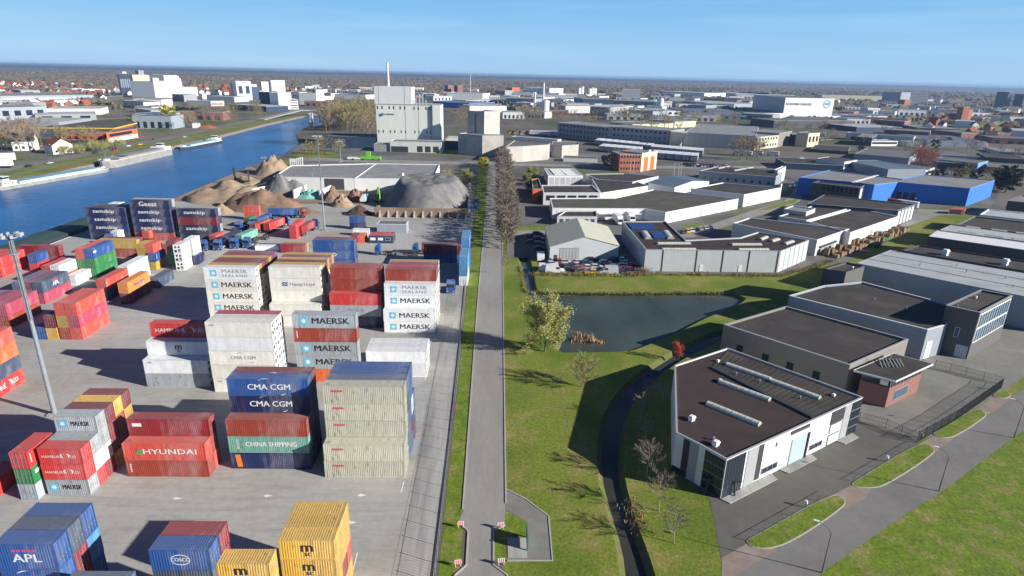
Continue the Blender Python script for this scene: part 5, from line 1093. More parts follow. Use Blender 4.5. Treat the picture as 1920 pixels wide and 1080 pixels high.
for i,p in enumerate(((154.76,233.95),(168.49,246.17),(144.42,223.71))):
    r=thing('green_skip',('green skip among the timber crates, nearest','green skip among the timber crates, farthest','green skip at the middle of the crate row')[i],'skip',(*p,0),.6); r['_org']=(0,0,0); b=MB().m('paint_green'); b.prism([(-2.4,-1),(2.4,-1),(2.4,1),(-2.4,1)],.1,1.5,P2=[(-3,-1.1),(3,-1.1),(3,1.1),(-3,1.1)],top=False); b.build('bin',r); b=MB().m('steel_dark'); [b.box(x-.1,x+.1,-1.15,1.15,.2,1.4) for x in (-1.5,0,1.5)]; b.build('ribs',r)
# ---------------- cars ----------------
for n_,c in (('silver',(.5,.52,.54)),('black',(.015,.015,.02)),('darkblue',(.02,.035,.1)),('red',(.5,.02,.03)),('white',(.75,.75,.74)),('yellow',(.8,.5,.02)),('grey',(.12,.125,.13))): mat('car_'+n_,c,.3,.03,rnd=.05,spec=.6)
def car(colr,van=False):
    def f():
        L,Wd,H=(4.9,1.95,2.0) if van else (4.3,1.75,1.42); r=thing('parked_van' if van else 'parked_car','car','van' if van else 'car',(0,0,0)); m='car_'+colr
        pr=[(-L/2,.3),(L/2,.3),(L/2,.75),(L/2-.9,.95),(L/2-1.6,H),(-L/2+.1,H),(-L/2,1.1)] if van else [(-L/2,.3),(L/2,.3),(L/2+.02,.7),(L/2-1.05,.88),(-L/2+.15,.92),(-L/2-.02,.7)]
        b=MB().m(m); n=len(pr); vs=[(x,-Wd/2,z) for x,z in pr]+[(x,Wd/2,z) for x,z in pr]; b.raw(vs,[tuple(range(n)),tuple(range(2*n-1,n-1,-1))]+[(i,i+n,(i+1)%n+n,(i+1)%n) for i in range(n)])
        b.build('body',r)
        if not van:
            q=[(-L/2+.2,.9),(L/2-1.1,.88),(L/2-1.85,H-.06),(-L/2+.75,H-.06)]; b=MB().m('glass_dark'); y0=Wd/2-.05; y1=Wd/2-.22
            vs=[(q[0][0],-y0,q[0][1]),(q[1][0],-y0,q[1][1]),(q[2][0],-y1,q[2][1]),(q[3][0],-y1,q[3][1])]; vs+=[(x,-y,z) for x,y,z in vs]
            b.raw(vs,[(0,1,2,3),(7,6,5,4),(1,5,6,2),(0,3,7,4)]); b.build('windows',r)
            b=MB().m(m); b.box(q[3][0],q[2][0],-y1-.01,y1+.01,H-.07,H); b.build('roof',r)
        else:
            b=MB().m('glass_dark'); b.raw([(L/2-.93,-.8,1.0),(L/2-.93,.8,1.0),(L/2-1.55,.8,H-.08),(L/2-1.55,-.8,H-.08)],[(0,1,2,3)]); b.v=[(x+.02,y,z+.02) for x,y,z in b.v]; b.build('windscreen',r)
            for s in (-1,1): b=MB().m('glass_dark'); b.face([(L/2-1.2,s*(Wd/2+.01),1.15),(L/2-2.2,s*(Wd/2+.01),1.15),(L/2-2.2,s*(Wd/2+.01),1.75),(L/2-1.5,s*(Wd/2+.01),1.75)]); b.build('side_window',r)
        for x in (-L/2+.8,L/2-.85):
            for s in (-1,1): b=MB().m('rubber'); b.tube((x,s*(Wd/2-.2),.32),(x,s*(Wd/2+.01),.32),.32,n=10); b.m('galvanised'); b.tube((x,s*(Wd/2),.32),(x,s*(Wd/2+.02),.32),.18,n=8); b.build('wheel',r)
        for s in (-1,1): b=MB().m('ink_white'); b.box(L/2-.03,L/2+.03,s*.62-.15,s*.62+.15,.55,.7); b.build('headlight',r)
        return r
    return Kind(f)
CARS={c:car(c) for c in ('silver','black','darkblue','red','white','yellow','grey')}; VANS={c:car(c,True) for c in ('white','silver')}
lst=[('w','white',85),('v','white',0),('c','darkblue',10),('c','red',5),('c','black',0),('c','yellow',180),('v','silver',180),('c','silver',0),('c','red',180),('c','white',180),('c','silver',0),('c','darkblue',5),('c','white',10),('v','white',0),('c','darkblue',90),('c','grey',0),('c','white',80),('c','red',80),('c','silver',85),('c','black',85),('c','grey',90),('c','black',0),('v','white',90),('c','darkblue',20),('c','black',80),('c','silver',0),('c','black',0),('c','darkblue',0),('c','silver',10),('c','black',0),('c','white',170),('c','darkblue',0),('c','grey',5),('c','silver',20),('c','red',80),('c','black',85),('c','white',80),('c','darkblue',88),('c','grey',85),('c','silver',60),('c','black',10),('c','darkblue',0)]
word={'silver':'silver','black':'black','darkblue':'dark blue','red':'red','white':'white','yellow':'yellow','grey':'dark grey'}
seen={}
PL=['in the front line of the crowded car yard','in the second line of the crowded car yard','in the middle of the crowded car yard','at the back of the crowded car yard','by the left edge of the car yard','by the right edge of the car yard','close to the workshop gable','next to the yellow car','behind the silver van','between the dark cars of the yard','along the blue clad wall of the yard']
CARPOS=[(14.61,188.15),(18.47,184.96),(25.17,191.58),(26.51,188.16),(23.43,186.88),(30.12,184.41),(35.43,184.66),(32.51,190.19),(42.18,187.79),(40.85,191.78),(36.30,195.14),(30.00,194.82),(25.47,198.92),(20.72,200.58),(17.63,196.02),(38.51,190.49),(34.65,201.97),(36.72,203.39),(39.01,204.84),(29.09,201.67),(31.78,201.17),(40.47,198.45),(14.83,199.63),(27.18,204.19),(43.48,201.80),(22.90,195.07),(21.53,190.23),(38.72,185.93),(27.38,195.30),(32.33,198.65),(28.92,189.43),(33.72,186.81),(27.02,185.37),(18.28,193.02),(20.87,196.19),(39.31,202.22),(42.61,199.19),(34.88,205.95),(31.19,206.42),(43.35,195.50),(44.54,192.55),(43.46,187.28)]
for (t,c,a),p in zip(lst,CARPOS):
    k=seen.get((t,c),0); seen[(t,c)]=k+1
    K=(VANS if t in'vw' else CARS)[c]; K.at((*p,.03),R(a),word[c]+(' van ' if t in'vw' else ' car ')+PL[k%len(PL)],'vehicles crowded in the car yard',1.25 if t=='v' else 1)
for i,(x,y) in enumerate(((15.92,233.46),(15.84,225.26),(15.62,218.31),(15.40,211.75),(13.20,229.12),(12.97,220.42))): CARS['darkblue' if i%2 else 'grey'].at((x,y,.03),R(5),'car parked in the shade left of the cream roofed workshop','cars in the shade left of the workshop')
def boxtruck():
    r=thing('box_truck','white box truck','truck',(0,0,0)); b=MB().m('white_paint'); b.box(-1.25,1.25,-4,3.2,.9,3.7); b.build('box_body',r); b=MB().m('white_paint'); b.prism([(-1.15,3.3),(1.15,3.3),(1.15,5),(-1.15,5)],.6,2.8,P2=[(-1.15,3.3),(1.15,3.3),(1.1,4.7),(-1.1,4.7)]); b.build('cab',r); b=MB().m('glass_dark'); b.raw([(-.95,5.0,1.6),(.95,5.0,1.6),(.95,4.76,2.6),(-.95,4.76,2.6)],[(0,1,2,3)]); b.build('windscreen',r)
    for s in (-1,1):
        for y in (-3,-1.9,4): b=MB().m('rubber'); b.tube((s*.8,y,.48),(s*1.15,y,.48),.48,n=10); b.build('wheel',r)
    return r
BX=Kind(boxtruck)
for p,a,l in (((51.59,256.15),185,'white box truck backed at the dark docks, left of the pair'),((57.77,261.70),185,'white box truck backed at the dark docks, right of the pair'),((175.73,355.42),100,'white box truck in the shade before the dark glazed office'),((231.14,468.35),150,'white box truck by the white corner pavilion'),((219.17,463.72),150,'white box truck left of the corner pavilion')): BX.at((*p,.02),R(a),l)
for i,p in enumerate(((204.02,308.05),(207.52,305.64),(209.81,303.16))): container(('crimson','white','white')[i],(*p,.05),6.06,R(-50),('red box at the blue warehouse docks','white box at the blue warehouse docks, left','white box at the blue warehouse docks, right')[i],'boxes at the blue warehouse docks')
q=[(217.38,286.69),(223.30,290.95),(228.25,290.10),(224.02,285.39)]
B=Bld('small_shed','small rust red open shed at the corner of the blue warehouse','shed',q,2.6,'wall_redbrick','paint_coral',par=.05,trim=None); B.panel(0,3,.1,.8,.2,2.2,'trim_dark','opening',.05,frac=True)
# ---------------- boats ----------------
mat('hull_grey',(.3,.3,.28),.6,.15,.3,rnd=.05,second=(.22,.2,.18),smix=(.45,.65),sscale=.3); mat('hull_dark',(.04,.045,.06),.6,.15); mat('coaming_blue',(.35,.55,.62),.6,.1); mat('deck_blue',(.2,.32,.4),.6,.1); mat('hatch_green',(.05,.09,.075),.6,.2,.4,rnd=0)
def barge(p,rz,L,Wd,label,hull='hull_grey',deck='deck_blue',cover=True,free=1.6,aft=1,open_=0):
    """bow towards +y"""
    r=thing('river_barge',label,'barge',(*p,-2.2),rz); y0,y1=-L/2,L/2
    P=[(-Wd/2*.8,y0),(Wd/2*.8,y0),(Wd/2,y0+2),(Wd/2,y1-6),(Wd/2*.6,y1-2),(0,y1),(-Wd/2*.6,y1-2),(-Wd/2,y1-6),(-Wd/2,y0+2)]; P2=[(x*1.03,y*1.005) for x,y in P]
    b=MB().m(hull); b.prism(P,-.4,free,P2=P2,top=False); b.m(deck); b.face([(x,y,free-.12) for x,y in inset(P2,.12)]); b.build('hull',r)
    b=MB().m('trim_white'); Q=P2
    for i in range(len(Q)): b.beam((*Q[i],free),(*Q[(i+1)%len(Q)],free),.16,.2)
    b.build('gunwale',r)
    hy0,hy1=(y0+11,y1-9); w=Wd/2-1
    b=MB().m('coaming_blue' if deck=='deck_blue' else hull); [b.box(s*w-.12,s*w+.12,hy0,hy1,free-.1,free+1.1) for s in (-1,1)]; [b.box(-w,w,y-.12,y+.12,free-.1,free+1.1) for y in (hy0,hy1)]; b.build('hold_coaming',r)
    if cover:
        n=int((hy1-hy0)/5)
        for k in range(n):
            if open_ and k==n-2: continue
            a=hy0+(hy1-hy0)*k/n; c=hy0+(hy1-hy0)*(k+1)/n-.15; b=MB().m(deck); b.raw([(-w,a,free+1.1),(0,a,free+1.5),(w,a,free+1.1),(-w,c,free+1.1),(0,c,free+1.5),(w,c,free+1.1)],[(0,3,4,1),(1,4,5,2),(0,1,2),(3,5,4)]); b.build('hatch_cover',r)
    ay=y0+5.5; b=MB().m('white_paint'); b.box(-Wd/2+.8,Wd/2-.8,y0+1.5,y0+9.5,free-.1,free+2); b.build('deckhouse',r)
    b=MB().m('white_paint'); b.box(-2,2,ay-1.5,ay+1.8,free+2,free+3); b.box(-2.3,2.3,ay-1.8,ay+2.1,free+4.1,free+4.3); b.build('wheelhouse',r)
    b=MB().m('glass_dark'); b.box(-1.9,1.9,ay-1.4,ay+1.7,free+3,free+4.1); b.build('wheelhouse_window',r)
    b=MB().m('glass_dark'); [b.box(s*(Wd/2-.78)-.02,s*(Wd/2-.78)+.02,y0+2.5+k*2,y0+3.4+k*2,free+.9,free+1.5) for s in (-1,1) for k in range(3)]; b.build('cabin_window',r)
    b=MB().m('galvanised'); b.tube((0,y1-4,free),(0,y1-4,free+5),.12,.08,6); b.build('foremast',r); b=MB().m('white_paint'); b.prism([(-1.5,y1-6),(1.5,y1-6),(.8,y1-2.5),(-.8,y1-2.5)],free,free+.8); b.build('forecastle',r)
    return r
barge((-248.5,351),R(-12),72,10,'long barge with a pale blue gunwale and white wheelhouse, nearest on the far bank',free=1.9)
barge((-247,430),R(178),72,12,'grey hulled loaded barge, middle one of the three on the far bank','hull_grey','hull_grey',free=4.4,open_=1)
barge((-247,524),R(174),56,9,'small barge with a white gunwale and dark bow, farthest of the three','hull_dark','deck_blue',free=1.8)
barge((-161.3,224),R(180),84,12.4,'barge with dark green hatch covers moored at the container quay','hull_dark','hatch_green',free=2.1)

# ---------------- trees ----------------
mat('bark',(.16,.125,.09),.95,.2,2,rnd=.15); mat('bark_pale',(.36,.31,.25),.95,.2,2,rnd=.1); mat('twig_brown',(.3,.225,.16),.95,.2,.3,rnd=.2); mat('twig_olive',(.29,.25,.12),.95,.2,.3,rnd=.2); mat('twig_red',(.34,.15,.11),.95,.2,.5,rnd=.1)
mat('leaf_yellow',(.42,.4,.03),.8,.3,.6,rnd=.05); mat('leaf_fresh',(.38,.38,.12),.8,.3,.6,rnd=.1); mat('leaf_dark',(.03,.05,.02),.85,.35,.6,rnd=.15); mat('reed',(.42,.27,.14),.9,.2,2,rnd=0); mat('leaf_red',(.5,.09,.04),.8,.2,1,rnd=0)
def tree_meshes(seed,h,sp,bark,twig,tw=.045,n1=9,n2=5,n3=7,up=.6,leaf=None,lsz=.3,nleaf=0,tr=.2,base=.25):
    rd=random.Random(seed); T=MB().m(bark); K=MB().m(twig)
    top=Vector((rd.uniform(-.3,.3),rd.uniform(-.3,.3),h*.86)); T.tube((0,0,0),top*.5,tr,tr*.6,7); T.tube(top*.5,top,tr*.6,tr*.12,6)
    def ribbon(a,b,w):
        d=(b-a); s=d.cross(Vector((rd.uniform(-1,1),rd.uniform(-1,1),rd.uniform(-1,1)))); 
        if s.length<1e-5: return
        s=s.normalized()*w; K.face([tuple(a-s),tuple(b-s*.3),tuple(b+s*.3),tuple(a+s)])
    for i in range(n1):
        f=base+(1-base)*(i+.5)/n1; p=top*f; az=i*2.4+rd.uniform(-.4,.4); ln=sp*(1.05-.55*abs(f-.5)*1.6)*rd.uniform(.75,1.1); el=up*rd.uniform(.7,1.3)
        d=Vector((math.cos(az)*math.cos(el),math.sin(az)*math.cos(el),math.sin(el))); q=p+d*ln; T.tube(p,q,tr*.32*(1.1-f*.6),.025,4,False)
        for j in range(n2):
            g=(j+1)/n2; p2=p.lerp(q,.25+.75*g); d2=(d+Vector((rd.uniform(-.9,.9),rd.uniform(-.9,.9),rd.uniform(-.2,.9)))).normalized(); q2=p2+d2*ln*.5*rd.uniform(.6,1.1); ribbon(p2,q2,tw*1.3)
            for k in range(n3):
                p3=p2.lerp(q2,(k+.6)/n3); d3=(d2+Vector((rd.uniform(-1,1),rd.uniform(-1,1),rd.uniform(-.5,1)))).normalized(); q3=p3+d3*ln*.28*rd.uniform(.6,1.2); ribbon(p3,q3,tw)
                ribbon(p3.lerp(q3,.5),p3.lerp(q3,.5)+(d3+Vector((rd.uniform(-1,1),rd.uniform(-1,1),rd.uniform(-.6,.8)))).normalized()*ln*.18,tw*.7)
                for _ in range(nleaf):
                    c=p3.lerp(q3,rd.random()*1.2)+Vector((rd.gauss(0,.25),rd.gauss(0,.25),rd.gauss(0,.25))); u=Vector((rd.uniform(-1,1),rd.uniform(-1,1),rd.uniform(-.4,.4))).normalized()*lsz*rd.uniform(.6,1.2); v=u.cross(Vector((rd.uniform(-1,1),rd.uniform(-1,1),rd.uniform(-1,1)))).normalized()*lsz*.7
                    K.m(leaf); K.face([tuple(c-u),tuple(c-v),tuple(c+u),tuple(c+v)]); K.m(twig)
    return T,K
def tree_kind(name,*a,**k):
    def f():
        T,K=tree_meshes(*a,**k); r=thing(name,'tree','tree',(0,0,0)); T.build('trunk',r); K.build('crown',r); return r
    return Kind(f)
BT=[tree_kind('bare_tree',s,10,4.4,'bark','twig_brown',.05,11,5,7) for s in (1,2,3)]; BO=[tree_kind('bare_tree',s,10,4.2,'bark','twig_olive',.06,11,5,8) for s in (4,5)]
mat('twig_grey',(.24,.195,.155),.95,.2,.3,rnd=.15)
FT=[tree_kind('avenue_tree',s,14,4.6,'bark','twig_grey',.075,20,6,8,up=.8,base=.1) for s in (6,7)]
BP=tree_kind('bare_tree',8,6,2.2,'bark_pale','twig_grey',.016,16,6,9,tr=.075); RT=tree_kind('bare_tree',9,12,5,'bark','twig_red',.05,13,5,8)
LW_=tree_kind('willow_tree',10,11,4,'bark','leaf_yellow',.03,13,5,7,leaf='leaf_yellow',lsz=.4,nleaf=3); LF=tree_kind('leafing_tree',11,9,4.6,'bark','twig_olive',.05,26,7,8,leaf='leaf_fresh',lsz=.13,nleaf=9,base=.02,up=.75)
EV=tree_kind('evergreen_tree',12,11,3.8,'bark','leaf_dark',.05,14,5,6,leaf='leaf_dark',lsz=.5,nleaf=3,base=.1,up=.3); BU=tree_kind('bush',13,3,2.2,'bark','twig_olive',.02,9,4,6,leaf='leaf_fresh',lsz=.12,nleaf=2,tr=.06,base=.05); RB=tree_kind('red_bush',14,3.4,1.5,'bark','leaf_red',.02,8,4,6,leaf='leaf_red',lsz=.14,nleaf=3,tr=.06,base=.05)
rd=random.Random(31)
y=211.0; i=0
while y<425:
    FT[i%2].at((3.9+rd.uniform(-.4,.4)-.008*max(0,y-330),y,0),rd.uniform(0,6),'bare tree in the dense avenue row beside the road' if i>0 else 'nearest bare tree of the avenue row beside the road','trees of the avenue row' if i>0 else None,(rd.uniform(1.0,1.35),rd.uniform(1.0,1.3),rd.uniform(.8,1.0))); y+=5.0; i+=1
BP.at((*(2.70,181.49),0),1,'slim bare sapling standing on the verge before the avenue row',None,(.6,.6,1.3))
LF.at((*(11.25,126.09),0),.5,'pale green leafing tree on the near corner of the pond',None,(1.2,1.1,1.25))
LF2=tree_kind('bare_shrub',15,5.6,3.4,'bark','twig_olive',.03,20,7,9,tr=.12,base=.05); LF2.at((*(17.40,109.65),0),0,'leafless olive shrub on the lawn beside the curved ditch')
BU.at((*(6.71,124.29),0),0,'low brown shrub on the lawn left of the pond tree',None,(.9,.9,.5))
for i,(p,s) in enumerate((((23.89,72.50),1.1),((24.33,66.10),1.0),((23.95,80.58),1.1),((25.71,89.89),.8),((26.46,96.74),.9),((29.65,105.56),.7))):
    BP.at((*p,0),i*1.3,('pale bare sapling on the ditch bank, tallest, left of the workshop','thin bare sapling near the bottom edge beside the ditch','bare sapling in the workshop shade, nearest the lawn','small bare sapling in the workshop shade, third from the lawn','bare sapling in the shade by the ditch bend','bare sapling in the shade farthest up the ditch')[i],'bare saplings along the ditch',s)
RB.at((*(40.45,122.15),0),0,'small red leaved bush behind the workshop corner',None,(.8,.8,1.2))
LW_.at((*(-8.28,377.46),0),0,'bright yellow willow left of the avenue')
for i,p in enumerate(((-28.60,346.23),(-24.18,343.17),(-20.14,345.37),(-16.05,347.59),(-12.01,344.48),(-27.47,359.26),(-19.12,360.20))): (LF if i%3==0 else BO[i%2]).at((*p,0),i,'scrubby half green tree between the depot and the road','scrubby trees between the depot and the road',rd.uniform(.55,.75))
# reeds in the pond and brambles on banks
b=MB().m('reed')
for (cx,cy,w,hh,n) in ((1081,634,8,2.3,75),(1088,636,6,.8,30),(1103,634,8,1.9,65),(1112,637,7,.9,35),(1126,638,9,.6,35)):
    X,Y=(19.31,133.75) if cx==1081 else (20.13,133.15) if cx==1088 else (22.13,133.83) if cx==1103 else (23.15,132.93) if cx==1112 else (24.89,132.67)
    for _ in range(n):
        x=X+rd.gauss(0,w*.09); y=Y+rd.gauss(0,.45); z=hh*rd.uniform(.6,1.15); a=rd.uniform(0,3); dx,dy=math.cos(a)*.035,math.sin(a)*.035; b.face([(x-dx,y-dy,-.9),(x+dx,y+dy,-.9),(x+dx*2+rd.uniform(-.2,.2),y+rd.uniform(-.2,.2),z-.8),(x-dx,y,z-.8)])
tag(b.build('reed_bed'),None,None,None,'stuff')
def scrub(name,pts,w,n,hh,m,seed=5,z=0):
    rd=random.Random(seed); b=MB().m(m); Ls=[(Vector(a),Vector(c)) for a,c in zip(pts,pts[1:])]; tot=sum((c-a).length for a,c in Ls)
    for _ in range(n):
        s=rd.random()*tot
        for a,c in Ls:
            L=(c-a).length
            if s<L: break
            s-=L
        p=a.lerp(c,s/L); x=p.x+rd.gauss(0,w*.4); y=p.y+rd.gauss(0,w*.4); k=hh*rd.uniform(.4,1.2)*(1 if vnoise(x*.3,y*.3,seed)>.4 else .5)
        for _ in range(4):
            dx,dy=rd.uniform(-.5,.5)*k,rd.uniform(-.5,.5)*k; a2=rd.uniform(0,3); ux,uy=math.cos(a2)*.03,math.sin(a2)*.03; b.face([(x-ux,y-uy,z-.3),(x+ux,y+uy,z-.3),(x+dx+ux,y+dy+uy,z+k),(x+dx-ux,y+dy-uy,z+k)])
    return tag(b.build(name),None,None,None,'stuff')
mat('bramble',(.36,.24,.16),.95,.25,1,rnd=0); mat('dry_grass',(.27,.22,.08),.95,.25,1,rnd=0)
scrub('bank_scrub',[(20.40,73.99),(20.52,69.49),(21.21,67.91)],2.0,150,.6,'bramble')
scrub('bank_scrub',[(11.56,182.44),(24.98,182.53),(41.75,182.23),(47.58,184.13),(62.64,184.29),(90.54,184.50),(107.85,195.72),(117.51,203.78)],1.8,1600,1.0,'dry_grass',6)
scrub('bank_scrub',[(41.97,183.33),(48.05,184.71)],1.8,300,2.0,'bramble',7)
scrub('bank_scrub',[(11.16,166.00),(26.06,165.70),(66.49,167.81)],.8,700,.5,'dry_grass',8)
scrub('bank_scrub',[(10.72,158.10),(8.44,167.27),(7.65,190.70)],.8,260,.6,'dry_grass',9)
scrub('bank_scrub',[(39.14,161.77),(45.25,192.59)],.1,4,.4,'dry_grass',9)
# tufts on the lawns
def tufts(P,n,seed,m,hh):
    rd=random.Random(seed); xs=[p[0] for p in P]; ys=[p[1] for p in P]; b=MB().m(m); k=0
    def inside(x,y):
        c=False
        for i in range(len(P)):
            (x1,y1),(x2,y2)=P[i],P[i-1]
            if (y1>y)!=(y2>y) and x<(x2-x1)*(y-y1)/(y2-y1)+x1: c=not c
        return c
    while k<n:
        x,y=rd.uniform(min(xs),max(xs)),rd.uniform(min(ys),max(ys))
        if not inside(x,y): k+=.2; continue
        if vnoise(x*.25,y*.25,seed)<.45: k+=.3; continue
        k+=1
        for _ in range(3):
            a=rd.uniform(0,6.3); r=rd.uniform(.05,.16); h_=hh*rd.uniform(.5,1.2); ux,uy=math.cos(a)*r,math.sin(a)*r; ox,oy=rd.uniform(-.2,.2),rd.uniform(-.2,.2); b.face([(x+ox-ux,y+oy-uy,0),(x+ox+ux,y+oy+uy,0),(x+ox+rd.uniform(-.1,.1),y+oy+rd.uniform(-.1,.1),h_)])
    return tag(b.build('grass_tufts'),None,None,None,'stuff')

# ---------------- middle distance and far buildings ----------------
def far(F,depth,wall,roof,name,label,cat='building',group=None,trim='trim_grey',win=None,lean=0,par=.2,z0=0):
    (a,b,h)=F; a=Vector(a); b=Vector(b); d=(b-a).normalized(); n=Vector((-d.y,d.x))
    if n.y<0: n=-n
    n=(n+d*lean).normalized(); q=[tuple(a),tuple(b),tuple(b+n*depth),tuple(a+n*depth)]
    B=Bld(name,label,cat,q,max(h,3),wall,roof,par=par,trim=trim,t=.5,group=group,tw=.4,z0=z0)
    if win:
        rows,cols,m=win; fh=h/rows
        for r_ in range(rows):
            if cols>0: B.row(0,1,cols,fh*r_+fh*.35,fh*r_+fh*.75,m,fill=.55)
            else: B.panel(0,1,.03,.97,fh*r_+fh*.4,fh*r_+fh*.75,m,'window_band',.15,frac=True)
    return B
# depot and office complex behind the trailer park
far(((60.1,638.8),(105.3,590.9),14.2),34,'wall_blue_grey','roof_grey','office_complex','long three storey blue grey office behind the trailer park',win=(3,14,'glass_dark'))
far(((105.3,590.9),(151.2,554.5),15.2),34,'wall_blue_grey','roof_grey','office_complex','right wing of the long blue grey office, up to the cream wedge',win=(3,12,'glass_dark'))
B=far(((171.9,579.9),(229.0,555.4),12.1),130,'wall_clad','roof_grey','distribution_hall','huge pale distribution hall right of the cream wedge')
for k in range(12): B.panel(0,1,k/12,k/12+.006,0,B.h-.5,'trim_grey','wall_seam',.1,frac=True)
far(((229.0,555.4),(262.1,582.6),11.2),30,'wall_cream','roof_grey','hall_end_office','cream end office with two window rows',win=(2,8,'glass_blue'))
far(((262.1,582.6),(289.3,615.7),12.7),25,'wall_taupe','roof_grey','hall_end_office','olive end block left of the dark glazed one')
far(((287.5,610.5),(305.0,613.7),10.2),25,'glass_dark','roof_grey','hall_end_office','dark glazed end block of the distribution hall')
far(((292.6,588.0),(309.5,600.2),12.8),12,'wall_cream','roof_grey','portal','cream portal block at the far right of the distribution hall',win=(1,3,'glass_dark'))
x,y=(149.35,541.92); b=MB().m('wall_cream'); q=[(149.35,541.92),(153.46,534.71)]
b.raw([(*q[0],0),(*q[1],0),(q[1][0]+9,q[1][1]+2,15),(q[0][0],q[0][1],15.5),(q[0][0]+3,q[0][1]+14,0),(q[1][0]+3,q[1][1]+14,0),(q[1][0]+12,q[1][1]+16,15),(q[0][0]+3,q[0][1]+14,15.5)],[(0,1,2,3),(1,5,6,2),(5,4,7,6),(4,0,3,7),(3,2,6,7)]); single(b,'cream_wedge','bright cream wedge tower at the joint of the office and the hall','tower')
for i,F in enumerate((((159.9,752.4),(219.7,790.5),6.2),((221.2,790.9),(256.0,816.4),7.8))): far(F,40,'wall_cream','roof_grey','rear_hall',('cream fronted rear hall behind the office, left one','cream fronted rear hall behind the office, right one')[i])
# trailer park: white roofed loading boxes
def bay():
    r=thing('loading_box','box','trailer',(0,0,0)); b=MB().m('wall_blue_grey'); b.box(-2.4,2.4,0,22,.9,4.6); b.build('box_body',r); b=MB().m('trim_white'); b.box(-2.5,2.5,-.1,22.1,4.6,4.9); b.build('roof',r)
    for s in (-1,1): b=MB().m('rubber'); b.box(s*1.6-.3,s*1.6+.3,3,9,.0,.9); b.build('wheels',r)
    return r
LB=Kind(bay)
for a,b_,n in (((85.86,515.91),(110.66,498.47),6),((120.15,476.83),(146.47,462.32),6),((89.76,565.03),(127.97,530.45),8),((129.92,519.42),(160.95,496.04),8)):
    for k in range(n):
        p=Vector(a).lerp(Vector(b_),k/(n-1)); LB.at((p.x,p.y,.03),R(-20),'white roofed semi trailer parked in the sawtooth rows of the trailer park','trailers of the trailer park',(1.1,.9,1))
# brick office with cream portal
far(((79.8,405.9),(94.3,407.8),11.4),18,'wall_redbrick','roof_grey','brick_pavilion','dark red brick office with a blue glass roof, behind the flag poles',win=(3,7,'glass_dark'))
B=far(((94.3,407.8),(108.0,421.7),12.2),16,'wall_orange','roof_grey','orange_pavilion','orange and cream gabled office front beside the dark brick one'); B.panel(0,1,.0,.16,0,B.h,'wall_cream','cream_pier',.3,frac=True); B.panel(0,1,.84,1,0,B.h,'wall_cream','cream_pier',.3,frac=True); B.panel(0,1,.42,.58,0,B.h+1.5,'wall_cream','cream_pier',.3,frac=True); B.panel(0,1,.0,1,B.h-3,B.h,'wall_cream','cornice',.35,frac=True)
far(((47.5,451.1),(72.1,448.9),1.5),12,'wall_pale','roof_green','long_canopy','long low pale canopy in front of the angular halls')
far(((32.3,662.1),(62.2,656.6),2.7),20,'trim_white','roof_light','white_sheds','low white shed row right of the stone tower') ; far(((12.1,602.3),(54.9,581.3),2.0),10,'trim_white','roof_light','white_sheds','thin white shed roof behind the angular halls')
RL=[(((202.7,434.0),(240.7,426.1),4.5),30,'wall_navy','roof_felt','dark blue hall behind the white box trucks'),(((240.7,426.1),(256.5,438.3),7.0),20,'wall_white','roof_felt','white fronted hall end beside the dark blue hall'),
(((284.4,491.4),(313.7,468.0),5.5),60,'wall_blue_grey','roof_mid','blue grey hall left of the reddish bare tree'),(((254.4,397.6),(281.4,400.7),6.2),45,'wall_blue_grey','roof_steelblue','steel blue hall directly behind the blue warehouse'),(((281.4,400.7),(296.3,413.7),5.9),30,'wall_white','roof_steelblue','white end wall beside the steel blue hall'),
(((356.9,618.4),(367.5,610.7),8.3),50,'wall_navy','roof_grey','dark arched hall left of the white office row'),(((368.1,610.8),(397.7,616.1),5.2),14,'wall_white','roof_light','white two storey office row in the right hand estate'),(((405.3,612.7),(418.8,610.4),4.7),18,'wall_clad','roof_grey','small pale hall with a sloping roof'),
(((434.7,627.7),(489.4,618.1),5.8),70,'wall_blue_grey','roof_steelblue','long hall with a steel blue roof'),(((485.0,626.9),(500.5,629.7),3.2),8,'paint_scarlet','paint_scarlet','bright red lorry body near the steel blue roof'),
(((323.1,449.6),(345.5,439.3),5.4),40,'wall_navy','roof_mid','navy hall with a long white eaves line'),(((345.5,439.3),(365.1,455.1),6.1),30,'paint_sky','roof_mid','sky blue end wall of the navy hall'),(((369.5,513.9),(399.9,508.2),3.5),40,'wall_navy','roof_mid','long dark hall behind the navy one'),
(((349.9,434.8),(368.9,422.4),4.5),30,'wall_brick','roof_mid','dark brick hall near the evergreens'),(((400.3,501.7),(424.4,489.2),3.9),40,'wall_dark','roof_felt','dark hall with bright blue awnings'),(((526.3,705.3),(594.4,718.9),7.7),40,'wall_brick','roof_mid','long dark brick hall with a pale roof edge'),
(((454.1,791.8),(522.8,807.7),5.9),60,'wall_navy','roof_light','dark hall with a curved pale roof'),(((546.0,813.1),(595.7,801.2),5.4),60,'wall_navy','roof_grey','navy and grey hall on the far right estate'),(((362.6,826.3),(487.1,857.4),9.5),50,'wall_dark','roof_mid','long dark base hall before the white tower warehouse'),
(((277.0,547.3),(302.3,532.2),2.3),40,'wall_dark','roof_felt','low dark hall behind the box trucks'),(((452.7,556.0),(473.0,547.6),2.9),40,'wall_pale','roof_grey','pale hall far right above the dark awning hall')]
for F,dp,w,rf,l in RL: far(F,dp,w,rf,'estate_hall',l,win=((1,0,'glass_dark') if w in('wall_white','wall_pale') else None))
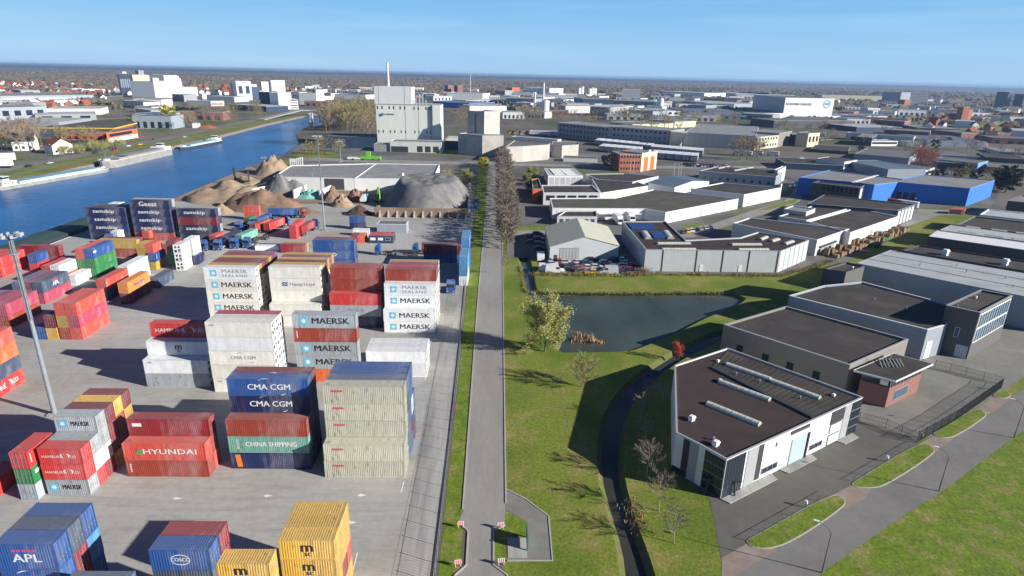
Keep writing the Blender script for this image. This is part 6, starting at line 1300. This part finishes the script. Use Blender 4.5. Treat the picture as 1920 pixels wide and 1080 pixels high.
# tower warehouse with lettering
(a,b_,h)=((472.3,1047.1),(561.7,1061.6),32.3); h=33; c=(495.82,1239.60); a=Vector(a); b_=Vector(b_); c=Vector(c); e=b_+(c-a)
B=Bld('tower_warehouse','giant white high bay warehouse with lettering and a round emblem','building',[tuple(a),tuple(b_),tuple(e),tuple(c)],h,'wall_white','roof_mid',par=.5,trim='trim_white',t=1)
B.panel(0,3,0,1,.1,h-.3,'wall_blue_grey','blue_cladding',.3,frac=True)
d=(b_-a).normalized(); n=Vector((d.y,-d.x))
def sign(B,txt,u,z,size,m,sx=1.0):
    g=MB(); put(g,txt,size,0,0,m,.04,1,sx); g.v=[(a.x+d.x*(u+x)+n.x*.3,a.y+d.y*(u+x)+n.y*.3,z+zz) for x,y,zz in g.v]; return g.build('lettering',B.r)
L=(b_-a).length; sign(B,'KUEHNE+NAGEL',L*.29,h-10,5.4,'ink_grey',1.15); sign(B,'\u2693' if False else 'KN',L*.86,h-9,5,'ink_sky')
g=MB().m('ink_sky'); pts=[]
for k in range(28):
    t0=2*math.pi*k/28; t1=2*math.pi*(k+1)/28; q=[(6.5*math.cos(t0),6.5*math.sin(t0)),(6.5*math.cos(t1),6.5*math.sin(t1)),(5.2*math.cos(t1),5.2*math.sin(t1)),(5.2*math.cos(t0),5.2*math.sin(t0))]
    g.face([(a.x+d.x*(L*.86+x)+n.x*.32,a.y+d.y*(L*.86+x)+n.y*.32,h-9+z) for x,z in q])
g.build('emblem_ring',B.r)
far(((434.2,1035.3),(472.3,1047.1),8.5),60,'wall_white','roof_mid','annex_hall','white low annex at the left foot of the giant warehouse'); far(((441.0,1184.9),(434.2,1035.3),6.7),120,'wall_blue_grey','roof_steelblue','annex_hall','blue roofed low annex left of the giant warehouse')
far(((563.9,1062.3),(722.3,1097.3),5.2),60,'wall_white','roof_steelblue','annex_hall','long white wall with a blue roof right of the giant warehouse')
FL=[(((1120.4,2205.1),(1346.7,2189.9),15.9),60,'wall_cream','roof_light','long cream hall on the far right horizon',None),(((1299.5,2002.2),(1349.0,1988.7),35.5),60,'wall_grey','roof_grey','grey office tower with white window bands',(8,0,'trim_white')),(((1255.1,1980.7),(1299.5,2002.2),33.5),60,'wall_blue_grey','roof_grey','shaded left half of the grey office tower',None),  # left half of the tower has its shade put into a bluer wall colour
(((1072.9,1671.6),(1094.7,1680.9),18.9),20,'wall_redbrick','roof_mid','dark red square tower',None),(((1400.8,1781.4),(1417.1,1759.1),43.2),30,'wall_navy','roof_mid','dark tower block, left of the twins at the right edge',(9,5,'glass_dark')),(((1444.5,1770.4),(1451.0,1744.7),38.7),30,'wall_navy','roof_mid','dark tower block, right of the twins at the right edge',(8,5,'glass_dark')),
(((799.9,1093.9),(804.8,1082.3),18.9),20,'wall_redbrick','roof_mid','dark red block beside the park',None),(((763.9,1033.6),(777.5,1037.4),25.4),10,'wall_redbrick','roof_mid','tall pinkish red slab at the park edge',None),
(((175.0,1333.3),(241.2,1339.6),14.9),90,'wall_navy','roof_grey','long navy hall in the central far estate',None),(((245.6,1364.5),(331.6,1312.3),12.0),90,'wall_grey','roof_grey','grey hall right of the long navy one',None),(((169.3,1152.8),(264.6,1207.0),8.4),40,'wall_white','roof_light','white hall row below the navy hall',(1,0,'glass_dark')),(((224.0,1034.3),(300.1,1045.7),8.4),40,'wall_white','roof_light','white hall with dark gates below the grey hall',(1,7,'glass_dark')),
(((112.0,1067.4),(159.4,1084.3),12.0),30,'wall_pale','roof_grey','pale hall between the white tank and the white row',None),(((104.8,1397.8),(140.2,1389.2),10.1),60,'wall_blue_grey','roof_steelblue','blue roofed hall beside the white tank',None),(((409.0,1412.3),(478.0,1289.3),12.5),90,'wall_blue_grey','roof_light','blue grey hall with pale curved roof, left of the annexes',None),(((414.2,1264.7),(451.2,1259.8),14.3),40,'wall_white','roof_light','white banded office before the curved roof',(3,0,'glass_dark')),
(((355.9,1856.8),(408.2,1846.1),25.1),120,'wall_clad','roof_light','pale hall under the horizon, centre',None),(((566.5,2228.6),(672.0,2088.4),16.0),120,'wall_white','roof_light','long white hall under the horizon, right of centre',None),(((781.9,2370.9),(803.2,2167.0),15.1),80,'wall_grey','roof_light','grey hall under the horizon left of the annexes',None),
(((82.7,2009.2),(153.8,1956.0),22.2),80,'wall_white','roof_light','white hall with grey roof far behind the stone tower',None),(((89.6,1663.9),(202.7,1656.3),10.6),60,'wall_pale','roof_light','long pale hall far behind the stone tower',None),(((15.9,1285.1),(68.6,1264.8),14.4),60,'wall_blue_grey','roof_grey','blue grey works right of the silo chimney group',None),
(((-121.3,1182.5),(-52.3,1136.1),9.4),80,'wall_blue','roof_steelblue','bright blue roofed works right of the silo',None),(((-124.6,1541.4),(-38.4,1524.4),14.7),80,'wall_white','roof_light','white hall right of the silo, far back',None),(((-47.8,1039.5),(13.3,1062.0),10.0),40,'wall_pale','roof_grey','pale works behind the stone tower',None),(((-153.9,1946.3),(-129.4,1964.3),24.5),20,'wall_brick','roof_mid','brown stub tower right of the silo, left one',None),(((-123.0,1916.1),(-107.8,1927.0),25.6),20,'wall_brick','roof_mid','brown stub tower right of the silo, middle one',None),(((43.7,2151.1),(69.3,2170.5),18.7),30,'wall_orange','roof_mid','orange brown works tower behind the stone tower',None),
(((-358.1,1407.9),(-286.9,1388.4),11.1),60,'wall_white','roof_steelblue','white works with a blue roof left of the silo',None),(((870.5,2313.1),(955.1,2258.0),18.5),60,'wall_navy','roof_grey','navy hall under the horizon, far right',None),
(((-748.9,974.9),(-676.5,1085.6),12.2),120,'wall_blue_grey','roof_grey','very long hall with a teal window band, far left bank',(1,0,'door_blue')),(((-706.8,1135.2),(-689.8,1192.5),7.1),60,'wall_dark','roof_felt','dark flat hall at the end of the very long hall',None),(((-695.3,903.8),(-672.9,913.2),4.3),30,'wall_white','roof_light','white low hall at the left edge',None),
(((-535.7,691.8),(-511.6,732.5),13.8),60,'wall_blue_grey','roof_grey','big grey hall at the left edge with white framed bays',(1,4,'glass_dark')),(((-555.9,795.7),(-502.2,814.0),7.6),40,'wall_white','roof_light','long white hall on the left bank',None),(((-499.2,694.4),(-452.9,724.3),7.2),50,'wall_grey','roof_light','pale roofed workshop behind the yellow trimmed building',(1,3,'glass_dark')),
(((-442.2,567.7),(-447.7,623.6),10.1),50,'wall_blue_grey','roof_light','light roofed hall at the left edge above the brown trees',None)]
for F,dp,w,rf,l,wn in FL: far(F,dp,w,rf,'far_hall',l,win=wn)
# yellow trimmed and orange buildings on the far bank
B=Bld('trimmed_building','dark building with a bright yellow roof line on the far bank','building',[(-391.74,543.31),(-405.62,614.70),(-384.79,666.98),(-344.85,611.18),(-331.86,552.81)],8,'wall_dark','roof_green',trim='yellow_trim',t=.8,tw=.8); B.row(0,4,10,2,5,'glass_blue',fill=.7)
B=Bld('orange_lowrise','low orange front wall behind the bare trees','building',[(-360.99,529.39),(-328.50,531.80),(-336.70,550.04),(-370.99,547.25)],5,'wall_orange','roof_mid'); B.row(0,1,5,.5,3,'glass_dark',fill=.5)
B=Bld('orange_building','orange framed building with a dark glass band on the far bank','building',[(-314.64,511.55),(-315.45,557.51),(-334.63,588.03),(-330.26,548.36)],7.5,'wall_orange','roof_mid'); B.panel(0,1,.08,.8,4.3,6.6,'glass_dark','glass_band',.2,frac=True); B.panel(0,1,.03,.97,0,3.2,'wall_white','ground_floor',.1,frac=True); B.row(0,1,8,.3,3,'glass_dark',fill=.5)
# white mill complexes on the far bank
CX=[(((-805.9,1390.4),(-788.9,1402.3),43.1),30,'wall_navy','dark ribbed silo group of the left mill',(1,5,'wall_blue_grey')),(((-736.3,1303.6),(-689.2,1302.5),30.5),30,'wall_blue_grey','blue shaded block of the left mill',None),(((-689.2,1302.5),(-680.4,1308.0),37.5),30,'wall_white','slim white block of the left mill',None),(((-1011.3,1808.1),(-980.0,1840.1),36.3),30,'wall_cream','cream top block of the left mill',None),(((-805.1,1508.3),(-765.9,1495.9),40.9),40,'wall_white','tall white block of the left mill',None),(((-680.4,1308.0),(-645.9,1329.1),31.6),40,'wall_white','broad white block of the left mill',None),(((-862.7,1703.9),(-839.5,1724.4),30.4),30,'wall_white','rear white block of the left mill',None),(((-681.8,1404.0),(-658.1,1419.6),18.7),30,'wall_pale','pale low block right of the left mill',None),  # blue shaded block: shade is put into its wall colour
(((-1619.1,2949.1),(-1609.2,2974.9),40.8),20,'wall_grey','grey lift tower on the left mill',None),(((-830.8,1448.2),(-824.1,1453.0),47.1),10,'wall_cream','slim cream stair tower of the left mill',None),(((-1098.6,2217.8),(-1089.9,2229.4),29.2),14,'wall_white','slim white tower at the right of the left mill',None),(((-720.0,1378.7),(-692.2,1363.4),17.2),20,'wall_blue_grey','shaded recess block of the left mill',None),(((-512.2,1291.8),(-493.3,1275.4),25.3),24,'wall_navy','dark gap block of the middle mill',None),(((-513.5,1378.5),(-501.4,1385.7),15.2),20,'wall_clad','pale low block of the middle mill',None),(((-585.0,1278.1),(-578.4,1281.9),10.1),14,'wall_white','small white tower between the mills',None),(((-559.9,1292.4),(-532.0,1280.8),8.1),20,'wall_white','white sheds row between the mills',None),(((-597.9,1459.3),(-586.6,1466.8),28.5),20,'wall_navy','dark side block of the middle mill',None),(((-511.3,1265.6),(-487.2,1278.7),35.7),30,'wall_white','white portal block of the middle mill',(1,2,'wall_navy')),(((-524.5,1371.9),(-513.5,1378.5),27.9),20,'wall_white','slim white tower of the middle mill',None),(((-605.8,1659.2),(-591.9,1669.7),28.5),20,'wall_white','white tower between the middle and right mills',None),  # recess block: blue grey wall colour stands in for shade
(((-354.0,998.3),(-337.9,989.4),25.3),26,'wall_white','white balconied block of the right mill',None),(((-342.4,1002.9),(-315.9,1013.5),15.1),30,'wall_white','stepped white block of the right mill',(4,0,'glass_dark')),(((-378.3,1020.0),(-358.8,1012.0),25.0),30,'wall_navy','shaded block left of the right mill',None),(((-403.2,1223.2),(-375.3,1213.9),19.3),26,'wall_pale','pale silo block of the right mill',(1,6,'wall_grey')),(((-358.0,1157.1),(-325.9,1151.4),20.1),26,'wall_white','long white block of the right mill',None),(((-353.0,1248.5),(-339.4,1255.3),23.6),16,'wall_white','white end tower of the right mill',None),  # shaded block: navy wall colour carries the shade
(((-540.1,1200.1),(-484.0,1182.5),9.5),40,'wall_clad','pale hall between the mills',None),(((-468.2,1049.6),(-450.8,1057.3),5.8),8,'wall_white','low white shed with a red band',(1,0,'paint_scarlet')),(((-522.3,1080.5),(-474.8,1064.7),6.8),30,'wall_white','long white shed below the left mill',None),(((-408.9,976.4),(-337.4,932.9),7.8),40,'wall_navy','dark curved roof hall by the bridge',None)]
for F,dp,w,l,wn in CX: far(F,dp,w,'roof_light','mill_block',l,win=wn,cat='mill')
for k in range(5):
    b=MB().m('wall_white'); x=(-547.99,1570.04) if k==0 else (-542.81,1573.64) if k==1 else (-537.60,1577.27) if k==2 else (-532.37,1580.91) if k==3 else (-527.12,1584.57)
    b.tube((*x,0),(*x,34),5,5,12); o=single(b,'silo_cylinder','white cylindrical silo in the row on the right mill','silo','cylinders of the right mill')
for i,(p,hh,rr,l) in enumerate((((72.92,997.20),22,6,'white round tank by the far industrial chimney'),((238.75,1916.22),26,5,'green capped white column of the far works, left'),((249.21,1922.79),30,5,'green capped white column of the far works, right'),((273.88,1938.29),24,5,'white column of the far works, left of three'),((282.79,1943.89),27,5,'white column of the far works, middle of three'),((291.76,1949.52),25,5,'white column of the far works, right of three'),((328.30,1290.16),20,5,'small white column beside the grey hall'))):
    r=thing('process_column',l,'column',(*p,0)); r['_org']=(0,0,0); b=MB().m('wall_white'); b.tube((0,0,0),(0,0,hh),rr,rr,12); b.build('tank',r); b=MB().m('paint_green' if 'green' in l else 'trim_grey'); b.tube((0,0,hh),(0,0,hh+2.5),rr*.7,rr*.3,10); b.build('cap',r)
for p,hh,l in (((83.95,1210.34),46,'tall white chimney in the central far works'),((65.27,1165.28),30,'shorter white chimney behind the stone tower'),((-76.18,1718.35),60,'thin lattice mast far behind the stone tower')):
    b=MB().m('trim_white'); b.tube((*p,0),(*p,hh),2.2 if hh<50 else 1.0,1.6 if hh<50 else .5,8); single(b,'chimney',l,'chimney')
# houses
def house(w,rf,k):
    def f():
        q=[(-5,-4),(5,-4),(5,4),(-5,4)]; B=gable('house','house',q,5.5,9.2,w,rf,(k,0),cat='house',ov=.5); B.r['_org']=(0,0,0)
        for x in (-3.2,0,3.2): b=MB().m('glass_dark'); b.box(x-.6,x+.6,-4.06,-3.98,1,2.4); b.build('window',B.r)
        b=MB().m('wall_redbrick'); b.box(2,2.8,-.6,.2,7.5,10.2); b.build('chimney',B.r); return B.r
    return Kind(f)
HS=[house('wall_white','roof_tile',0),house('wall_redbrick','roof_tile',1),house('wall_pale','roof_slate',0),house('wall_redbrick','roof_slate',1),house('wall_white','roof_slate',1)]
HL=['small white walled house with a red tiled roof in the distant town','small brick house with a red tiled roof in the distant town','small pale house with a slate roof in the distant town','small brick house with a slate roof in the distant town','small white house with a dark roof in the distant town']
rd=random.Random(77); spots=[]
def ray(px,d):  # ground point at bearing of picture column px, distance d
    t=(px-936)/1149*1.02; return (t*d,d)
for i in range(285):
    if i<120: x,y=ray(rd.uniform(-10,240),rd.uniform(900,1900)) 
    elif i<150 or i>=250: x,y=ray(rd.uniform(300,640),rd.uniform(1500,2300))
    elif i<190: x,y=ray(rd.uniform(1700,1920),rd.uniform(700,1500))
    else: x,y=ray(rd.uniform(0,300),rd.uniform(1000,2100))
    k=rd.choice((0,1,1,0,2,3,4)); HS[k].at((x,y,0),rd.uniform(0,3),HL[k],'houses of the distant town, kind '+('one','two','three','four','five')[k],rd.uniform(.9,1.25))
HS[0].at((*(-308.47,444.81),0),R(60),'white gabled house with a brown roof beside the riverside road',None,(1.3,1.3,1.1)); HS[4].at((*(-341.15,458.63),0),R(20),'white cottage half hidden by the big bare trees at the left edge',None,1.3)
# filler sheds of the distant estate
ES=[]
def shed(w,rf,h):
    def f():
        B=Bld('estate_shed','shed','building',[(-20,-14),(20,-14),(20,14),(-20,14)],h,w,rf,par=.2,trim='trim_grey',t=.5,tw=.4); B.r['_org']=(0,0,0); B.r.location=(0,0,0); B.row(0,1,5,.5,h*.55,'glass_dark',fill=.5,name='gate'); return B.r
    return Kind(f)
SK=[('wall_white','roof_light',8,'white walled shed with a pale roof in the distant estate'),('wall_blue_grey','roof_steelblue',9,'blue grey shed with a steel blue roof in the distant estate'),('wall_white','roof_grey',9,'white shed with a grey roof in the distant estate'),('wall_pale','roof_mid',7,'pale shed with a dark roof in the distant estate'),('wall_grey','roof_light',10,'grey shed with a pale roof in the distant estate'),('wall_brick','roof_mid',7,'brick shed with a dark roof in the distant estate')]
SH=[shed(*s[:3]) for s in SK]
taken=[(o.location.x,o.location.y) for o in bpy.data.objects if o.parent is None and o.name.split('.')[0] in('far_hall','estate_hall','mill_block','office_complex','distribution_hall','tower_warehouse','annex_hall')]
for i in range(420):
    if i<90 or i>=240: x,y=ray(rd.uniform(940,1500) if i<300 else rd.uniform(600,1900),rd.uniform(900,2200) if i<300 else rd.uniform(1100,2300))
    elif i<180: x,y=ray(rd.uniform(1500,1940),rd.uniform(430,1500))
    elif i<200: x,y=ray(rd.uniform(640,940),rd.uniform(900,2000))
    else: x,y=ray(rd.uniform(0,450),rd.uniform(650,1500))
    if any(math.hypot(x-u,y-v)<46 for u,v in taken): continue
    if -300<x<-100 and y<1400: continue
    taken.append((x,y)); k=rd.randrange(6); SH[k].at((x,y,0),rd.choice((R(-40),R(50),R(-15),0))+rd.uniform(-.1,.1),SK[k][3],'sheds of the distant estate, kind '+('one','two','three','four','five','six')[k],(rd.uniform(.6,1.6),rd.uniform(.6,1.4),rd.uniform(.7,1.4)))
# vehicles far off
VC=list(CARS.values()); CN=[word[c] for c in CARS]
def lot(a,b_,n,rows,dy,lab,grp):
    for k in range(n*rows):
        p=Vector(a).lerp(Vector(b_),(k%n)/(n-1)); i=rd.randrange(7); VC[i].at((p.x+rd.uniform(-.3,.3),p.y+dy*(k//n),.04),R(90)+rd.uniform(-.1,.1),CN[i]+' car '+lab,grp+', '+CN[i])
lot((12.02,657.60),(57.79,644.02),26,3,16,'parked in the rows right of the stone tower','cars right of the stone tower')
lot((27.63,259.45),(43.09,260.60),12,1,0,'before the low brown roofed annex','cars before the low annex')
lot((70.37,237.03),(88.94,249.11),9,1,0,'on the lane before the striped long wall','cars on the lane')
lot((160.49,376.49),(174.68,386.29),7,1,0,'beside the blue walled hall','cars beside the blue walled hall')
lot((264.56,455.62),(282.89,452.51),10,2,9,'between the blue grey hall and the blue warehouse','cars behind the blue warehouse')
lot((448.39,689.66),(490.49,663.93),18,2,16,'in the far right estate','cars in the far right estate')
lot((135.38,438.26),(163.63,431.47),14,2,9,'on the trailer park tarmac','cars on the trailer park tarmac')
lot((298.45,627.50),(361.04,672.16),18,2,18,'parked beyond the cream portal block','cars beyond the portal')
for i,p in enumerate(((-280.99,394.09),(-283.25,379.72),(-283.89,445.68),(-280.55,462.21),(-286.17,489.25),(-283.68,501.06),(-292.99,541.13),(-278.67,562.79),(-212.80,759.31))): VC[i%7].at((*p,.05),R(80),CN[i%7]+' car on the riverside road','cars on the riverside road, '+CN[i%7])
for i,p in enumerate(((371.92,717.05),(217.72,518.85),(229.01,513.46),(205.15,509.75),(199.47,512.39))): BX.at((*p,.05),R(60),('box truck beyond the portal','white tank lorry before the cream end office, first','white lorry before the cream end office, second','white lorry before the cream end office, third','white lorry at the corner of the cream end office')[i])
mat('pile_rust',(.36,.11,.05),.95,.25,.3,rnd=.3)
for p,l,c in (((-375.14,668.74),'orange material pile on the far bank, left','pile_rust'),((-366.65,692.81),'red orange material pile on the far bank, middle','pile_rust'),((-299.88,660.55),'orange material pile on the far bank beside the white cabin','pile_rust')):
    heap(p,13,6,3,c,l,int(p[0])%17,.3,5)
far(((-315.0,656.8),(-308.7,658.3),4.8),6,'wall_white','roof_light','site_cabin','white cabin left of the orange pile on the far bank')
# footbridge / road bridge over the canal
r=thing('road_bridge','low concrete bridge with white pylon over the far canal','bridge',(*(-256.82,820.65),0)); b=MB().m('wall_grey'); p0,p1,p2=(-287.09,773.17),(-271.77,869.47),(-233.40,893.94); b.beam((*p0,1),(*p1,7),9,1.2); b.beam((*p1,7),(*p2,7),9,1.2); b.build('deck',r); b=MB().m('trim_white'); q=(-231.57,789.55); b.box(-2,2,-2,2,-2,9,0,q); b.build('pier',r)
# ---------------- woods ----------------
mat('wood_brown',(.165,.13,.1),1,.35,.02,rnd=0,space='world',second=(.1,.1,.055),smix=(.45,.6),sscale=.01,third=(.19,.13,.09),tmix=(.5,.62),tscale=.004)
mat('wood_far',(.055,.062,.05),1,.35,.01,rnd=0,space='world',second=(.08,.075,.06),smix=(.45,.6),sscale=.003)
def ridge(b,x,y,ang,L,w,h,rd,seg=7):
    ca,sa=math.cos(ang),math.sin(ang); n=max(4,int(L/seg)); vs=[]; 
    for i in range(n+1):
        t=(i/n-.5)*L; hh=h*rd.uniform(.55,1.1)*(1 if 0<i<n else .3); ww=w*rd.uniform(.7,1.2); o=rd.uniform(-.25,.25)*w
        for u,z in ((-ww,0),(-ww*.75,hh*.7),(o,hh),(ww*.75,hh*.7),(ww,0)): vs.append((x+t*ca-u*sa,y+t*sa+u*ca,z))
    fs=[(i*5+k,i*5+k+1,(i+1)*5+k+1,(i+1)*5+k) for i in range(n) for k in range(4)]; b.raw(vs,[f[::-1] for f in fs])
rd=random.Random(5); b=MB().m('wood_brown'); c=MB().m('wood_far')
for i in range(1500):
    d=2300*(4.2**rd.random())*1.0; 
    px=rd.uniform(-60,1980); x,y=ray(px,d); ridge(b,x,y,rd.gauss(0,.35),rd.uniform(120,420)*(d/3000),rd.uniform(10,26),rd.uniform(9,14),rd,8 if d<4000 else 16)
for i in range(500):
    d=8000*(2.8**rd.random()); x,y=ray(rd.uniform(-60,1980),d); ridge(c,x,y,rd.gauss(0,.2),rd.uniform(600,2200),60,rd.uniform(16,30),rd,60)
tag(b.build('woodland'),None,None,None,'stuff'); tag(c.build('woodland'),None,None,None,'stuff')
# tree masses inside the town and the estate: many small ridges
b=MB().m('wood_brown')
for i in range(1150):
    k=i%4
    if k==0: x,y=ray(rd.uniform(0,250),rd.uniform(850,2300)); 
    elif k==1: x,y=ray(rd.uniform(250,940),rd.uniform(1600,2400))
    elif k==2: x,y=ray(rd.uniform(940,1500),rd.uniform(1100,2300))
    else: x,y=ray(rd.uniform(1300,1930),rd.uniform(950,2300))
    if any(abs(x-u)<36 and abs(y-v)<30 for u,v in taken): continue
    ridge(b,x,y,rd.uniform(-.6,.6),rd.uniform(15,80),rd.uniform(2.5,6),rd.uniform(5,10),rd,3.5)
tag(b.build('town_trees'),None,None,None,'stuff')
# individual trees of the middle distance
def grove(P,n,kinds,lab,grp,s0,s1,seed):
    rd=random.Random(seed); k=0
    while k<n:
        u,v=rd.random(),rd.random(); a=Vector(P[0]).lerp(Vector(P[1]),u); c=Vector(P[3]).lerp(Vector(P[2]),u); p=a.lerp(c,v); s=rd.uniform(s0,s1); rd.choice(kinds).at((p.x,p.y,0),rd.uniform(0,6),lab,grp,(s,s,s*rd.uniform(.85,1.1))); k+=1
grove([(-167.06,566.36),(-114.37,576.92),(-177.66,925.01),(-232.14,918.73)],70,BO+BT[:1],'bare brown tree of the riverside wood left of the silo','trees of the riverside wood',1.9,2.7,1)
grove([(-138.00,432.78),(-108.69,448.69),(-121.34,485.30),(-148.68,487.75)],10,BO,'bare pale trunked tree on the grass before the riverside wood','trees on the grass by the riverside',.9,1.3,2)
grove([(-197.21,665.91),(-166.75,673.29),(-178.11,720.29),(-206.40,683.93)],12,BO,'low bare tree on the river spit','trees on the river spit',.6,.9,12)
grove([(-327.68,415.64),(-324.86,458.08),(-386.22,540.42),(-405.25,518.64)],22,BT,'big bare brown tree in the grove at the left edge','trees of the left edge grove',1.3,1.8,3)
grove([(-351.67,496.26),(-307.64,496.67),(-330.94,533.53),(-369.64,525.77)],14,BO+BT,'bare tree in front of the orange and yellow building','trees before the orange building',.9,1.3,4)
grove([(-308.38,609.01),(-281.30,774.88),(-359.78,951.93),(-408.74,813.33)],26,BT+BO,'bare tree between the material piles and the mills','trees between piles and mills',1.1,1.7,5)
grove([(-391.75,778.74),(-368.22,786.05),(-401.98,859.82),(-417.80,831.77)],5,[EV],'dark evergreen below the left mill','evergreens below the left mill',1.1,1.5,15)
grove([(-58.63,751.55),(-33.49,727.19),(-44.67,970.49),(-74.71,960.22)],14,BT,'bare tree between the silo and the stone tower','trees between silo and tower',1.1,1.5,6)
grove([(6.71,768.64),(296.95,748.05),(383.45,994.69),(12.66,1003.65)],52,BT+BO,'bare tree in the belt behind the long office','trees of the belt behind the long office',1.2,1.9,7)
grove([(181.18,473.32),(200.12,469.95),(228.30,539.32),(203.81,535.30)],9,BT,'bare tree in the clump before the cream end office','trees before the cream end office',1.3,1.8,8)
grove([(285.92,431.82),(300.49,423.74),(319.44,451.84),(300.42,454.83)],7,[RT],'reddish bare tree in the clump behind the blue warehouse','reddish trees behind the blue warehouse',1.2,1.5,9)
grove([(275.95,331.96),(291.94,339.78),(316.77,373.87),(306.90,369.05)],7,[EV],'dark evergreen right of the blue warehouse','evergreens right of the blue warehouse',1.0,1.5,10)
grove([(269.33,378.53),(329.18,385.02),(358.42,421.14),(286.43,401.29)],12,[EV,BO[0],BT[0]],'mixed tree behind the blue warehouse','trees behind the blue warehouse',.7,1.0,11)
grove([(284.57,656.84),(366.83,422.14),(615.68,723.18),(354.62,761.30)],20,BT+BO+[EV],'small tree between the halls of the right hand estate','small trees between the estate halls',.6,1.0,23)
grove([(291.02,732.67),(446.39,518.38),(789.09,932.95),(391.28,950.62)],24,BT+BO,'bare tree scattered through the right hand estate','trees scattered through the estate',.8,1.3,13)
grove([(15.46,307.82),(20.90,308.32),(24.12,361.25),(16.62,370.16)],6,[LF,EV],'shrubby tree left of the orange cornered office','trees left of the orange cornered office',.5,.8,14)
grove([(68.93,404.58),(79.76,405.94),(84.47,431.42),(74.89,430.13)],5,[EV,BT[0]],'tree left of the dark red brick office','trees left of the brick office',.8,1.2,16)
LW_.at((*(-344.78,669.63),0),1,'large yellow green willow on the far bank',None,(2.1,2.1,1.9)); 
grove([(-293.23,420.84),(-280.58,472.34),(-297.59,498.52),(-305.63,442.19)],26,[BU],'rounded green hedge shrub along the riverside road','hedge shrubs along the riverside road',1.2,2.0,17)
for i,p in enumerate(((-318.03,406.41),(-318.51,411.62),(-301.87,403.60),(-298.22,404.12),(-293.51,410.00),(-293.78,418.01),(-273.34,426.65),(-277.36,399.52))): LMP.at((*p,0),R(100),'pale street lamp on the riverside road','street lamps on the riverside road',1.3)
for i,p in enumerate(((-311.17,397.22),(-295.43,373.65))): BX.at((*p,.05),R(110),('white lorry at the left frame edge by the river, upper','white lorry at the left frame edge by the river, lower')[i],None,1.5)
# parkland at the far right
struct('meadow',[(699.75,992.74),(619.52,723.95),(1631.94,1942.35),(1393.99,1904.05)],.03,'grass_lawn')
if REM.v: tag(REM.build('container_remainder'),None,None,None,'stuff')
for o in bpy.data.objects:
    for k in ('_org','_ci'):
        if k in o and not KEEPCI: del o[k]
# ---------------- air ----------------
HZ=bpy.data.materials.new('haze'); HZ.use_nodes=True; t=HZ.node_tree; t.nodes.remove(t.nodes['Principled BSDF']); pv=t.nodes.new('ShaderNodeVolumePrincipled'); pv.inputs['Color'].default_value=(.4,.62,.97,1); pv.inputs['Density'].default_value=8e-5; pv.inputs['Anisotropy'].default_value=.2; t.links.new(pv.outputs[0],t.nodes['Material Output'].inputs['Volume'])
MT['haze']=HZ; b=MB().m('haze'); b.box(-26000,26000,-2500,26000,-4,68); o=b.build('haze'); o['kind']='stuff'
SC.cycles.volume_max_steps=16; SC.cycles.volume_step_rate=5
